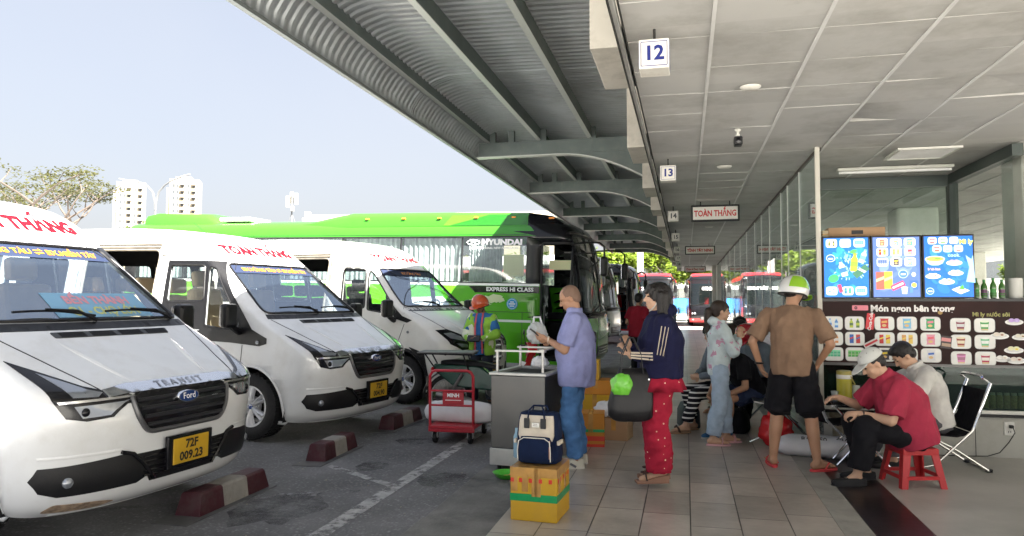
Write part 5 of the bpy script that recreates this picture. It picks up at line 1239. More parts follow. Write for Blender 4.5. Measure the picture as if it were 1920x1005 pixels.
def person(label, loc, heading, P):
    k = P.get('H', 1.65)/1.65; fat = P.get('fat', 1.); vox = P.get('vox', .007); skin = P.get('skin', mSkin)
    pel = Vector(P.get('pel', (0, 0, .90))); lean = P.get('lean', .03); hunch = P.get('hunch', .08); hp = P.get('hp', .1); hy = P.get('hy', 0.); tw = P.get('twist', 0.)
    latH = Vector((0, 1, 0)); latS = rotv((0, 1, 0), tw)
    up1 = rotv((0, 0, 1), 0, lean); up2 = rotv((0, 0, 1), tw, lean+hunch); f2 = rotv((1, 0, 0), tw, lean+hunch)
    che = pel+up1*.30; nek = che+up2*.205; 
    fh = rotv((1, 0, 0), tw+hy, hp); uh = rotv((0, 0, 1), tw+hy, hp); lh = uh.cross(fh)
    hed = nek+up2*.045+uh*.085+fh*.012
    SW = P.get('sw', .175)
    sh = [che+up2*.12+latS*SW*s_ for s_ in (1, -1)]
    hip = [pel+latH*.085*s_-Vector((0, 0, .03)) for s_ in (1, -1)]
    el, wr = [], []
    for i in range(2):
        tgt = Vector(P['hands'][i]); e_, w2 = ik(sh[i], tgt, .275, .245, P.get('epole', ((-1, .35, -.4), (-1, -.35, -.4)))[i]); el.append(e_); wr.append(w2)
    kn, an = [], []
    for i in range(2):
        f_ = P['feet'][i]; a_ = Vector((f_[0], f_[1], f_[3] if len(f_) > 3 else .085)); k_, a2 = ik(hip[i], a_, .405, .39, P.get('kpole', ((1, .12, 0), (1, -.12, 0)))[i]); kn.append(k_); an.append(a2)
    b = M()
    # head
    T = Matrix((fh, lh, uh)).transposed().to_4x4()
    hs = P.get('hs', 1.)
    def hc(x, y, z): return hed+(fh*x+lh*y+uh*z)*hs
    b.ell(hc(-.008, 0, .022), (.094*hs, .074*hs, .092*hs), T, 18, 12)
    b.ell(hc(.022, 0, -.035), (.066*hs, .060*hs, .074*hs), T, 16, 10)
    b.ell(hc(.05, 0, -.082), (.030*hs, .032*hs, .026*hs), T)                    # chin
    for s_ in (1, -1):
        b.ell(hc(.052, s_*.034, -.03), (.026*hs, .024*hs, .026*hs), T); b.ell(hc(-.006, s_*.076, -.012), (.017*hs, .009*hs, .030*hs), T)
        b.ell(hc(.076, s_*.03, .024), (.014*hs, .026*hs, .009*hs), T, 10, 6)
    b.cap(hc(.082, 0, .01), hc(.103, 0, -.026), .0085*hs, .0125*hs, 8); 
    for s_ in (1, -1): b.ell(hc(.094, s_*.011, -.030), (.010*hs, .009*hs, .008*hs), T, 8, 6)
    b.ell(hc(.080, 0, -.058), (.011*hs, .024*hs, .006*hs), T); b.ell(hc(.077, 0, -.069), (.011*hs, .020*hs, .007*hs), T)
    nr = .052*(1+(fat-1)*.6)
    b.cap(nek-up2*.03, hed-uh*.05-fh*.012, nr*1.08, nr, 14)
    # torso under the clothes
    ringset(b, [(pel-up1*.06, .14*fat, .10*fat), (pel+up1*.06, .135*fat, .095*fat), (che-up2*.05, .135, .095), (che+up2*.06, .14, .095), (che+up2*.15, .12, .07), (nek, .06, .05)], [latH, latH, latS, latS, latS, latS])
    for i, s_ in ((0, 1), (1, -1)):
        b.cap(che+up2*.12+latS*.09*s_, sh[i], .05, .05); b.cap(sh[i], el[i], .048*fat, .038*fat); b.cap(el[i], wr[i]-(wr[i]-el[i]).normalized()*.01, .038*fat, .026)
        hd = P.get('hdir', (None, None))[i]; hd = Vector(hd) if hd else (wr[i]-el[i]).normalized()
        hn = P.get('hnrm', ((0, -1, 0), (0, 1, 0)))[i]
        hand(b, wr[i], hd, Vector(hn), P.get('hside', (1, -1))[i], P.get('curl', (.5, .5))[i], P.get('handk', 1.))
        lg = P.get('leg', 1.)
        b.cap(hip[i], kn[i], .078*lg, .052*lg, 14); b.cap(kn[i], lerp(kn[i], an[i], .4)-Vector((.012, 0, 0)), .051*lg, .05*lg); b.cap(lerp(kn[i], an[i], .35)-Vector((.012, 0, 0)), an[i], .05*lg, .034)
        fy = P['feet'][i][2]; fd = Vector((math.cos(fy), math.sin(fy), 0)); fl = Vector((-fd.y, fd.x, 0))
        z0 = an[i].z-.085
        heel = Vector((an[i].x, an[i].y, z0))-fd*.035+Vector((0, 0, .032)); ball = Vector((an[i].x, an[i].y, z0))+fd*.13+Vector((0, 0, .024)); toe = ball+fd*.045-Vector((0, 0, .004))
        lift = P.get('heel', 0.)
        if P.get('shoe') in ('wedge',): heel.z += .055; ball.z += .02; toe.z += .02
        elif P.get('shoe') in ('flip', 'slide', 'sandal'): heel.z += .02; ball.z += .018; toe.z += .016
        ks = .78 if P.get('shoe', 'sneaker') in ('sneaker', 'loafer') else 1.
        if ks < 1: heel.z -= .006; ball.z -= .004; toe.z -= .004
        b.cap(heel, ball, .033*ks, .026*ks); b.cap(ball+fl*.022*ks, toe+fl*.018*ks-fd*.01, .022*ks, .017*ks); b.cap(ball-fl*.02*ks, toe-fl*.02*ks-fd*.018, .021*ks, .014*ks); b.cap(an[i], heel+fd*.01, .036, .033*ks); b.cap(an[i], lerp(an[i], ball, .7 if ks < 1 else 1), .032, .022*ks)
        if P.get('shoe') in ('flip', 'sandal', 'slide'):
            for q_ in range(5): b.cap(toe+fl*(.032-.016*q_)-fd*(.006*q_*q_*.4), toe+fl*(.034-.017*q_)+fd*(.022-.006*q_), .0105-.001*q_, .0095-.001*q_, 7)
    body = fuse(b, 'person', skin, vox, None, 4)
    body.scale = (k, k, k); body.location = loc; body.rotation_euler = (0, 0, heading); tag(body, label, 'person', P.get('group'))
    # face details
    for s_ in (1, -1): e = M(); e.ell(hc(.078, s_*.029, .008), (.008*hs, .012*hs, .006*hs), T, 10, 6); e.build('eye', mat('eye_dark', (.02, .015, .012), .15), body, True)
    for s_ in (1, -1): e = M(); e.tube([hc(.083, s_*.014, .024), hc(.086, s_*.030, .030), hc(.074, s_*.046, .026)], .0035*hs, 6); e.build('eyebrow', P.get('hairmat', mHair), body, True)
    e = M(); e.ell(hc(.086, 0, -.0635), (.006*hs, .021*hs, .0045*hs), T, 10, 6); e.build('lips', mat('lips', (.42, .13, .1), .45), body, True)
    # hair
    h = M(); hm = P.get('hairmat', mHair); hr = P.get('hair', 'short')
    if hr == 'short':
        h.ell(hc(-.020, 0, .038), (.096*hs, .083*hs, .092*hs), T, 20, 12)
        h.ell(hc(-.055, 0, -.005), (.055*hs, .072*hs, .07*hs), T, 16, 10); h.ell(hc(.035, 0, .088), (.055*hs, .06*hs, .032*hs), T, 14, 8)
    elif hr == 'buzz':
        h.ell(hc(-.018, 0, .030), (.089*hs, .0775*hs, .0885*hs), T, 20, 12); h.ell(hc(-.05, 0, -.01), (.052*hs, .068*hs, .06*hs), T, 16, 10)
    elif hr == 'bob':
        h.ell(hc(-.022, 0, .035), (.108*hs, .098*hs, .100*hs), T, 20, 12)
        for s_ in (1, -1):
            h.cap(hc(-.02, s_*.075, .02), hc(-.015, s_*.085, -.12), .042*hs, .026*hs); h.cap(hc(-.055, s_*.06, .02), hc(-.06, s_*.07, -.13), .05*hs, .03*hs); h.cap(hc(.03, s_*.066, .05), hc(.035, s_*.078, -.02), .022*hs, .012*hs)
        h.cap(hc(-.075, 0, .0), hc(-.08, 0, -.13), .055*hs, .035*hs); h.cap(hc(.055, .04, .09), hc(.086, .02, .045), .026*hs, .014*hs); h.cap(hc(.055, -.03, .09), hc(.086, -.03, .045), .026*hs, .014*hs); h.cap(hc(.05, .06, .07), hc(.07, .058, .03), .022*hs, .012*hs)
    elif hr == 'pony':
        h.ell(hc(-.018, 0, .034), (.099*hs, .082*hs, .091*hs), T, 20, 12); h.ell(hc(-.05, 0, -.01), (.058*hs, .068*hs, .06*hs), T, 14, 8)
        h.cap(hc(.04, .03, .08), hc(.078, .03, .045), .026*hs, .014*hs); h.cap(hc(.04, -.03, .08), hc(.078, -.03, .045), .026*hs, .014*hs)
        pts = [hc(-.1, 0, .02), hc(-.135, 0, .0), hc(-.15, 0, -.1), hc(-.145, 0, -.22), hc(-.12, 0, -.34)]
        for q_, (a_, c_) in enumerate(zip(pts, pts[1:])): h.cap(a_, c_, (.03, .042, .038, .026)[q_]*hs, (.042, .038, .026, .012)[q_]*hs)
    ho = fuse(h, 'hair', hm, vox*.9, body, 3, fold=.003, ffreq=(60, 60, 14))
    # top
    tp = P['top']; t = M(); lo = tp.get('loose', 1.); hem = tp.get('hem', .10); fw = fat*lo; belly = P.get('belly', 0.)
    fwd1 = rotv((1, 0, 0), 0, lean)
    specs = [(pel-up1*hem, .165*fw, .125*fw+belly*.4), (pel+up1*.02, .165*fw, .125*fw+belly*.8), (pel+up1*.13+fwd1*belly*.35, .160*fw, .125*fw+belly), (che-up2*.02+fwd1*belly*.2, .168*fw, .128*fw+belly*.5), (che+up2*.07, .175*lo, .122*lo), (che+up2*.135, .165*lo, .098*lo), (che+up2*.175, .125*lo, .08*lo), (nek-up2*.008, .068, .062)]
    if P.get('sit'): specs = specs[1:] if hem < .05 else specs
    ringset(t, specs, [latH, latH, latH, latS, latS, latS, latS, latS], e=2.3)
    sl = tp.get('sleeve', 'short')
    for i, s_ in ((0, 1), (1, -1)):
        t.cap(che+up2*.125+latS*.10*s_, sh[i], .062*lo, .062*lo, 12)
        if sl == 'short':
            q_ = lerp(sh[i], el[i], tp.get('sl', .72)); dd = (el[i]-sh[i]).normalized(); u = dd.orthogonal().normalized(); v = dd.cross(u)
            t.rings([[tuple(c_+u*r_*math.cos(a)+v*r_*math.sin(a)) for a in frange(0, 2*PI, 14)[:-1]] for c_, r_ in ((sh[i], .064*lo), (lerp(sh[i], q_, .5), .066*lo), (q_, .070*lo*max(1, fat*.98)))])
        elif sl == 'long':
            t.cap(sh[i], el[i], .064*lo, .054*lo, 12); dd = (wr[i]-el[i]).normalized(); u = dd.orthogonal().normalized(); v = dd.cross(u); w_e = wr[i]-dd*.015
            t.cap(el[i], lerp(el[i], w_e, .9), .055*lo, .038*lo, 12)
            t.rings([[tuple(c_+u*r_*math.cos(a)+v*r_*math.sin(a)) for a in frange(0, 2*PI, 14)[:-1]] for c_, r_ in ((lerp(el[i], w_e, .8), .042*lo), (w_e, .037*lo))])
    if tp.get('collar'): t.lathe([(.066, -.02), (.075, .0), (.070, .032), (.056, .030)], T=Matrix.Translation(nek) @ Matrix((f2, latS, up2)).transposed().to_4x4(), n=20)
    if tp.get('hood'): t.ell(nek-f2*.085+up2*.01, (.075, .10, .055), Matrix((f2, latS, up2)).transposed().to_4x4(), 16, 10); t.lathe([(.07, -.02), (.085, .0), (.08, .03), (.062, .02)], T=Matrix.Translation(nek-f2*.01) @ Matrix((f2, latS, up2)).transposed().to_4x4(), n=20)
    top = fuse(t, tp.get('name', 'shirt'), tp['mat'], max(vox, .009), body, 5, fold=tp.get('fold', .007)*1.5, seed=len(label))
    # bottom
    bt = P['bot']; t = M(); bl = bt.get('loose', 1.); L = bt.get('len', 1.)
    ringset(t, [(pel+up1*.07, .148*fat, .112*fat), (pel, .16*fat, .12*fat), (pel-Vector((0, 0, .07)), .165*fat, .12*fat)], latH)
    for i, s_ in ((0, 1), (1, -1)):
        h0 = hip[i]; r0, r1, r2 = .092*bl*max(1, fat*.95), bt.get('rk', .068)*bl, bt.get('rc', .058)*bl
        if L <= 1.0 and bt.get('short'):
            q_ = lerp(h0, kn[i], L); t.cap(h0, q_-(q_-h0).normalized()*.03, r0, r1*1.05, 14)
            dd = (q_-h0).normalized(); u = dd.orthogonal().normalized(); v = dd.cross(u)
            t.rings([[tuple(c_+u*r_*math.cos(a)+v*r_*math.sin(a)) for a in frange(0, 2*PI, 16)[:-1]] for c_, r_ in ((lerp(h0, q_, .3), r0), (q_, r1*1.22))])
        else:
            t.cap(h0, kn[i], r0, r1, 14); q_ = lerp(kn[i], an[i], bt.get('end', .93)); dd = (q_-kn[i]).normalized(); u = dd.orthogonal().normalized(); v = dd.cross(u)
            t.rings([[tuple(c_+u*r_*math.cos(a)+v*r_*math.sin(a)) for a in frange(0, 2*PI, 16)[:-1]] for c_, r_ in ((kn[i], r1), (lerp(kn[i], q_, .5)-Vector((.008, 0, 0)), (r1+r2)/2+.004), (q_, r2))])
    bot = fuse(t, bt.get('name', 'trousers'), bt['mat'], max(vox, .009), body, 5, fold=bt.get('fold', .006)*1.5, ffreq=(7, 7, 11), seed=3)
    # shoes
    sk = P.get('shoe', 'sneaker'); sm = P.get('shoemat', mWhiteL)
    for i in range(2):
        fy = P['feet'][i][2]; z0 = an[i].z-.085
        Tm = Matrix.Translation((an[i].x, an[i].y, z0)) @ Matrix.Rotation(fy, 4, 'Z')
        fp = lambda w_, l0, l1: [(lerp(l0, l1, .5-.5*math.cos(a)) , w_*(.87-.13*math.cos(a))*math.copysign(abs(math.sin(a))**.72, math.sin(a))) for a in frange(0, 2*PI, 22)[:-1]]
        s_ = M()
        if sk in ('sneaker', 'loafer'):
            o = M()
            hgt = .075 if sk == 'sneaker' else .045
            o.rings([[(x, y*sc_, z) for x, y in fp(.048, a0, a1)] for z, sc_, a0, a1 in ((0.006, 1., -.075, .20), (.03, 1.02, -.078, .205), (.045, .92, -.075, .19), (.062 if sk == 'sneaker' else .054, .86, -.074, .13), (hgt+.016, .7, -.068, .06))])
            s_.add([tuple(Tm @ Vector(p)) for p in o.v], o.f); sh_ = s_.build('shoe', sm, body, True, ang=60)
            o = M(); o.prism(fp(.051, -.08, .208), 'z', 0.0, .016 if sk == 'sneaker' else .008); q_ = M(); q_.add([tuple(Tm @ Vector(p)) for p in o.v], o.f); q_.build('sole', P.get('solemat', mSole if sk == 'sneaker' else mInk), sh_, bevel=.003)
            if sk == 'loafer': o = M(); o.box((.09, 0, .056), (.025, .05, .012), ry=.25); q_ = M(); q_.add([tuple(Tm @ Vector(p)) for p in o.v], o.f); q_.build('buckle', mGloss, sh_, bevel=.003)
            else:
                o = M()
                for c_ in (.06, .085, .11): o.box((c_, 0, .072-.35*(c_-.06)), (.008, .05, .006), ry=.3)
                for y_ in (-.047, .047): o.box((.03, y_*.97, .035), (.06, .006, .02), ry=-.5)
                q_ = M(); q_.add([tuple(Tm @ Vector(p)) for p in o.v], o.f); q_.build('laces', mat('shoe_trim', (.12, .12, .13), .6), sh_)
        elif sk == 'wedge':
            o = M(); o.prism([(-.075, .0), (.20, .0), (.205, .026), (.12, .03), (.02, .058), (-.075, .072)], 'y', -.042, .042); s_.add([tuple(Tm @ Vector(p)) for p in o.v], o.f); sh_ = s_.build('shoe', mat('wedge_cork', (.28, .15, .1), .6, var=.1), body, bevel=.008)
            o = M(); o.tube([(.12, -.045, .03), (.115, -.04, .065), (.12, 0, .082), (.125, .04, .065), (.12, .045, .03)], [(.006, .03)]*5, 6); 
            for a in frange(0, 2*PI, 8)[:-1]: o.ell((.125+.022*math.cos(a), .022*math.sin(a), .09), (.016, .014, .008), n=8, k=5)
            q_ = M(); q_.add([tuple(Tm @ Vector(p)) for p in o.v], o.f); q_.build('strap', mat('brown_leather', (.06, .03, .025), .5), sh_, True)
        else:
            o = M(); o.prism(fp(.05, -.075, .205), 'z', 0.0, .022); s_.add([tuple(Tm @ Vector(p)) for p in o.v], o.f); sh_ = s_.build('shoe', sm, body, bevel=.006)
            o = M()
            if sk == 'flip': 
                for y_ in (-1, 1): o.tube([(.145, .006, .028), (.12, y_*.012, .068), (.07, y_*.042, .055), (.04, y_*.05, .02)], [(.007, .005)]*4, 6)
            else: o.tube([(.10, -.052, .018), (.105, -.046, .05), (.11, 0, .073), (.105, .046, .05), (.10, .052, .018)], [(.005, .034)]*5, 6)
            q_ = M(); q_.add([tuple(Tm @ Vector(p)) for p in o.v], o.f); q_.build('strap', sm if sk != 'sandal' else mat('brown_leather', (.06, .03, .025), .5), sh_, True)
    return dict(o=body, hed=hed, fh=fh, lh=lh, uh=uh, hc=hc, T=T, wr=wr, el=el, sh=sh, nek=nek, che=che, pel=pel, up2=up2, f2=f2, latS=latS, kn=kn, an=an, top=top, bot=bot, k=k, M=Matrix.Translation(loc) @ Matrix.Rotation(heading, 4, 'Z') @ Matrix.Scale(k, 4), body=body)
def helmet(F, shell, label_mat=None, peak=True, name='helmet', patch=None):
    hc, T = F['hc'], F['T']
    m = M(); n = 24; rs = []
    for i in range(9):
        ph = -.38+(PI/2+.38)*i/8; rs.append([tuple(hc(-.012+.146*math.cos(ph)*math.cos(a)*(1.0), .121*math.cos(ph)*math.sin(a), .022+.135*math.sin(ph)-.03*max(0, -math.cos(a))*math.cos(ph))) for a in frange(0, 2*PI, n)[:-1]])
    m.rings(rs, cap=True)
    o = m.build(name, shell, F['body'], True, ang=60)
    m = M(); m.tube([hc(-.012+.137*math.cos(a), .113*math.sin(a), -.030-.026*max(0, -math.cos(a))) for a in frange(0, 2*PI, 26)[:-1]], .007, 6, closed=True); m.build('rim', mBlack, o, True)
    if peak:
        m = M(); pts = [(.10+.08*math.cos(a), .105*math.sin(a)) for a in frange(-PI/2, PI/2, 14)]
        top_ = [tuple(hc(x, y, .006-.25*(x-.09))) for x, y in pts]; bo = [tuple(hc(x, y, -.001-.25*(x-.09))) for x, y in pts]; k = len(pts)
        m.add(top_+bo, [tuple(range(k)), tuple(range(k, 2*k))[::-1]]+[(i, (i+1) % k, k+(i+1) % k, k+i) for i in range(k)]); m.build('peak', label_mat or shell, o, True)
    m = M(); 
    for s_ in (1, -1): m.tube([hc(.0, s_*.108, .01), hc(.01, s_*.088, -.05), hc(.03, s_*.05, -.10), hc(.035, 0, -.115)], .006, 5)
    m.build('chin_strap', mBlack, o)
    return o
def phone(F, pos, d, n, lbl, case=None):
    d, n = Vector(d).normalized(), Vector(n).normalized(); a = d.cross(n)
    T = F['M'] @ Matrix.Translation(pos) @ Matrix((d, a, n)).transposed().to_4x4()
    m = M(); m.box((0, 0, 0), (.155, .074, .009)); o = m.build('phone', case or mGloss, None, bevel=.004); o.matrix_world = T; tag(o, lbl, 'phone')
    s = M(); s.b2((-.07, -.033, .0046), (.07, .033, .0056)); s.build('screen', mat('phone_screen', (.02, .02, .03), .08), o)
    s = M(); s.b2((.045, -.030, -.0068), (.072, -.008, -.0046)); s.build('camera_bump', mBlack, o, bevel=.001)
    return o

mLilac = fabric('lilac_blue_cotton', (.27, .29, .52)); mJean = fabric('blue_denim', (.07, .17, .36), bump=.4, bs=40, var=.25)
mNavyF = fabric('navy_jersey', (.009, .010, .04)); mBrownF = fabric('brown_cotton', (.23, .145, .095)); mBlkF = fabric('black_cotton', (.008, .008, .011)); mCrim = fabric('crimson_pique', (.38, .035, .07))
mWhF = fabric('white_cotton', (.62, .61, .58)); mMint = fabric('pale_mint_cotton', (.55, .64, .66)); mLJean = fabric('pale_denim', (.36, .46, .58), var=.15); mTeeB = fabric('blue_cotton', (.04, .16, .42)); mHiVis = fabric('lime_jacket', (.28, .55, .06), rough=.6); mMaroon = fabric('maroon_cotton', (.3, .015, .03))
mGrey = fabric('grey_denim', (.14, .17, .2))
def pattern(m, kind, col, scale, thr):
    n, b = nodes(m); N = n.nodes; src = b.inputs['Base Color'].links[0].from_socket if b.inputs['Base Color'].links else None
    tc = N.new('ShaderNodeTexCoord'); mx = N.new('ShaderNodeMix'); mx.data_type = 'RGBA'
    if kind == 'dots':
        v = N.new('ShaderNodeTexVoronoi'); v.inputs['Scale'].default_value = scale; v.inputs['Randomness'].default_value = .35; n.links.new(tc.outputs['Object'], v.inputs['Vector'])
        c = N.new('ShaderNodeMath'); c.operation = 'LESS_THAN'; c.inputs[1].default_value = thr; n.links.new(v.outputs['Distance'], c.inputs[0])
    elif kind == 'stripes':
        s = N.new('ShaderNodeSeparateXYZ'); n.links.new(tc.outputs['Object'], s.inputs[0])
        a = N.new('ShaderNodeMath'); a.operation = 'MULTIPLY'; a.inputs[1].default_value = scale; n.links.new(s.outputs[2], a.inputs[0]); f = N.new('ShaderNodeMath'); f.operation = 'FRACT'; n.links.new(a.outputs[0], f.inputs[0])
        c = N.new('ShaderNodeMath'); c.operation = 'LESS_THAN'; c.inputs[1].default_value = thr; n.links.new(f.outputs[0], c.inputs[0])
    elif kind == 'blot':
        s = N.new('ShaderNodeTexNoise'); s.inputs['Scale'].default_value = scale; s.inputs['Detail'].default_value = 5; n.links.new(tc.outputs['Object'], s.inputs['Vector'])
        c = N.new('ShaderNodeMath'); c.operation = 'GREATER_THAN'; c.inputs[1].default_value = thr; n.links.new(s.outputs[0], c.inputs[0])
    n.links.new(c.outputs[0], mx.inputs[0])
    if src: n.links.new(src, mx.inputs[6])
    mx.inputs[7].default_value = (*col, 1); n.links.new(mx.outputs[2], b.inputs['Base Color'])
mRedDot = fabric('red_dotted_cotton', (.36, .015, .04)); pattern(mRedDot, 'dots', (.75, .55, .4), 17, .13)
mStripe = fabric('striped_cotton', (.012, .012, .016)); pattern(mStripe, 'stripes', (.7, .7, .68), 17, .3)
pattern(mMint, 'blot', (.55, .3, .42), 13, .62)

# --- man with the phone
A = person('balding man in lilac blue shirt and jeans looking down at his phone', (-.98, 6.75, 0), rad(184), dict(H=1.655, fat=1.12, belly=.03, hp=.42, lean=.0, hunch=.06, sw=.18,
    hands=[(.27, .03, 1.15), (.24, -.04, 1.12)], epole=[(-.4, .5, -1), (-.4, -.5, -1)], hdir=[(1, -.25, .25), (1, .25, .3)], hnrm=[(.1, -.9, .4), (0, .8, .5)], curl=(.45, .4),
    feet=[(.0, .10, .15), (-.02, -.11, -.25)], top=dict(mat=mLilac, sleeve='short', hem=.17, loose=1.08, collar=True, sl=.8, fold=.008), bot=dict(mat=mJean, rk=.085, rc=.072, end=.97, fold=.009), hair='buzz', hairmat=mat('stubble_hair', (.2, .125, .09), .8), skin=mSkin, shoemat=mat('off_white_shoe', (.6, .58, .48), .5)))
phone(A, A['wr'][0]+V3(.10, -.035, .045), (.75, 0, .62), (-.62, 0, .75), 'black phone in the hands of the man in the lilac shirt')
m = M(); w0 = A['wr'][0]-(A['wr'][0]-A['el'][0]).normalized()*.025; m.tube([w0+V3(0, .031*math.cos(a), .031*math.sin(a)) for a in frange(0, 2*PI, 14)[:-1]], .007, 6, closed=True); m.build('bracelet', mat('cream_beads', (.7, .62, .5), .4), A['body'], True)

# --- woman
W = person('smiling woman in navy striped jacket and red dotted trousers holding a phone', (-.21, 6.2, 0), rad(194), dict(H=1.60, fat=1.2, hp=-.02, lean=-.02, hunch=.1, pel=(0, 0, .945), vox=.0065, skin=mSkinL,
    hands=[(.27, .08, 1.10), (.25, -.03, 1.15)], epole=[(-.5, .5, -1), (-.4, -.5, -1)], hdir=[(.5, -.2, .9), (.5, .2, .9)], hnrm=[(.5, -.9, -.2), (.3, .9, 0)], curl=(.5, .4),
    feet=[(.03, .08, .1, .125), (-.02, -.08, -.15, .125)], top=dict(mat=mNavyF, sleeve='long', hem=.03, loose=1.2, hood=True, name='jacket', fold=.009), bot=dict(mat=mRedDot, rk=.098, rc=.098, end=.93, loose=1.08, fold=.009), hair='bob', shoe='wedge'))
m = M()                                                             # peplum and cuff ruffles
n = 44; p0 = W['pel']
rs = [[tuple(p0+V3(.125*s_*math.cos(a)*(1+w_*math.sin(9*a)), .165*s_*math.sin(a)*(1+w_*math.sin(9*a)), z)) for a in frange(0, 2*PI, n)[:-1]] for s_, w_, z in ((1.12, .0, .09), (1.25, .02, .03), (1.4, .05, -.05), (1.62, .1, -.14), (1.56, .1, -.13), (1.2, 0, -.04))]
m.rings(rs, cap=False); m.build('peplum', mRedDot, W['body'], True, ang=180)
m = M()
for i in range(2):
    c = lerp(W['kn'][i], W['an'][i], .84); m.rings([[tuple(c+V3(.078*s_*math.cos(a)*(1+w_*math.sin(8*a)), .078*s_*math.sin(a)*(1+w_*math.sin(8*a+i)), z)) for a in frange(0, 2*PI, 40)[:-1]] for s_, w_, z in ((1.05, .0, .04), (1.1, .03, .0), (1.3, .1, -.05), (1.22, .1, -.055), (1.0, 0, -.02))], cap=False)
m.build('cuff_ruffle', mRedDot, W['body'], True, ang=180)
phone(W, W['wr'][0]+V3(.055, .0, .10), (.35, 0, .94), (-.94, 0, .35), 'dark phone held up by the woman in the navy jacket')
m = M()                                                             # three cream stripes down the sleeve
s0, s1, s2 = W['sh'][0], W['el'][0], W['wr'][0]
for k_ in (-1, 0, 1):
    pts = []
    for t in frange(.12, .98, 12):
        p = lerp(s0, s1, t); d = (s1-s0).normalized(); o_ = V3(0, 1, 0)-d*d.y; o_.normalize(); a_ = d.cross(o_); ang = k_*.36
        pts.append(p+(o_*math.cos(ang)+a_*math.sin(ang))*(.081*lerp(1.0, .86, t)))
    m.tube(pts, [(.004, .009)]*13, 5)
    pts = []
    for t in frange(.1, .88, 10):
        p = lerp(s1, s2, t); d = (s2-s1).normalized(); o_ = V3(0, 1, 0)-d*d.y; o_.normalize(); a_ = d.cross(o_); ang = k_*.4
        pts.append(p+(o_*math.cos(ang)+a_*math.sin(ang))*(.068*lerp(1.0, .74, t)))
    m.tube(pts, [(.004, .008)]*11, 5)
m.build('sleeve_stripes', mat('cream_tape', (.62, .53, .42), .7), W['top'])['kind'] = 'stuff'
m = M(); m.tube([W['nek']+V3(.05, -.08, -.02), W['che']+V3(.0, .0, .0)+V3(-.02, .18, -.02), W['che']+V3(-.14, .12, -.10), W['pel']+V3(-.12, .05, .14)], [(.006, .017)]*4, 6); m.build('bag_strap', mat('beige_strap', (.5, .42, .3), .7), W['body'])
# cream mask pulled under the chin
hc = W['hc']; m = M(); m.tube([hc(-.0, .078, -.01), hc(.02, .07, -.06), hc(.04, .04, -.095), hc(.055, 0, -.108), hc(.04, -.04, -.095)], [(.004, .008), (.005, .012), (.005, .016), (.005, .016), (.004, .012)], 6); m.build('lowered_mask', mat('mask_cream', (.7, .66, .6), .7), W['body'], True)

# --- man in helmet, seen from behind
K = person('man in brown tee, black shorts and red sandals wearing a green and white helmet', (.93, 7.08, 0), rad(76), dict(H=1.72, fat=1.0, hp=.32, hy=-.5, lean=.05, hunch=.12, sw=.195,
    hands=[(.06, .27, .86), (.12, -.20, .90)], epole=[(-.8, 1, 0), (-.8, -1, 0)], hdir=[(.3, -.3, -.9), (.5, .3, -.8)], hnrm=[(.3, -1, 0), (.3, 1, 0)], curl=(.5, .6), leg=1.12,
    feet=[(.02, .17, .35), (-.02, -.19, -.75)], top=dict(mat=mBrownF, sleeve='short', hem=.10, loose=1.05, sl=.85, fold=.009), bot=dict(mat=mBlkF, short=True, len=.93, rk=.088, loose=1.10, name='shorts'), hair='buzz', shoe='flip', shoemat=mat('coral_rubber', (.62, .06, .07), .5)))
mHelW = mat('helmet_white', (.72, .72, .7), .15, coat=.8); mHelG = mat('helmet_green', (.25, .5, .02), .15, coat=.8)
hl = helmet(K, mHelW, mHelG)
hc = K['hc']; m = M(); m.add(*(lambda r: (r[0], r[1]))((lambda N: ([tuple(hc(-.012+.1485*math.cos(p_)*math.cos(a), .1235*math.cos(p_)*math.sin(a), .022+.1375*math.sin(p_)-.03*max(0, -math.cos(a))*math.cos(p_))) for p_ in frange(.05, .95, 8) for a in frange(-2.75, -.5, 12)], [(i*13+j, i*13+j+1, (i+1)*13+j+1, (i+1)*13+j) for i in range(8) for j in range(12)]))(0))); m.build('green_panel', mHelG, hl, True)
m = M(); w0 = K['wr'][0]-(K['wr'][0]-K['el'][0]).normalized()*.035; m.tube([w0+V3(.033*math.cos(a), .033*math.sin(a), 0) for a in frange(0, 2*PI, 14)[:-1]], (.009), 6, closed=True); m.build('wristwatch', mBlack, K['body'], True)

# --- girl
G = person('girl with a ponytail in pale mint hoodie, pale jeans and pink slides', (.33, 8.1, 0), rad(14), dict(H=1.50, fat=.85, hp=.0, lean=.03, hunch=.02, skin=mSkinL, sw=.145, vox=.007, hs=1.05,
    hands=[(.26, .04, 1.25), (.24, -.02, 1.22)], epole=[(-.2, .4, -1), (0, -.5, -1)], hdir=[(.3, 0, 1), (.2, .3, 1)], hnrm=[(0, -1, 0), (0, 1, 0)], curl=(.9, .9), leg=.85,
    feet=[(.09, .08, .1), (-.10, -.08, -.15)], top=dict(mat=mMint, sleeve='long', hem=.10, loose=1.12, hood=True, name='hoodie', fold=.008), bot=dict(mat=mLJean, rk=.085, rc=.082, end=.9, loose=1.05, fold=.008), hair='pony', hairmat=mHairB, shoe='slide', shoemat=mat('pink_slide', (.75, .45, .48), .5)))
m = M(); hc = G['hc']; m.tube([G['sh'][1]+V3(.02, .03, .05), G['che']+V3(.14, -.08, .0), G['pel']+V3(.16, -.14, .18)], [(.006, .02)]*3, 6); m.tube([hc(-.115, -.025, .018), hc(-.118, 0, .03), hc(-.115, .025, .018), hc(-.118, 0, .0)], .008, 6, closed=True); m.build('strap_and_hair_tie', mBlkF, G['body'], True)

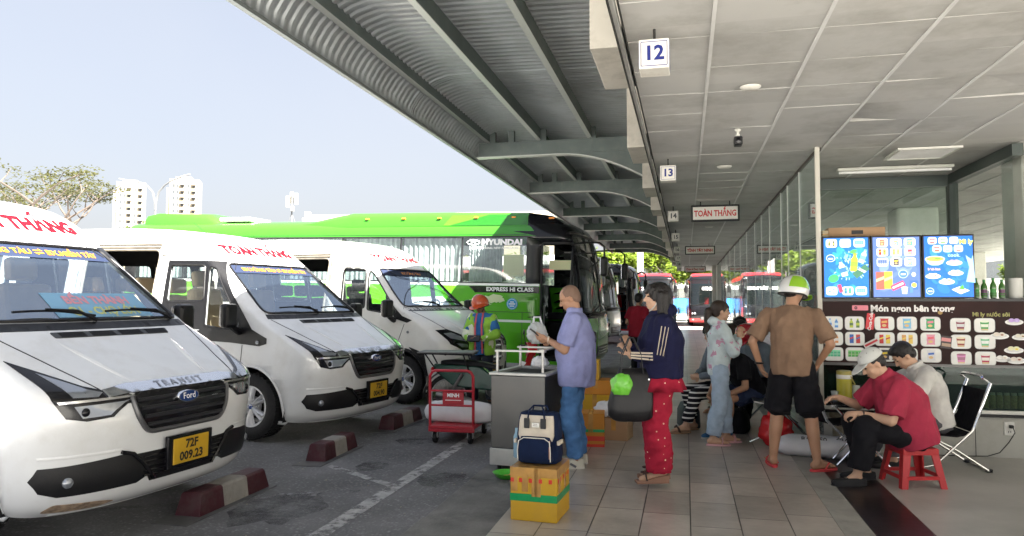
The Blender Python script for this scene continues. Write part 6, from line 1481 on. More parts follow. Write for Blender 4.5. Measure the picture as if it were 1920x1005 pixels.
def sitter(label, loc, heading, **kw):
    P = dict(H=1.6, pel=(0, 0, .54), lean=.2, hunch=.25, hp=.5, hands=[(.38, .12, .60), (.38, -.1, .60)], epole=[(-.6, .8, -.2), (-.6, -.8, -.2)], feet=[(.45, .12, 0), (.45, -.12, 0)], kpole=[(.4, .1, 1), (.4, -.1, 1)], sit=True,
        top=dict(mat=mBlkF, sleeve='short', hem=.06, loose=1.08), bot=dict(mat=mBlkF), shoe='sandal', shoemat=mat('tan_sandal', (.4, .26, .16), .6), vox=.009, curl=(.6, .6))
    P.update(kw); return person(label, loc, heading, P)
# --- man in crimson on the red stool
C1 = sitter('man in crimson shirt and white cap bending over on the red stool', (1.80, 6.72, 0), rad(190), H=1.70, vox=.007, fat=1.12, belly=.03, pel=(0, 0, .40), lean=.28, hunch=.34, hp=.62, skin=mSkinL, hands=[(.42, .04, .56), (.50, -.18, .66)], epole=[(-.3, .7, -1), (-.3, -.8, -1)],
    hdir=[(.9, -.4, -.1), (.9, .3, .0)], hnrm=[(.2, -.5, -.9), (0, .3, -.9)], curl=(.7, .5), feet=[(.46, .08, .05), (.30, -.14, -.1)], top=dict(mat=mCrim, sleeve='short', hem=.08, loose=1.14, collar=True, sl=.85, fold=.009), bot=dict(mat=mBlkF, rk=.088, rc=.08, end=.86, loose=1.05), hair='buzz', shoe='loafer', shoemat=mat('black_suede', (.012, .012, .014), .7))
hc, T_ = C1['hc'], C1['T']; m = M(); n = 22; rs = []
for i in range(8):
    ph = PI/2*i/7; rs.append([tuple(hc(-.012+.105*math.cos(ph)*math.cos(a), .092*math.cos(ph)*math.sin(a), .042+.088*math.sin(ph))) for a in frange(0, 2*PI, n)[:-1]])
m.rings(rs); cp_ = m.build('cap', mat('off_white_cap', (.62, .63, .6), .8, bump=.2, bscale=30), C1['body'], True, ang=180)
m = M(); pts = [(.06+.125*math.cos(a), .078*math.sin(a)) for a in frange(-PI/2, PI/2, 12)]; k = len(pts)
m.add([tuple(hc(x, y, .052-.22*(x-.06)-.9*y*y)) for x, y in pts]+[tuple(hc(x, y, .045-.22*(x-.06)-.9*y*y)) for x, y in pts], [tuple(range(k)), tuple(range(k, 2*k))[::-1]]+[(i, (i+1) % k, k+(i+1) % k, k+i) for i in range(k)]); m.build('cap_peak', mat('off_white_cap', (.62, .63, .6), .8), cp_, True)
m = M(); m.ell(hc(-.098, 0, .066), (.014, .036, .024), T_, 12, 8); m.build('cap_opening', mHair, cp_, True)
m = M()
for a, b_ in ((.5, .8), (2.0, .7), (-.5, .8), (-2.0, .7), (1.3, .9)): m.ell(hc(-.012+.106*math.cos(b_)*math.cos(a), .093*math.cos(b_)*math.sin(a), .042+.089*math.sin(b_)), (.004, .004, .004), T_, 6, 4)
m.build('eyelets', mat('eyelet_grey', (.2, .2, .2), .6), cp_)['kind'] = 'stuff'
m = M(); w0 = C1['wr'][0]-(C1['wr'][0]-C1['el'][0]).normalized()*.03; m.tube([w0+V3(.0, .030*math.cos(a), .030*math.sin(a)) for a in frange(0, 2*PI, 14)[:-1]], .008, 6, closed=True); m.build('bead_bracelet', mat('dark_beads', (.08, .04, .03), .3), C1['body'], True)
C2 = sitter('young man in white shirt sitting on the black folding chair', (2.20, 7.45, 0), rad(186), H=1.68, vox=.008, pel=(0, 0, .42), lean=.22, hunch=.3, hp=.75, skin=mSkinL, hands=[(.46, .1, .66), (.5, -.1, .66)], feet=[(.40, .1, 0), (.5, -.12, 0)], top=dict(mat=mWhF, sleeve='short', hem=.06, loose=1.1, collar=True), bot=dict(mat=fabric('grey_trouser', (.1, .1, .11))), shoe='loafer', shoemat=mat('black_suede', (.012, .012, .014), .7))
# --- queue on the bench
sitter('seated woman in black and white striped trousers half hidden behind the girl', (.42, 8.95, 0), rad(205), lean=.1, hunch=.2, hp=.3, skin=mSkinL, hair='bob', bot=dict(mat=mStripe, rk=.075, rc=.062, end=.86), top=dict(mat=mGrey, sleeve='long', hem=.05, loose=1.0), hands=[(.34, .06, .66), (.3, -.1, .66)], feet=[(.52, .05, .05), (.34, -.13, 0)])
sitter('seated person in black hunched forward between the girl and the helmet man', (.70, 8.6, 0), rad(215), lean=.55, hunch=.4, hp=.8, skin=mSkin, hair='pony', top=dict(mat=mBlkF, sleeve='short', hem=.06, loose=1.12), bot=dict(mat=fabric('navy_shorts', (.02, .03, .07)), short=True, len=.7, rk=.09, name='shorts'), hands=[(.45, .1, .5), (.5, -.1, .5)], feet=[(.42, .1, 0), (.38, -.14, 0)], shoe='sneaker', shoemat=mat('blue_sock_shoe', (.03, .12, .25), .7))
hp_ = sitter('seated person in grey jacket and red helmet looking down', (.98, 9.6, 0), rad(215), lean=.35, hunch=.3, hp=.7, skin=mSkinL, hair='buzz', top=dict(mat=mGrey, sleeve='long', hem=.06, loose=1.1, name='jacket'), H=1.66)
helmet(hp_, mat('helmet_red', (.35, .01, .02), .12, coat=.9))
sitter('seated dark haired person farthest along the bench against the glass wall', (.95, 11.3, 0), rad(190), lean=.15, hp=.4, top=dict(mat=mBlkF, sleeve='short', hem=.06), hair='short', vox=.012)
sitter('seated person in cream top beside the farthest sitter on the bench', (.85, 10.4, 0), rad(200), lean=.3, hp=.6, top=dict(mat=fabric('cream_cotton', (.5, .42, .33)), sleeve='long', hem=.06), hair='bob', hairmat=mHairB, vox=.012, hands=[(.3, .05, .8), (.3, -.05, .85)])
# --- rider
Rr = person('rider in orange helmet and lime green jacket checking his wallet beside the motorbike', (-2.95, 10.6, -.06), rad(262), dict(H=1.64, hp=.35, hy=-.35, lean=.02, hunch=.08, skin=mat('deep_tan_skin', (.25, .13, .08), .5), vox=.008, sw=.17,
    hands=[(.26, .10, 1.02), (.28, -.06, 1.0)], epole=[(-.4, .9, -.6), (-.4, -.9, -.6)], hdir=[(.8, -.5, 0), (.8, .5, 0)], hnrm=[(0, -.5, .8), (0, .5, .8)], curl=(.6, .6), feet=[(0, .13, .2), (0, -.13, -.2)],
    top=dict(mat=mTeeB, sleeve='short', hem=.12, loose=1.0), bot=dict(mat=fabric('dark_trouser', (.03, .035, .05))), hair='buzz', shoe='sneaker', shoemat=mBlack))
helmet(Rr, mat('helmet_orange', (.55, .09, .03), .2, coat=.7))
m = M(); lat = V3(0, 1, 0)
for s_ in (1, -1):
    ringset(m, [(Rr['pel']+V3(-.01, s_*.125, -.12), .065, .14), (Rr['pel']+V3(0, s_*.12, .1), .07, .14), (Rr['che']+V3(0, s_*.115, .02), .075, .14), (Rr['che']+V3(-.01, s_*.1, .13), .07, .11), (Rr['nek']+V3(-.02, s_*.05, -.03), .035, .075)], lat)
    i = 0 if s_ == 1 else 1; m.cap(Rr['sh'][i], Rr['el'][i], .072, .06); m.cap(Rr['el'][i], lerp(Rr['el'][i], Rr['wr'][i], .9), .06, .045)
ringset(m, [(Rr['pel']+V3(-.09, 0, -.12), .15, .06), (Rr['che']+V3(-.09, 0, .0), .17, .06), (Rr['che']+V3(-.08, 0, .16), .14, .05)], lat)
jk = fuse(m, 'jacket', mHiVis, .010, Rr['body'], 5, fold=.008); pattern(mHiVis, 'blot', (.72, .76, .6), 5, .56)
m = M()
for s_ in (1, -1): m.tube([Rr['nek']+V3(.06, s_*.05, -.01), Rr['che']+V3(.145, s_*.052, .02), Rr['pel']+V3(.145, s_*.055, .1), Rr['pel']+V3(.135, s_*.06, -.1)], [(.008, .014)]*4, 6)
m.build('jacket_edge', mat('coral_lining', (.7, .12, .14), .7), jk)
m = M(); m.box((0, 0, 0), (.03, .2, .10)); o = m.build('wallet', mat('black_leather', (.015, .016, .02), .5), None, bevel=.006); o.matrix_world = Rr['M'] @ Matrix.Translation((.36, .02, 1.03)) @ Matrix.Rotation(-.6, 4, 'Y'); tag(o, 'open dark wallet in the hands of the rider in the orange helmet', 'wallet')
# --- far man
person('man in maroon shirt standing far off beside the second coach', (-.95, 15.2, 0), rad(60), dict(H=1.66, fat=1.05, vox=.011, hp=.1, hands=[(.2, .2, .98), (.02, -.26, .82)], feet=[(0, .1, .1), (0, -.1, -.1)], top=dict(mat=mMaroon, sleeve='short', hem=.12, loose=1.1), bot=dict(mat=mBlkF), shoe='loafer', shoemat=mBlack, hair='short', skin=mSkin))

sitter('seated person in dusty pink top leaning back near the far end of the bench', (.9, 12.4, 0), rad(188), lean=-.05, hp=.2, top=dict(mat=fabric('dusty_pink_cotton', (.45, .2, .22)), sleeve='short', hem=.06), hair='bob', vox=.013, hands=[(.3, .1, .62), (.3, -.1, .62)])
person('distant person in dark clothes standing by the red coaches', (-.6, 26, 0), rad(80), dict(H=1.6, vox=.015, hands=[(.1, .27, .85), (.02, -.26, .82)], feet=[(0, .1, .1), (0, -.1, -.1)], top=dict(mat=mGrey, sleeve='long', hem=.12), bot=dict(mat=mBlkF), shoe='loafer', shoemat=mBlack, hair='short'))
# ================================================================ loose things
def place(o, loc, rz=0.): o.location = loc; o.rotation_euler = (0, 0, rz); return o
mMar = mat('maroon_paint', (.06, .011, .018), .55, var=.2, scale=6, bump=.15, dirt=((.09, .08, .075), .5), dscale=7)
mStW = mat('worn_white_paint', (.3, .285, .26), .6, var=.15, scale=6, bump=.15, dirt=((.16, .14, .12), .6), dscale=8)
for i, (y, L, lb) in enumerate(((5.18, .92, 'maroon and white wheel stop nearest the camera under the first van'), (6.99, .78, 'maroon and white wheel stop in front of the middle van, nearer one'), (8.86, .92, 'maroon and white wheel stop in front of the middle van, farther one'), (10.75, .92, 'maroon and white wheel stop hidden behind the red trolley'))):
    t = thing('wheel_stop', lb, 'wheel stop', (-3.53, y, -.06), rad((0, 1.5, -2, 1)[i]), 'painted wheel stops')
    def tz(y0, y1, e0, e1, g):
        b_ = [(-.10, -.005), (.10, -.005)]
        r = []
        for yy, e in ((y0, e0), (y1, e1)):
            r.append([(-.105+g, yy, .0), (.105-g, yy, .0), (.085-g, yy+e*.9, .15), (.07-g, yy+e, .165), (-.07+g, yy+e, .165), (-.085+g, yy+e*.9, .15)])
        return r
    m = M(); m.rings(tz(-L/2, -L*.17, .05, 0, 0)); m.build('painted_end', mMar, t, bevel=.006)
    m = M(); m.rings(tz(-L*.17, L*.17, 0, 0, .0008)); m.build('white_band', mStW, t, bevel=.003)
    m = M(); m.rings(tz(L*.17, L/2, 0, -.05, 0)); m.build('painted_end', mMar, t, bevel=.006)
    m = M(); m.b2((-.14, -L/2-.2, .0005), (.15, L/2+.04, .006)); m.build('base_plate', mat('steel_plate', (.12, .12, .12), .6, .3, var=.2), t)
# ---- stainless cabinet
c = thing('steel_cabinet', 'dented stainless steel cabinet with tubular rails beside the man in the lilac shirt', 'cabinet', (-1.43, 6.86, -.03), rad(-8))
mStain = mat('stainless_steel', (.13, .13, .128), .38, .85, var=.15, scale=3, bump=.08, bscale=4, dirt=((.12, .11, .1), .45), dscale=3)
m = M(); m.b2((-.26, -.36, .2), (.26, .36, .86)); m.build('body', mStain, c, bevel=.008)
m = M(); m.b2((-.27, -.37, .05), (.27, .37, .2)); m.build('base', mat('pale_steel', (.5, .5, .48), .4, .6, var=.1), c, bevel=.005)
m = M(); 
for a in ((-.275, -.375, .275, -.31), (-.275, .31, .275, .375), (-.275, -.31, -.21, .31), (.21, -.31, .275, .31)): m.b2((a[0], a[1], .86), (a[2], a[3], .885))
m.build('top_rim', mat('pale_steel', (.5, .5, .48), .4, .6), c, bevel=.004)
m = M(); m.b2((-.2, -.3, .86), (.2, .3, .864)); m.build('tray', mSlot, c)
for x, y in ((-.22, -.3), (.22, -.3), (-.22, .3), (.22, .3)): m = M(); m.tube([(x, y, .885), (x, y, 1.07)], .014, 8); m.build('rail_post', mat('pale_steel', (.5, .5, .48), .4, .6), c, True)
m = M(); m.b2((-.24, -.32, 1.07), (.24, -.26, 1.085)); m.b2((-.24, .26, 1.07), (.24, .32, 1.085)); m.b2((.19, -.32, 1.0855), (.24, .32, 1.095)); m.build('rail_shelf', mat('pale_steel', (.5, .5, .48), .4, .6), c)
for x, y in ((-.2, -.3), (.2, -.3), (-.2, .3), (.2, .3)): m = M(); m.tube([(x, y, -.03), (x, y, .06)], .02, 8); m.build('foot', mBlack, c)
mBagC = mat('thin_clear_plastic', (.75, .78, .8), .25, alpha=.62, bump=.6, bscale=14, var=.05); mBagW = mat('white_plastic_bag', (.75, .76, .78), .35, bump=.5, bscale=12)
def blob(name, loc, r, mt, seed, amp=.25, f=3., tag_=None, parent=None, rz=0., flat=0., knot=False):
    m = M(); m.ell((0, 0, 0), r, None, 36, 22)
    o = m.build(name, mt, parent, True, ang=180)
    for v in o.data.vertices:
        d = v.co.normalized(); q = Vector((d.x*f+seed, d.y*f, d.z*f)); t = noise.noise(q)+.35*noise.noise(q*1.9)+.2*(.3-abs(noise.noise(q*3.)))
        v.co = v.co*(1+amp*t)
        if v.co.z < -r[2]*.82+flat: v.co.z = -r[2]*.82+flat
    if knot:
        pass
    o.location = (loc[0], loc[1], loc[2]); o.rotation_euler = (0, 0, rz)
    if tag_: tag(o, *tag_)
    return o
blob('plastic_bag', (-1.36, 6.93, .915), (.08, .07, .06), mBagW, 3, .25, 3, ('small crumpled white bag lying on top of the steel cabinet', 'bag'))
b = thing('plastic_bag', 'clear plastic bag of food hanging above the steel cabinet rail', 'bag', (-1.47, 7.35, 1.17))
blob('sack', (0, 0, 0), (.10, .08, .12), mBagC, 8, .3, 3, None, b); blob('contents', (0, 0, -.03), (.07, .055, .06), mat('noodle_beige', (.6, .48, .36), .7), 2, .3, 3, None, b)
m = M(); m.tube([(-.04, 0, .10), (-.03, 0, .17), (.03, 0, .17), (.05, 0, .10)], [(.012, .004)]*4, 6); m.build('handle', mBagC, b)
# green bowl
t = thing('bowl', 'bright green plastic bowl with spoon on the kerb at the foot of the cabinet', 'bowl', (-1.52, 6.24, -.028))
m = M(); m.lathe([(.05, 0), (.085, .02), (.115, .055), (.12, .058), (.11, .05), (.075, .018), (.002, .012)], n=28); m.build('shell', mat('green_plastic', (.09, .5, .05), .3), t, True)
m = M(); m.tube([(.02, 0, .03), (.1, .03, .075)], .007, 6); m.ell((.0, 0, .025), (.03, .02, .008)); m.build('spoon', mat('orange_plastic', (.75, .35, .15), .5), t, True)
# ---- yellow foam box with tape
mYelB = mat('yellow_foam_box', (.55, .32, .015), .5, var=.06, scale=5, bump=.06, dirt=((.38, .23, .06), .35), dscale=4); mGrn = mat('green_tape', (.0, .30, .09), .3, coat=.3); mTape = mat('brown_packing_tape', (.48, .26, .07), .25, coat=.4, var=.2, scale=12); mRedT = mat('red_tape', (.6, .04, .02), .35, coat=.3)
t = thing('foam_box', 'yellow taped foam box with green band under the backpack', 'box', (-1.01, 5.17, 0), rad(-4))
w_, d_, h_ = .165, .19, .36
m = M(); m.b2((-w_, -d_, 0), (w_, d_, h_)); m.build('box', mYelB, t, bevel=.008)
def band(name, z0, z1, mt, e): m = M(); m.rings([[(x*(w_+e), y*(d_+e), z) for x, y in ((-1, -1), (1, -1), (1, 1), (-1, 1))] for z in (z0, z1)], cap=False); m.build(name, mt, t)
band('green_tape_band', .135, .185, mGrn, .0015)
m = M()
for x in (-.15, -.09, -.02, .05, .12): m.b2((x-.012, -d_-.003, .262), (x+.012, -d_+.002, .29))
for y in (-.15, -.08, .0, .07, .14): m.b2((w_-.002, y-.012, .262), (w_+.003, y+.012, .29))
m.build('red_marks', mRedT, t)['kind'] = 'stuff'
m = M()
for x in (-.135, -.06, .01, .03): m.b2((x-.022, -d_-.002, .2-.03*(x > 0)), (x+.022, -d_+.002, h_+.001))
for y in (-.12, .05): m.b2((w_-.002, y-.03, .19), (w_+.002, y+.03, h_+.001))
m.b2((-w_-.001, -d_-.0012, .30), (w_+.001, d_+.001, h_+.0015))
m.build('brown_tape', mTape, t)
# ---- backpack
bp = thing('backpack', 'navy and cream baby backpack standing on the yellow taped box', 'backpack', (-1.02, 5.20, .3625), rad(-6))
mNv = fabric('navy_canvas', (.005, .013, .045), bump=.3, bs=60); mCr = fabric('cream_canvas', (.58, .52, .43), bump=.3, bs=60)
def softbox(sections):
    m = M(); rs = []
    for z, hw, hd, cy in sections: rs.append([(hw*math.copysign(abs(math.cos(a))**.5, math.cos(a)), cy+hd*math.copysign(abs(math.sin(a))**.5, math.sin(a)), z) for a in frange(0, 2*PI, 28)[:-1]])
    m.rings(rs); return m
softbox([(0.0, .135, .075, 0), (.01, .15, .09, 0), (.06, .158, .10, 0), (.2, .155, .098, 0), (.3, .145, .088, 0), (.345, .135, .07, 0), (.355, .11, .05, 0)]).build('body', mNv, bp, True, ang=60)
softbox([(.16, .118, .018, -.085), (.2, .13, .03, -.085), (.3, .125, .03, -.07), (.335, .118, .022, -.06)]).build('cream_panel', mCr, bp, True, ang=60)
softbox([(.012, .11, .035, -.095), (.03, .125, .05, -.10), (.14, .122, .05, -.10), (.19, .105, .035, -.095), (.197, .08, .02, -.09)]).build('front_pocket', mNv, bp, True, ang=60)
m = M(); m.tube([(-.118, -.142, .03), (-.12, -.148, .10), (-.112, -.145, .165), (-.075, -.142, .188), (.075, -.142, .188), (.112, -.145, .165), (.12, -.148, .10), (.118, -.142, .03)], .0035, 5); m.build('zip', mat('zip_white', (.7, .68, .62), .5), bp)
m = M(); m.tube([(-.06, -.09, .315), (-.055, -.085, .37), (-.03, -.05, .40), (.03, -.05, .40), (.055, -.085, .37), (.06, -.09, .315)], [(.006, .012)]*6, 6); m.tube([(-.06, .02, .35), (-.05, .02, .39), (.05, .02, .39), (.06, .02, .35)], [(.006, .012)]*4, 6); m.build('handle', mNv, bp)
for x in (-.06, .06): m = M(); m.box((x, -.118, .285), (.04, .012, .07)); m.build('leather_tab', mat('black_leather', (.015, .016, .02), .5), bp, bevel=.004)
m = M(); m.box((0.005, -.122, .275), (.055, .006, .034)); lb_ = m.build('name_patch', mat('patch_silver', (.6, .6, .57), .3, .6), bp, bevel=.003); m = M()
for k, w0 in enumerate((.03, .036)): m.b2((.005-w0/2, -.1262, .28-.012*k), (.005+w0/2, -.1255, .284-.012*k))
m.build('patch_print', mInk, lb_)
m = M(); m.box((.112, -.135, .09), (.012, .012, .085)); m.tube([(.112, -.14, .13), (.113, -.14, .175)], .004, 5); m.build('zip_pull', mat('rose_leather', (.5, .28, .2), .4, .3), bp, bevel=.003)
for s_ in (-1, 1): m = M(); m.box((s_*.158, -.03, .15), (.02, .11, .03)); m.build('side_strap', mCr, bp, bevel=.005)
m = M(); m.lathe([(.02, .02), (.027, .03), (.027, .17), (.015, .2), (.015, .23), (.002, .23)], c=(-.165, -.02, 0), n=16); m.build('bottle', mat('pale_blue_bottle', (.3, .5, .65), .15, alpha=.7), bp, True)
# ---- red trolley and sack
t = thing('platform_trolley', 'red platform trolley with tubular handle carrying a white sack', 'trolley', (-2.52, 8.12, -.06), rad(2))
mRedS = mat('red_enamel', (.42, .015, .03), .35, var=.1, scale=6, dirt=((.2, .05, .04), .3))
m = M(); m.b2((-.26, -.38, .165), (.26, .42, .20)); m.b2((-.26, -.38, .13), (.26, -.35, .165)); m.b2((-.26, .39, .13), (.26, .42, .165)); m.build('deck', mRedS, t, bevel=.006)
m = M(); m.tube([(-.245, -.36, .2), (-.245, -.37, .74), (-.22, -.372, .785), (-.18, -.372, .80), (.18, -.372, .80), (.22, -.372, .785), (.245, -.37, .74), (.245, -.36, .2)], .016, 8); m.tube([(-.245, -.368, .58), (.245, -.368, .58)], .012, 8); m.tube([(-.245, -.364, .42), (.245, -.364, .42)], .012, 8); m.build('handle', mRedS, t, True)
m = M(); m.box((.02, -.366, .50), (.24, .008, .135)); sg = m.build('name_plate', mRedS, t, bevel=.003)
m = M(); text_on(m, 'MINH', .055, (0.02, -.3712, .53), (1, 0, 0), (0, 0, 1), bold=.002); m.b2((-.07, -.3712, .475), (.11, -.3705, .482)); m.build('plate_lettering', mWhiteL, sg)
for x in (-.2, .2):
    for y in (-.3, .34):
        m = M(); m.lathe([(.01, -.02), (.058, -.02), (.063, -.014), (.063, .014), (.058, .02), (.01, .02)], c=(x, y, .063), axis='x', n=20); wl = m.build('castor', mRub, t, True)
        m = M(); m.b2((x-.032, y-.03, .06), (x-.024, y+.03, .13)); m.b2((x+.024, y-.03, .06), (x+.032, y+.03, .13)); m.build('fork', mSteel, wl)
mSack = mat('woven_white_sack', (.68, .68, .70), .5, bump=.5, bscale=7, var=.06)
def sack(name, loc, L, r, rz, lb, seed, squash=.72):
    m = M(); rs = []; n = 30
    for i in range(23):
        u = -1+2*i/22; rr = r*(1-abs(u)**5)**.5 if abs(u) < .92 else r*.30*(1 if abs(u) < .97 else .55)
        rr = max(rr, r*.12)
        rs.append([(u*L/2, rr*math.cos(a)*(1+.07*noise.noise(Vector((u*3+seed, math.cos(a)*1.5, math.sin(a)*1.5)))), max(rr*squash*math.sin(a)*(1+.15*noise.noise(Vector((u*4+seed, math.cos(a)*2, math.sin(a)*2)))), -r*squash*.75)) for a in frange(0, 2*PI, n)[:-1]])
    m.rings(rs); o = m.build(name, mSack, None, True, ang=180); o.location = (loc[0], loc[1], loc[2]+r*squash*.75); o.rotation_euler = (0, 0, rz); tag(o, lb, 'sack')
    m = M(); m.tube([(L*.475, r*.2*math.cos(a), r*.2*math.sin(a)*.7) for a in frange(0, 2*PI, 12)[:-1]], .008, 5, closed=True); m.build('string', mat('twine', (.5, .45, .35), .8), o); return o
sk1 = sack('sack', (-2.5, 8.05, .145), .86, .155, rad(176), 'plump white plastic sack lying across the red trolley', 4, .85)
sk2 = sack('sack', (1.32, 7.75, 0), .95, .2, rad(-4), 'flat white sack with handwriting lying on the floor behind the red sandals', 9, .55)
m = M()
for i, (x, tx) in enumerate(((-.12, 'BAO 50'), (.16, 'GIAN'))): text_on(m, tx, .07, (x, -.12, .085), (1, 0, 0), (0, .6, .8), bold=.001)
m.build('handwriting', mInk, sk2)
# ---- bench (beam seating) with bags
bn = thing('bench', 'metal row bench with chrome legs along the glass wall', 'bench', (.98, 9.6, 0), rad(90))
for i in range(6):
    x = -1.3+.53*i
    m = M(); rs = []
    for y in frange(-.22, .30, 8): rs.append([(x-.235, y, .42+.18*max(0, y-.12)**1.0), (x+.235, y, .42+.18*max(0, y-.12)), (x+.235, y, .435+.18*max(0, y-.12)), (x-.235, y, .435+.18*max(0, y-.12))])
    m.rings(rs); s_ = m.build('seat', mSteel, bn, bevel=.004)
    m = M(); m.rings([[(x-.235, yy, z), (x+.235, yy, z), (x+.235, yy-.012, z), (x-.235, yy-.012, z)] for yy, z in ((-.22, .43), (-.27, .6), (-.32, .82), (-.35, .86))]); m.build('backrest', mSteel, s_)
m = M(); m.b2((-1.6, -.05, .34), (1.6, .01, .40)); m.build('beam', mBlack, bn)
for x in (-1.45, -.1, 1.3):
    m = M(); m.tube([(x, -.32, .03), (x, -.25, .08), (x, -.02, .34), (x, .22, .09), (x, .34, .03)], [(.02, .014)]*5, 8); m.build('leg', mChrome, bn, True)
mRedP = mat('red_plastic_bag', (.62, .02, .025), .22, bump=.7, bscale=9, coat=.4)
o = blob('plastic_bag', (.9, 8.13, .155), (.17, .12, .19), mRedP, 5, .18, 2.5, ('shiny red plastic bag on the floor behind the helmet man', 'bag'))
m = M(); m.tube([(-.07, 0, .15), (-.05, 0, .25), (.0, 0, .27), (.05, 0, .24), (.06, 0, .15)], [(.018, .004)]*5, 6); m.build('handle', mRedP, o)
mGB = fabric('grey_nylon', (.06, .075, .08), rough=.6)
t = thing('travel_bag', 'dark grey travel bag on the floor left of the striped trousers', 'bag', (.02, 9.15, 0), rad(100)); softbox([(.0, .2, .1, 0), (.02, .22, .12, 0), (.2, .21, .115, 0), (.28, .17, .08, 0), (.29, .12, .05, 0)]).build('body', mGB, t, True, ang=60); m = M(); m.tube([(-.1, -.05, .27), (-.08, -.03, .36), (.08, -.03, .36), (.1, -.05, .27)], .01, 6); m.build('handle', mBlack, t)
t = thing('travel_bag', 'black holdall under the bench behind the girl', 'bag', (.58, 9.0, 0), rad(80)); softbox([(.0, .22, .1, 0), (.02, .24, .13, 0), (.16, .23, .12, 0), (.24, .18, .08, 0)]).build('body', mBlkF, t, True, ang=60); m = M(); m.tube([(-.1, -.05, .23), (-.08, -.03, .3), (.08, -.03, .3), (.1, -.05, .23)], .01, 6); m.build('handle', mBlack, t)
# ---- stacked parcels beside the man in lilac
def parcel(name, lb, loc, dims, rz, mt, bands=(), cat='box', group=None):
    t = thing(name, lb, cat, loc, rz, group); a, b_, c_ = dims[0]/2, dims[1]/2, dims[2]
    m = M(); m.b2((-a, -b_, 0), (a, b_, c_)); m.build('box', mt, t, bevel=.006)
    for z0, z1, mm, e in bands:
        m = M(); m.rings([[(x*(a+e), y*(b_+e), z) for x, y in ((-1, -1), (1, -1), (1, 1), (-1, 1))] for z in (z0, z1)], cap=False); m.build('tape_band', mm, t)
    m = M(); m.b2((-.025, -b_-.0015, c_*.45), (.025, b_+.0015, c_+.0015)); m.build('packing_tape', mTape, t)
    return t
mCart = mat('brown_cardboard', (.36, .23, .13), .8, var=.1, scale=4, bump=.1); mOrB = mat('orange_carton', (.5, .2, .02), .6, var=.08, scale=4)
parcel('parcel', 'orange carton with red and green bands on the floor right of the lilac shirt man', (-.98, 7.8, 0), (.28, .3, .34), rad(5), mOrB, ((.06, .11, mRedT, .0015), (.15, .18, mGrn, .0015), (.0, .03, mRedT, .0015)))
parcel('parcel', 'low brown cardboard carton right of the orange banded carton', (-.75, 8.2, 0), (.30, .3, .24), rad(-8), mCart)
parcel('parcel', 'large yellow foam box behind the banded carton', (-1.02, 8.75, 0), (.5, .4, .42), rad(-4), mYelB, ((.18, .22, mOrB, .0015),))
parcel('parcel', 'wide orange lid box stacked on the large yellow foam box', (-1.02, 8.75, .4225), (.46, .36, .16), rad(-2), mOrB)
parcel('parcel', 'small yellow crate stacked highest behind the lilac shirt man', (-1.12, 8.8, .5845), (.24, .3, .22), rad(3), mYelB)
parcel('parcel', 'brown cardboard box hidden behind the legs of the lilac shirt man', (-1.28, 7.75, 0), (.26, .3, .34), rad(3), mCart)
parcel('parcel', 'yellow box farther along the platform edge beyond the stacked boxes', (-1.05, 9.9, 0), (.5, .4, .3), rad(7), mYelB)
blob('plastic_bag', (-.82, 8.15, .32), (.16, .13, .09), mBagW, 14, .3, 3, ('white crumpled bag resting on the cartons behind the woman', 'bag'))
# ---- woman's tote and green bag
tb = thing('tote_bag', 'large black tote bag hanging from the arm of the woman in the navy jacket', 'bag', (-.43, 6.00, .56), rad(14))
mLea = mat('black_bag_leather', (.008, .008, .01), .4, bump=.15, bscale=30)
def tote():
    m = M(); rs = []
    for z, hw, hd, ox in ((0, .185, .06, -.01), (.01, .2, .08, -.01), (.08, .205, .088, -.01), (.2, .185, .07, .01), (.29, .155, .04, .03), (.33, .14, .02, .035)):
        rs.append([(ox+hw*math.copysign(abs(math.cos(a))**.4, math.cos(a)), hd*math.copysign(abs(math.sin(a))**.6, math.sin(a)), z+.012*math.cos(a*2)) for a in frange(0, 2*PI, 30)[:-1]])
    m.rings(rs); return m
tb.scale = (.88, .9, 1.22); tote().build('body', mLea, tb, True, ang=70)
for y in (-.045, .04): m = M(); m.tube([(-.10, y, .30), (-.085, y, .42), (-.02, y*.6, .53), (.02, y*.6, .53), (.085, y, .42), (.10, y, .30)], [(.005, .012)]*6, 6); m.build('strap', mLea, tb)
m = M(); m.ell((.15, -.06, .26), (.012, .008, .012)); m.build('stud', mChrome, tb, True)
g = blob('plastic_bag', (-.50, 5.88, .84), (.085, .05, .09), mat('green_bag_plastic', (.16, .55, .05), .25, bump=.8, bscale=12, coat=.4), 21, .28, 1.8, ('small bright green plastic bag hanging against the black tote', 'bag'))
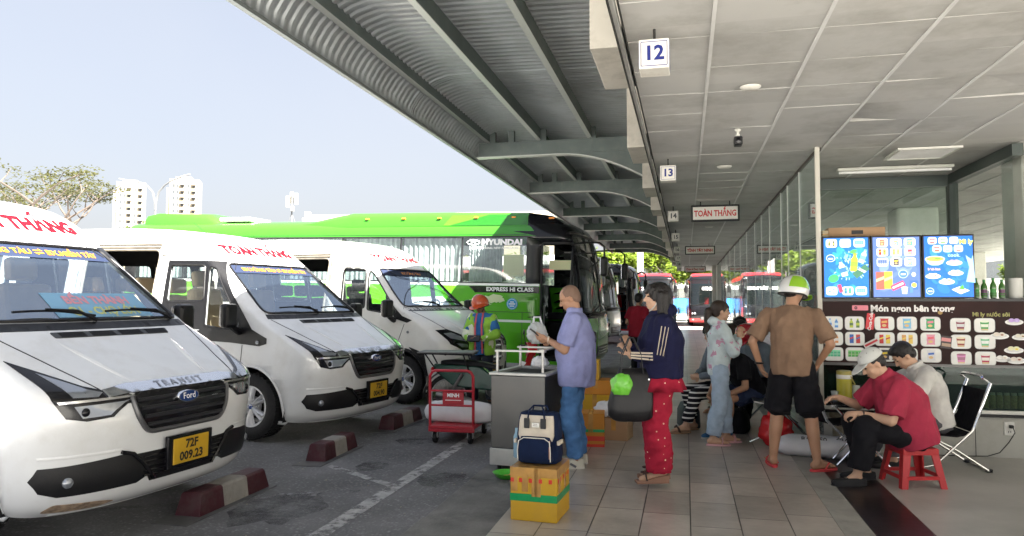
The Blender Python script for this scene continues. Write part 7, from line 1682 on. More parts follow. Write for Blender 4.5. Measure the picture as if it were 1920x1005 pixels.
# ---- motorbike
mb = thing('motorbike', 'parked red and black motorbike with a rear luggage rack behind the red trolley', 'motorbike', (-2.42, 9.35, -.06), rad(6))
mBRed = mat('bike_red', (.38, .012, .02), .2, coat=.7); mBGr = mat('bike_dark_green', (.02, .07, .05), .25, coat=.6); mEng = mat('engine_metal', (.25, .25, .25), .4, .8, var=.2, scale=12, dirt=((.06, .05, .04), .6))
for x, nm in ((-.62, 'rear_wheel'), (.62, 'front_wheel')):
    m = M(); m.lathe([(.245, -.025), (.27, -.045), (.30, -.03), (.305, 0), (.30, .03), (.27, .045), (.245, .025)], c=(x, 0, .305), axis='y', n=36, ring=True); wl = m.build(nm, mRub, mb, True)
    m = M(); m.lathe([(.225, -.018), (.248, -.022), (.248, .022), (.225, .018)], c=(x, 0, .305), axis='y', n=36, ring=True); m.lathe([(.01, -.05), (.05, -.05), (.05, .05), (.01, .05)], c=(x, 0, .305), axis='y', n=16)
    for k in range(18): a = 2*PI*k/18; m.tube([(x+.045*math.cos(a), .03*(-1)**k, .305+.045*math.sin(a)), (x+.23*math.cos(a+.25*(-1)**(k//2)), 0, .305+.23*math.sin(a+.25*(-1)**(k//2)))], .0025, 4)
    m.build('rim', mSteel, wl, True)
m = M(); m.cap((.02, 0, .34), (.30, 0, .36), .10, .085, 12); m.cap((-.05, 0, .40), (.12, 0, .30), .085, .08, 12); m.lathe([(.01, -.13), (.085, -.12), (.09, -.06)], c=(.08, 0, .33), axis='y', n=20); m.build('engine', mEng, mb, True)
m = M(); m.tube([(.1, -.10, .2), (-.2, -.12, .24), (-.35, -.14, .29), (-.75, -.15, .36)], [.018, .022, .045, .05], 10); m.build('exhaust', mEng, mb, True)
m = M(); m.rings([[(x, y*w_, z0) if q < 2 else (x, y*w_*.8, z1) for q, y in enumerate((-1, 1, 1, -1))] for x, w_, z0, z1 in ((-.82, .05, .66, .74), (-.55, .10, .46, .74), (-.2, .115, .42, .72), (.02, .10, .40, .56), (.14, .06, .44, .5))]); m.build('side_cover', mBGr, mb, True, bevel=.02)
m = M(); m.rings([[(x, y*w_, z0+(h if q > 1 else 0)) for q, y in enumerate((-1, 1, .7, -.7))] for x, w_, z0, h in ((-.72, .09, .735, .05), (-.5, .12, .735, .07), (-.15, .12, .71, .06), (.08, .08, .66, .05))]); m.build('saddle', mBlack, mb, True, bevel=.018)
m = M(); m.rings([[(x+dx, y, z) for y, dx in ((-w_, -.03), (-w_*.6, .03), (0, .05), (w_*.6, .03), (w_, -.03), (w_*.6, -.045), (0, -.05), (-w_*.6, -.045))] for x, z, w_ in ((.26, .30, .13), (.34, .5, .17), (.42, .72, .18), (.46, .86, .14), (.50, .92, .10))]); m.build('leg_shield', mBRed, mb, True, ang=50)
m = M(); m.rings([[(x+dx, y*w_, z) for y, dx in ((-1, -.05), (-.5, .05), (.5, .05), (1, -.05), (.6, -.08), (-.6, -.08))] for x, z, w_ in ((.47, .86, .10), (.5, .93, .13), (.5, .99, .12), (.46, 1.03, .07))]); hd = m.build('headset', mBRed, mb, True, ang=50)
m = M(); m.ell((.56, 0, .93), (.04, .07, .055)); m.build('headlight', mLens, hd, True)
m = M(); m.prism([(.30, .62), (.42, .78), (.36, .80), (.22, .62)], 'y', -.17, -.165); m.build('white_panel', mBusW, mb)
m = M(); m.rings([[(.62+r_*math.cos(a), y, .305+r_*math.sin(a)) for y, r_ in ((-.065, .33), (0, .35), (.065, .33), (0, .325))] for a in frange(.3, 2.6, 12)]); m.build('front_mudguard', mBRed, mb, True, ang=60)
m = M(); m.rings([[(-.62+r_*math.cos(a), y, .305+r_*math.sin(a)) for y, r_ in ((-.07, .335), (0, .355), (.07, .335), (0, .33))] for a in frange(.9, 3.2, 12)]); m.build('rear_mudguard', mBlack, mb, True, ang=60)
m = M()
for s_ in (-1, 1):
    m = M(); m.tube([(.62, s_*.075, .305), (.50, s_*.06, .66), (.46, s_*.04, .86)], .02, 8); m.build('fork', mSteel, mb, True)
    m = M(); m.tube([(-.62, s_*.09, .305), (-.42, s_*.12, .62)], .022, 8); m.build('damper', mSteel, mb, True)
m = M(); m.tube([(.36, -.33, 1.0), (.42, -.2, .99), (.46, 0, .96), (.42, .2, .99), (.36, .33, 1.0)], .012, 8); hb_ = m.build('handlebar', mSteel, mb, True)
for s_ in (-1, 1):
    m = M(); m.tube([(.36, s_*.33, 1.0), (.40, s_*.23, .993)], .019, 8); m.build('grip', mBlack, hb_, True)
    m = M(); m.tube([(.42, s_*.2, 1.0), (.40, s_*.26, 1.14)], .005, 5); m.ell((.40, s_*.27, 1.17), (.012, .055, .035)); m.build('mirror', mBlack, hb_, True)
rk = M()
for y in (-.17, -.10, -.03, .04, .11, .18): rk.tube([(-.98, y, .88), (-.28, y, .865)], .008, 6)
rk.tube([(-.98, -.2, .885), (-.28, -.2, .87), (-.28, .2, .87), (-.98, .2, .885)], .011, 6, closed=True); rk.tube([(-.63, -.2, .87), (-.63, .2, .87)], .011, 6)
for x in (-.9, -.4):
    for s_ in (-1, 1): rk.tube([(x, s_*.17, .875), (x*.82, s_*.10, .62)], .010, 6)
rk.build('luggage_rack', mBlack, mb, True)
m = M(); m.b2((-1.0, -.22, .89), (-.26, .22, .905)); m.build('rack_board', mat('worn_rack_board', (.16, .16, .16), .5, var=.3, scale=9), mb, bevel=.003)
m = M(); m.tube([(-.05, .1, .22), (-.02, .2, .02)], .01, 6); m.tube([(.0, -.2, .26), (.0, .2, .26)], .012, 6); m.build('stand_and_pegs', mSteel, mb)
m = M(); m.ell((-.84, 0, .66), (.03, .06, .04)); m.build('tail_light', mat('red_lens', (.5, .01, .01), .15, coat=.8), mb, True)
m = M(); m.b2((-.90, -.09, .45), (-.89, .09, .58)); m.build('number_plate', mStW, mb)

# ---------------------------------------------------------------- red stool, chairs, table
mRP = mat('coral_red_plastic', (.5, .03, .035), .35, var=.04)
st = thing('stool', 'low coral red plastic stool under the man in the crimson shirt', 'stool', (1.80, 6.72, 0), rad(14))
H_, a0, a1 = .315, .185, .145
m = M(); m.rings([[(x*a1*s_, y*a1*s_, z) for x, y in ((-1, -1), (1, -1), (1, 1), (-1, 1))] for s_, z in ((1., .26), (1., H_-.008), (.95, H_))]); m.build('seat', mRP, st, bevel=.012)
for x in (-1, 1):
    for y in (-1, 1):
        m = M(); r_ = []
        for z, a, w_ in ((0.0, a0, .05), (.262, a1, .062)): r_.append([(x*a, y*a, z), (x*(a-w_), y*a, z), (x*(a-w_), y*(a-.014), z), (x*(a-.014), y*(a-.014), z), (x*(a-.014), y*(a-w_), z), (x*a, y*(a-w_), z)])
        m.rings(r_); m.build('leg', mRP, st)
for q in range(4):
    m = M(); m.box((0, -.169, .085), (.26, .012, .03), rz=0); o = m.build('stretcher', mRP, st); o.rotation_euler = (0, 0, q*PI/2)
def folding_chair(lb, loc, rz):
    c = thing('folding_chair', lb, 'chair', loc, rz, 'black folding chairs at the little table')
    for s_ in (-1, 1):
        m = M(); m.tube([(-.30, s_*.21, .82), (-.36, s_*.21, .78), (-.20, s_*.22, .36), (.12, s_*.23, .06), (.30, s_*.23, .02)], .0125, 8); m.build('back_tube', mChrome, c, True)
        m = M(); m.tube([(.24, s_*.21, .35), (-.05, s_*.215, .2), (-.32, s_*.215, .02)], .0125, 8); m.build('seat_tube', mChrome, c, True)
    m = M(); m.tube([(-.32, -.215, .02), (-.35, -.2, .012), (-.35, .2, .012), (-.32, .215, .02)], .0125, 8); m.build('cross_tube', mChrome, c, True); m = M(); m.tube([(.30, -.23, .02), (.32, -.2, .014), (.32, .2, .014), (.30, .23, .02)], .0125, 8); m.build('cross_tube', mChrome, c, True); m = M(); m.tube([(-.30, -.21, .82), (-.31, -.17, .84), (-.31, .17, .84), (-.30, .21, .82)], .0125, 8); m.build('cross_tube', mChrome, c, True)
    m = M(); m.rings([[(x, -.2, z), (x, .2, z), (x-.004, .2, z+.012), (x-.004, -.2, z+.012)] for x, z in ((.24, .35), (.1, .315), (-.08, .30), (-.2, .33))]); m.build('seat', mBlkF, c, True, ang=60)
    m = M(); m.rings([[(x, -.2, z), (x, .2, z), (x-.012, .2, z), (x-.012, -.2, z)] for x, z in ((-.2, .35), (-.27, .5), (-.31, .64), (-.315, .72))]); m.build('backrest', mBlkF, c, True, ang=60)
    for s_ in (-1, 1): m = M(); m.box((-.335, s_*.2, .018), (.05, .04, .028)); m.build('rubber_foot', mBlack, c, bevel=.006)
    return c
folding_chair('black folding chair with bent chrome legs under the man in white', (2.22, 7.47, 0), rad(186))
folding_chair('empty chrome legged folding chair mostly hidden behind the little table', (1.42, 7.9, 0), rad(20))
tb_ = thing('table', 'small black topped folding table with chrome legs holding the thermos', 'table', (1.55, 7.36, 0), rad(-4))
m = M(); m.b2((-.26, -.2, .565), (.26, .2, .60)); m.build('tabletop', mGloss, tb_, bevel=.008)
for s_ in (-1, 1):
    m = M(); m.tube([(-.24, s_*.17, .56), (.22, s_*.17, .02)], .011, 8); m.build('leg', mChrome, tb_, True)
    m = M(); m.tube([(.24, s_*.15, .56), (-.22, s_*.15, .02)], .011, 8); m.build('leg', mChrome, tb_, True)
m = M(); m.b2((-.265, -.206, .545), (.265, -.19, .566)); m.build('edge', mChrome, tb_)
t = thing('thermos_jug', 'olive yellow insulated jug with handle on the little table', 'jug', (1.42, 7.36, .60), rad(20))
m = M(); m.lathe([(.064, 0), (.066, .01), (.066, .19), (.062, .195)], n=28); m.build('body', mat('olive_yellow_plastic', (.42, .38, .03), .35), t, True)
m = M(); m.lathe([(.067, .188), (.068, .2), (.068, .222), (.06, .232)], n=28); m.build('collar', mat('white_plastic', (.7, .7, .66), .35), t, True)
m = M(); m.lathe([(.0665, .225), (.0665, .255), (.055, .262), (.002, .262)], n=28); m.build('lid', mat('olive_lid', (.38, .33, .08), .35), t, True)
m = M(); m.tube([(.02, -.075, .215), (.04, -.078, .17), (.075, -.05, .14), (.085, 0, .13), (.075, .05, .14), (.04, .078, .17), (.02, .075, .215)], .006, 6); m.build('handle', mat('olive_lid', (.38, .33, .08), .35), t, True)
t = thing('cup', 'small clear tumbler beside the jug on the little table', 'cup', (1.53, 7.42, .60)); m = M(); m.lathe([(.03, 0), (.037, .12), (.034, .12), (.027, .005), (.002, .005)], n=20); m.build('tumbler', mat('clear_plastic', (.7, .75, .72), .1, alpha=.5), t, True)
t = thing('cup', 'short stacked cups at the left corner of the little table', 'cup', (1.33, 7.33, .60)); m = M(); m.lathe([(.024, 0), (.032, .06), (.034, .075), (.03, .075), (.002, .07)], n=20); m.build('tumbler', mat('clear_plastic', (.7, .75, .72), .1, alpha=.5), t, True)
t = thing('phone', 'black phone lying on the little table near the hand of the man in crimson', 'phone', (1.66, 7.28, .6012), rad(15)); m = M(); m.box((0, 0, .006), (.15, .075, .01)); m.build('case', mGloss, t, bevel=.004)
t = thing('phone', 'black phone held over the little table by the man in white', 'phone', (1.64, 7.4, .68), rad(15)); m = M(); m.box((0, 0, .0), (.075, .15, .01), ry=.3); m.build('case', mGloss, t, bevel=.004)

# ================================================================ kiosk front
SH = thing('food_kiosk_counter', 'kiosk front with glass display case and brown picture menu of snacks', 'counter', (0, 0, 0))
PAL = {}
def pm(c): 
    k = 'print_%d_%d_%d' % tuple(int(x*99) for x in c)
    return mat(k, c, .3)
class Board:
    """flat printed artwork facing -Y, layered sheets; colours by material slot"""
    def __init__(s, y, em=0., step=.0007): s.m = M(); s.ms = []; s.ks = {}; s.y = y; s.em = em; s.l = 0; s.step = step
    def col(s, c):
        c = tuple(c)
        if c not in s.ks:
            s.ks[c] = len(s.ms)
            nm = ('lit_' if s.em else 'print_')+'%02d%02d%02d' % tuple(min(99, int(x*99)) for x in c)
            s.ms.append(mat(nm, tuple(x*.25 for x in c) if s.em else c, .3, emit=c if s.em else None, es=s.em, var=0 if s.em else .04, scale=20))
        s.m.cur = s.ks[c]
    def poly(s, pts, c, lay=1): s.col(c); y = s.y-lay*s.step; s.m.add([(x, y, z) for x, z in pts], [tuple(range(len(pts)))])
    def rect(s, x, z, w, h, c, lay=1, r=0., rot=0.):
        pts = [(-w/2, -h/2), (w/2, -h/2), (w/2, h/2), (-w/2, h/2)]
        if r: pts = roundp(pts, r, 4)
        ca, sa = math.cos(rot), math.sin(rot); s.poly([(x+a*ca-b*sa, z+a*sa+b*ca) for a, b in pts], c, lay)
    def ell(s, x, z, a, b, c, lay=1, rot=0., n=20): ca, sa = math.cos(rot), math.sin(rot); s.poly([(x+a*math.cos(t)*ca-b*math.sin(t)*sa, z+a*math.cos(t)*sa+b*math.sin(t)*ca) for t in frange(0, 2*PI, n)[:-1]], c, lay)
    def text(s, t, size, x, z, c, lay=3, bold=.002, align='CENTER', rot=0., sx=1.): s.col(c); text_on(s.m, t, size, (x, s.y-lay*s.step, z), (math.cos(rot), 0, math.sin(rot)), (-math.sin(rot), 0, math.cos(rot)), bold=bold, align=align, sx=sx)
    def item(s, kind, x, z, k=1., cs=((.6, .03, .03), (.85, .7, .1)), lay=2, rot=0.):
        a, b = cs
        ca, sa = math.cos(rot), math.sin(rot); R = lambda pts: [(x+(p*ca-q*sa)*k, z+(p*sa+q*ca)*k) for p, q in pts]
        if kind == 'bottle':
            s.poly(R([(-.011, -.03), (.011, -.03), (.011, .01), (.005, .02), (.005, .03), (-.005, .03), (-.005, .02), (-.011, .01)]), a, lay); s.poly(R([(-.0115, -.015), (.0115, -.015), (.0115, .003), (-.0115, .003)]), b, lay+1); s.poly(R([(-.006, .025), (.006, .025), (.006, .032), (-.006, .032)]), b, lay+1)
        elif kind == 'can':
            s.poly(R([(-.013, -.03), (.013, -.03), (.013, .03), (-.013, .03)]), a, lay); s.poly(R([(-.013, -.005), (.013, .006), (.013, .016), (-.013, .005)]), b, lay+1)
        elif kind == 'bag':
            s.poly(R([(-.028, -.034), (-.024, -.025), (-.026, 0), (-.024, .025), (-.028, .034), (.028, .034), (.024, .025), (.026, 0), (.024, -.025), (.028, -.034)]), a, lay); s.poly(R([(-.018, .002), (.018, .006), (.018, .02), (-.018, .016)]), b, lay+1); s.ell(x-.002*k, z-.014*k, .014*k, .009*k, (.75, .5, .2), lay+1)
        elif kind == 'cup':
            s.poly(R([(-.02, -.034), (.02, -.034), (.027, .024), (-.027, .024)]), a, lay); s.ell(x, z+.025*k, .028*k, .007*k, b, lay+1); s.poly(R([(-.021, -.012), (.021, -.012), (.0235, .008), (-.0235, .008)]), b, lay+1); s.poly(R([(-.0195, -.033), (.0195, -.033), (.020, -.024), (-.020, -.024)]), (.7, .55, .3), lay+1)
        elif kind == 'pack':
            for q in (-1, 0, 1, 2): s.poly(R([(-.052+.026*(q+1), -.02), (-.028+.026*(q+1), -.02), (-.028+.026*(q+1), .02), (-.052+.026*(q+1), .02)]), a, lay); s.poly(R([(-.05+.026*(q+1), -.004), (-.03+.026*(q+1), -.004), (-.03+.026*(q+1), .004), (-.05+.026*(q+1), .004)]), b, lay+1)
            s.poly(R([(-.052, .021), (.05, .021), (.05, .03), (-.052, .03)]), tuple(min(1, v*1.4) for v in a), lay)
        elif kind == 'plate':
            s.ell(x, z, .055*k, .02*k, (.8, .8, .78), lay); s.ell(x, z+.003*k, .043*k, .013*k, (.66, .66, .64), lay+1)
            for dx in (-.016, .014): s.ell(x+dx*k, z+.012*k, .018*k, .013*k, a, lay+2)
            s.ell(x+.015*k, z+.008*k, .009*k, .005*k, b, lay+3)
        elif kind == 'bowl':
            s.poly(R([(-.06, .0), (-.045, -.03), (-.02, -.042), (.02, -.042), (.045, -.03), (.06, 0)]), (.45, .6, .75), lay); s.ell(x, z, .06*k, .02*k, (.75, .8, .85), lay+1); s.ell(x, z, .052*k, .016*k, a, lay+2); s.ell(x+.015*k, z+.002*k, .018*k, .008*k, b, lay+3)
            s.ell(x-.02*k, z-.002*k, .012*k, .006*k, (.9, .6, .1), lay+3)
    def build(s, name, parent): return s.m.build(name, s.ms, parent)
RED, GRN, BLU, YEL, WHT, BRN, PNK, PUR = (.6, .03, .03), (.06, .4, .08), (.03, .12, .5), (.85, .65, .05), (.8, .8, .78), (.22, .09, .04), (.75, .3, .4), (.5, .35, .7)
m = M(); m.b2((1.352, 8.0, .885), (4.6, 8.03, 1.5)); bd = m.build('menu_board', mat('dark_maroon_board', (.03, .009, .008), .5, var=.35, scale=1.4, spec=.25), SH)
B_ = Board(8.0)
B_.text('Món ngon bên trong', .088, 1.80, 1.427, (.82, .8, .78), align='LEFT', bold=.0035, sx=1.03)
B_.rect(1.705, 1.435, .15, .052, (.75, .2, .26), 1, .012); B_.ell(1.665, 1.435, .014, .016, (.05, .01, .02), 2); B_.ell(1.665, 1.435, .006, .008, (.5, .1, .15), 3)
B_.text('Mì ly nước sôi', .056, 2.71, 1.372, (.38, .36, .10), align='LEFT', bold=.0015)
ln = [(1.45, 0), (1.65, 0), (1.925, 0), (2.13, 0), (2.34, 0), (2.605, 1), (2.815, 1)]
rows = [1.28, 1.125, .97]
kinds = [[('bottle', ((.55, .75, .9), (.1, .3, .7))), ('bottle', ((.5, .6, .05), (.1, .2, .05))), ('bag', (RED, (.8, .4, .1))), ('bag', ((.2, .5, .75), (.85, .8, .3))), ('bag', ((.03, .35, .12), (.8, .2, .3))), ('cup', ((.25, .03, .06), (.7, .7, .7))), ('cup', ((.06, .35, .08), (.8, .85, .7)))],
         [('bottle', ((.75, .7, .68), (.7, .3, .1))), ('can', (BLU, RED)), ('can', (RED, YEL)), ('can', ((.7, .35, .1), (.85, .6, .1))), ('bag', (PNK, (.8, .1, .15))), ('cup', ((.35, .06, .04), (.8, .7, .5))), ('cup', ((.15, .5, .25), (.8, .85, .8)))],
         [('pack', ((.1, .55, .3), (.3, .75, .5))), ('pack', ((.08, .45, .08), (.3, .6, .2))), ('bag', ((.04, .04, .06), YEL)), ('bag', ((.03, .03, .05), YEL)), ('bag', ((.7, .7, .72), BLU)), ('cup', ((.7, .25, .5), (.4, .15, .25))), ('cup', ((.45, .03, .08), (.8, .75, .7)))]]
for r_, z in enumerate(rows):
    for c_, (x, sh_) in enumerate(ln):
        zz = z-.012*sh_-.006*r_*sh_
        B_.rect(x, zz, .182, .138, (.62, .62, .6), 1, .04); B_.rect(x, zz, .172, .128, (.8, .8, .77), 2, .036)
        kd, cs = kinds[r_][c_]
        if kd in ('bottle', 'can'): B_.item(kd, x-.03, zz, 1.45, cs, 3); B_.item(kd, x+.03, zz, 1.45, (cs[1], cs[0]), 3)
        else: B_.item(kd, x, zz, 1.45 if kd != 'pack' else 1.25, cs, 3)
B_.rect(1.795, 1.30, .075, .16, (.65, .01, .02), 6, .01, -.12); B_.text('Coca-Cola', .042, 1.797, 1.30, (.85, .85, .85), 8, .001, rot=1.42)
B_.rect(1.80, 1.085, .15, .05, (.72, .7, .68), 6, .004, .5); B_.rect(1.80, 1.085, .13, .02, (.6, .05, .06), 7, .0, .5)
B_.rect(2.475, 1.10, .095, .12, (.05, .03, .03), 6, .004, -.12); B_.rect(2.475, 1.125, .085, .035, (.7, .25, .25), 7, 0, -.12); B_.rect(2.475, 1.075, .08, .03, (.45, .3, .2), 7, 0, -.12)
for x, z, k, a, b in ((3.07, 1.30, 1.45, PUR, (.6, .5, .8)), (2.94, 1.165, 1.5, (.78, .72, .62), (.3, .1, .05)), (3.12, 1.155, 1.35, (.75, .72, .6), (.25, .12, .06)), (3.06, 1.03, 1.55, (.82, .8, .5), YEL), (2.96, .945, 1.4, (.82, .8, .76), (.7, .6, .5)), (3.08, .93, 1.5, (.7, .62, .55), (.3, .1, .05))): B_.item('plate', x, z, k, (a, b), 3)
B_.ell(2.43, 1.39, .022, .02, (.4, .25, .06), 2); B_.ell(2.87, 1.08, .035, .04, (.35, .2, .06), 1)
B_.build('menu_print', bd)
m = M(); m.b2((1.352, 7.985, .86), (4.6, 8.04, .886)); m.build('chrome_ledge', mStain, SH)
m = M(); m.b2((1.352, 7.99, 1.5), (4.6, 8.35, 1.528)); m.build('counter_top', mGloss, SH)
m = M(); m.b2((1.355, 8.012, .452), (4.6, 8.02, .86)); m.build('display_glass', glass('display_glass', (.6, .7, .64), .15, .02, (.02, .05, .04), 1.3), SH)
m = M(); m.b2((1.355, 8.42, .452), (4.6, 8.44, 1.5)); m.b2((1.355, 8.02, .452), (4.6, 8.42, .46)); m.build('display_back', mat('deep_green_panel', (.02, .045, .035), .5), SH)
for i in range(10):
    x = 2.66+.062*i
    t = thing('snack_jar', 'clear tub of beige snacks in the row inside the display case', 'jar', (x, 8.12, .46), 0, 'snack tubs lined up in the display case')
    m = M(); m.lathe([(.026, 0), (.028, .01), (.028, .12), (.022, .13)], n=14); m.build('tub', mat('snack_beige', (.42, .34, .16), .5, var=.3, scale=40), t, True)
    m = M(); m.lathe([(.024, .128), (.024, .15), (.002, .152)], n=14); m.build('lid', mat('snack_lid', (.55, .55, .45), .3), t, True)
# screens
def lit(a, b, z): return tuple(lerp(p, q, z) for p, q in zip(a, b))
def screen(x0, x1, lb, paint):
    t = thing('menu_screen', lb, 'screen', ((x0+x1)/2, 7.99, 1.53), 0, 'three lit menu screens on the counter')
    w_ = x1-x0; h = .605
    m = M(); m.b2((-w_/2, -.02, 0), (w_/2, .03, h+.02)); m.build('bezel', mBlack, t, bevel=.004)
    b = Board(-.0202, em=.2); paint(b, w_, h); b.build('display', t); return t
def bgfill(b, w_, h, c0, c1, c2=None, n=12):
    rr = random.Random(int(w_*1000)); b.rect(0, h/2+.008, w_-.03, h-.01, c0, 0)
    for k in range(26):
        a = rr.uniform(.02, .07); x = rr.uniform(-w_/2+.09, w_/2-.09); z = rr.uniform(.09, h-.08)
        b.ell(x, z, a, a*rr.uniform(.3, .8), lit(c0, c1, rr.uniform(.1, .7)), 1+k*.02, rr.uniform(0, 3), 9)
def s_rows(b, xs_, zs_, ks, w1=.105, h1=.085):
    i = 0
    for z in zs_:
        for x in xs_:
            b.rect(x, z, w1, h1, (.8, .82, .85), 2.2, .025); kd, cs = ks[i % len(ks)]; i += 1
            if kd in ('bottle', 'can'): b.item(kd, x-.02, z, .95, cs, 3); b.item(kd, x+.02, z, .95, (cs[1], cs[0]), 3)
            else: b.item(kd, x, z, .95 if kd != 'pack' else .8, cs, 3)
def splash(b, cx, cz, c, n, R, seed):
    rr = random.Random(seed)
    for k in range(n):
        a = rr.uniform(0, 2*PI); r = R*rr.uniform(.2, 1); b.ell(cx+r*math.cos(a), cz+r*math.sin(a)*.9, rr.uniform(.004, .02), rr.uniform(.002, .006), c, 1.7+k*.004, a, 8)
def p1(b, w_, h):
    bgfill(b, w_, h, (.01, .16, .62), (.05, .5, .85)); splash(b, .03, .33, (.45, .75, .95), 60, .17, 3)
    s_rows(b, (-.135, -.005, .125), (.555,), [('bottle', ((.6, .7, .1), (.1, .1, .1))), ('bottle', ((.75, .8, .85), (.3, .4, .6))), ('pack', ((.1, .6, .3), (.3, .8, .5)))])
    s_rows(b, (-.14, .01, .135), (.075,), [('bottle', ((.75, .85, .9), (.1, .4, .8))), ('can', ((.03, .2, .5), (.1, .5, .2))), ('pack', ((.1, .6, .4), (.3, .8, .6)))])
    b.item('bottle', .075, .36, 3.0, ((.75, .75, .05), (.3, .5, .05)), 4, -.1); b.item('bottle', -.035, .30, 2.7, ((.7, .85, .95), (.05, .2, .7)), 4, .3); b.item('can', .135, .27, 2.6, ((.06, .2, .12), (.6, .6, .65)), 5, -.9); b.item('bottle', .16, .42, 2.3, ((.6, .8, .9), (.2, .5, .8)), 3.5, -.35)
    b.ell(-.12, .20, .05, .04, (.06, .6, .15), 4, .4); b.ell(.07, .47, .035, .02, (.1, .6, .12), 4, .3); b.ell(.0, .42, .03, .016, (.25, .75, .4), 4, .9)
    b.ell(-.145, .405, .042, .038, (.7, .8, .9), 4); b.ell(-.145, .405, .036, .032, (.03, .15, .5), 5); b.rect(-.145, .40, .045, .014, (.8, .85, .9), 6, .006)
    b.rect(-.06, .1, .035, .08, (.75, .05, .12), 7, .003, .3)
def p2(b, w_, h):
    bgfill(b, w_, h, (.10, .18, .48), (.3, .42, .7)); 
    s_rows(b, (-.125, 0, .125), (.555, .46, .36), [('bag', ((.7, .15, .1), (.8, .4, .2))), ('bag', ((.2, .5, .8), YEL)), ('bag', ((.1, .5, .3), (.8, .3, .3))), ('can', (RED, YEL)), ('can', ((.7, .4, .1), (.8, .6, .2))), ('bag', (PNK, RED)), ('pack', ((.05, .1, .25), (.2, .3, .6))), ('bag', ((.05, .05, .08), YEL)), ('bag', ((.2, .6, .5), PNK))])
    b.item('can', -.15, .175, 2.9, ((.78, .12, .08), (.85, .6, .3)), 4); b.item('can', -.075, .18, 2.9, ((.88, .5, .05), (.9, .75, .3)), 4); b.rect(.01, .125, .13, .055, (.75, .06, .15), 6, .008, .45); b.text('kitchoco'[:0]+'COOKIES', .026, .01, .125, (.9, .8, .8), 7, rot=.45)
    b.item('cup', .07, .08, 1.1, ((.4, .75, .7), (.8, .85, .85)), 6); b.rect(.155, .13, .075, .09, (.05, .15, .6), 5, .008); b.ell(.155, .13, .025, .025, (.9, .75, .1), 6); b.rect(.13, .085, .03, .06, (.1, .25, .7), 7, .004)
    b.ell(.06, .24, .044, .042, (.5, .65, .8), 4); b.ell(.06, .24, .037, .035, (.06, .2, .45), 5); b.rect(.06, .238, .045, .016, (.8, .85, .9), 6, .006); b.ell(.155, .235, .02, .022, (.7, .78, .85), 4)
def p3(b, w_, h):
    bgfill(b, w_, h, (.01, .14, .6), (.05, .32, .8))
    s_rows(b, (-.14, -.045, .05), (.565,), [('cup', ((.25, .05, .1), WHT)), ('cup', ((.1, .35, .1), WHT)), ('cup', (PUR, WHT))], .08, .07); s_rows(b, (-.10, -.005, .09), (.485,), [('cup', (RED, WHT)), ('cup', ((.2, .6, .4), WHT)), ('cup', ((.6, .1, .15), WHT))], .08, .07)
    b.text('Mì ly', .062, .155, .55, (.75, .85, .1), 4, .003); b.item('bowl', -.12, .385, 1.5, ((.85, .6, .1), (.2, .5, .05)), 4)
    b.item('plate', .05, .345, 1.3, (PUR, (.7, .6, .85)), 4); b.item('plate', -.14, .215, 1.25, ((.88, .84, .76), (.4, .15, .05)), 4); b.item('plate', .06, .245, 1.25, ((.85, .8, .7), (.35, .1, .05)), 4.3); b.item('plate', -.02, .16, 1.3, ((.85, .85, .75), YEL), 4.6)
    b.poly([(.02, .085), (.10, .04), (.18, .075), (.09, .115)], (.82, .82, .8), 5); b.poly([(.08, .09), (.12, .135), (.135, .085)], (.1, .45, .05), 6); b.ell(.075, .08, .025, .01, (.6, .45, .3), 6)
    b.poly([(.15, .16), (.18, .30), (.15, .42), (.20, .38), (.215, .42), (.22, .3), (.23, .15)], (.35, .6, .9), 3); b.text('cook.', .05, .05, .42, (.55, .75, .95), 5, .0005); b.text('bánh bao', .03, -.13, .285, (.8, .45, .45), 5)
    b.ell(-.17, .07, .036, .034, (.6, .75, .9), 4); b.ell(-.17, .07, .030, .028, (.03, .15, .5), 5); b.rect(-.17, .068, .04, .013, (.8, .85, .9), 6, .005)
screen(1.355, 1.80, 'leftmost lit menu screen showing drinks splashing on blue', p1)
screen(1.812, 2.265, 'middle lit menu screen showing crisp tubes and snack packets', p2)
screen(2.277, 2.735, 'rightmost lit menu screen reading Mì ly above a noodle bowl', p3)
mBG = mat('green_bottle', (.05, .16, .03), .12, coat=.5)
for i, (x, h, lb) in enumerate(((2.785, .20, 'tall green drink bottle standing right against the menu screens'), (2.855, .185, 'dark drink bottle with purple label, second from the screens'), (2.935, .20, 'tall green drink bottle, third from the screens'), (3.01, .185, 'shorter dark green drink bottle at the right end of the row'), (3.30, .2, 'green drink bottle beyond the paper roll'))):
    t = thing('drink_bottle', lb, 'bottle', (x, 8.1, 1.528), 0, 'drink bottles on the counter top'); k = h/.2
    m = M(); m.lathe([(.02, 0), (.028, .008), (.029, .05*k), (.024, .075*k), (.029, .10*k), (.027, .13*k), (.012, .165*k), (.011, .185*k), (.002, .186*k)], n=18); m.build('bottle', mBG, t, True)
    m = M(); m.lathe([(.0295, .04*k), (.0255, .075*k), (.0295, .095*k)], n=18); m.build('label', mat('bottle_label_%d' % (i % 2), ((.05, .28, .05), (.12, .04, .1))[i % 2], .4), t, True)
    m = M(); m.lathe([(.013, .178*k), (.013, .2*k), (.002, .2*k)], n=14); m.build('cap', mat('cap_green', (.03, .2, .05), .4), t, True)
t = thing('paper_roll', 'white paper roll standing on the counter top behind the bottles', 'paper roll', (3.17, 8.2, 1.528)); m = M(); m.lathe([(.02, 0), (.06, 0), (.06, .2), (.02, .2)], n=24); m.build('roll', mat('tissue_white', (.72, .72, .68), .8), t, True); m = M(); m.lathe([(.018, .0), (.0195, .0), (.0195, .203), (.018, .203)], n=18); m.build('core', mCart, t, True)
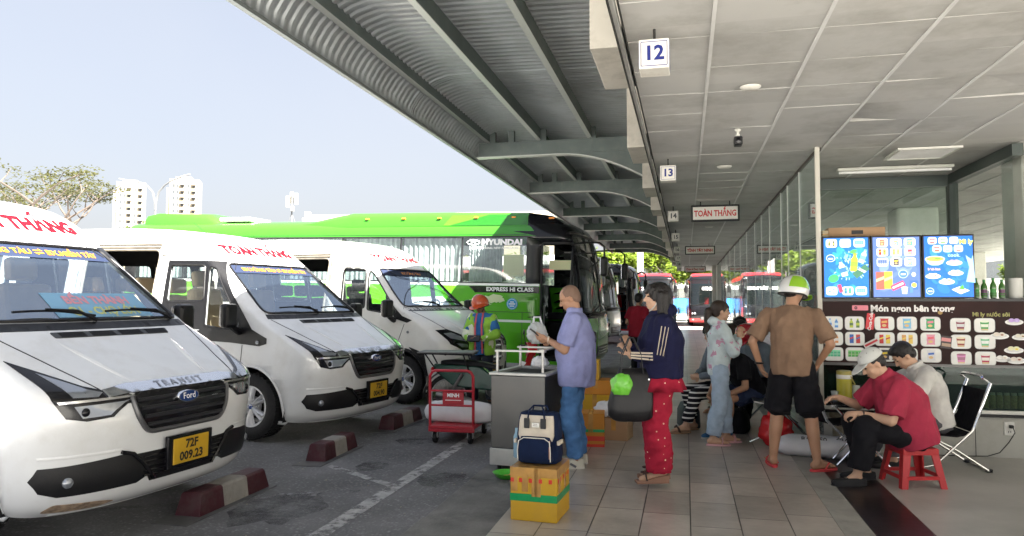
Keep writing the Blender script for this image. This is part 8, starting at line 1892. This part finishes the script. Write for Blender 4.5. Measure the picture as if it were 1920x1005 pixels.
t = thing('carton', 'wide brown carton lying on top behind the left menu screens', 'box', (1.72, 8.25, 2.16)); m = M(); m.b2((-.27, -.1, 0), (.27, .1, .1)); m.build('box', mCart, t, bevel=.004); m = M(); m.b2((-.05, -.102, .03), (.06, -.1, .07)); m.build('print', mInk, t); 
sh = thing('shelf', 'dark shelf behind the menu screens carrying the wide carton', 'shelf', (0, 0, 0)); m = M(); m.b2((1.37, 8.14, 2.135), (2.75, 8.36, 2.158)); m.build('board', mGloss, sh)
for x in (1.385, 2.735): m = M(); m.b2((x-.012, 8.15, 1.53), (x+.012, 8.35, 2.135)); m.build('upright', mAlD, sh)
t = thing('carton', 'pale carton standing at the left end behind the drinks screen', 'box', (1.44, 8.24, 2.159)); m = M(); m.b2((-.045, -.08, 0), (.045, .08, .075)); m.build('box', mat('pale_card', (.5, .42, .28), .8), t, bevel=.003); m = M(); m.b2((-.0465, -.0815, .03), (.0465, .02, .04)); m.build('tape', mTape, t)
t = thing('power_socket', 'white wall socket with a black plug in the low wall', 'socket', (3.01, 8.03, .28)); m = M(); m.b2((-.045, -.012, -.065), (.045, 0, .065)); m.build('plate', mat('white_plastic', (.7, .7, .66), .35), t, bevel=.004)
m = M(); m.box((.01, -.03, .022), (.035, .035, .03)); m.build('plug', mBlack, t, bevel=.006)
m = M()
for z in (-.03,): m.b2((-.012, -.0135, z-.008), (-.007, -.0118, z+.008)); m.b2((.007, -.0135, z-.008), (.012, -.0118, z+.008))
m.build('slots', mInk, t)
m = M(); m.tube([(3.03, 7.99, .295), (3.035, 7.965, .25), (2.98, 7.96, .16), (2.9, 7.96, .06), (2.8, 7.97, .02), (2.6, 7.98, .01), (2.3, 7.98, .008), (2.1, 8.0, .008)], .0045, 6); o = m.build('power_cable', mBlack, None, True); tag(o, 'thin black power cable trailing from the wall socket along the floor', 'cable')
# interior bits behind the kiosk
for i, (x, y, h, lb) in enumerate(((6.2, 12.5, 1.9, 'tall grey cabinet standing deep inside the hall'), (7.9, 16, 1.7, 'second grey cabinet farther inside the hall'))):
    t = thing('cabinet', lb, 'cabinet', (x, y, 0), .3, 'cabinets inside the hall'); m = M(); m.b2((-.4, -.25, 0), (.4, .25, h)); m.build('body', mat('grey_locker', (.3, .32, .31), .5), t, bevel=.01); m = M(); m.b2((-.003, -.258, .05), (.003, -.249, h-.05)); m.build('door_gap', mInk, t)
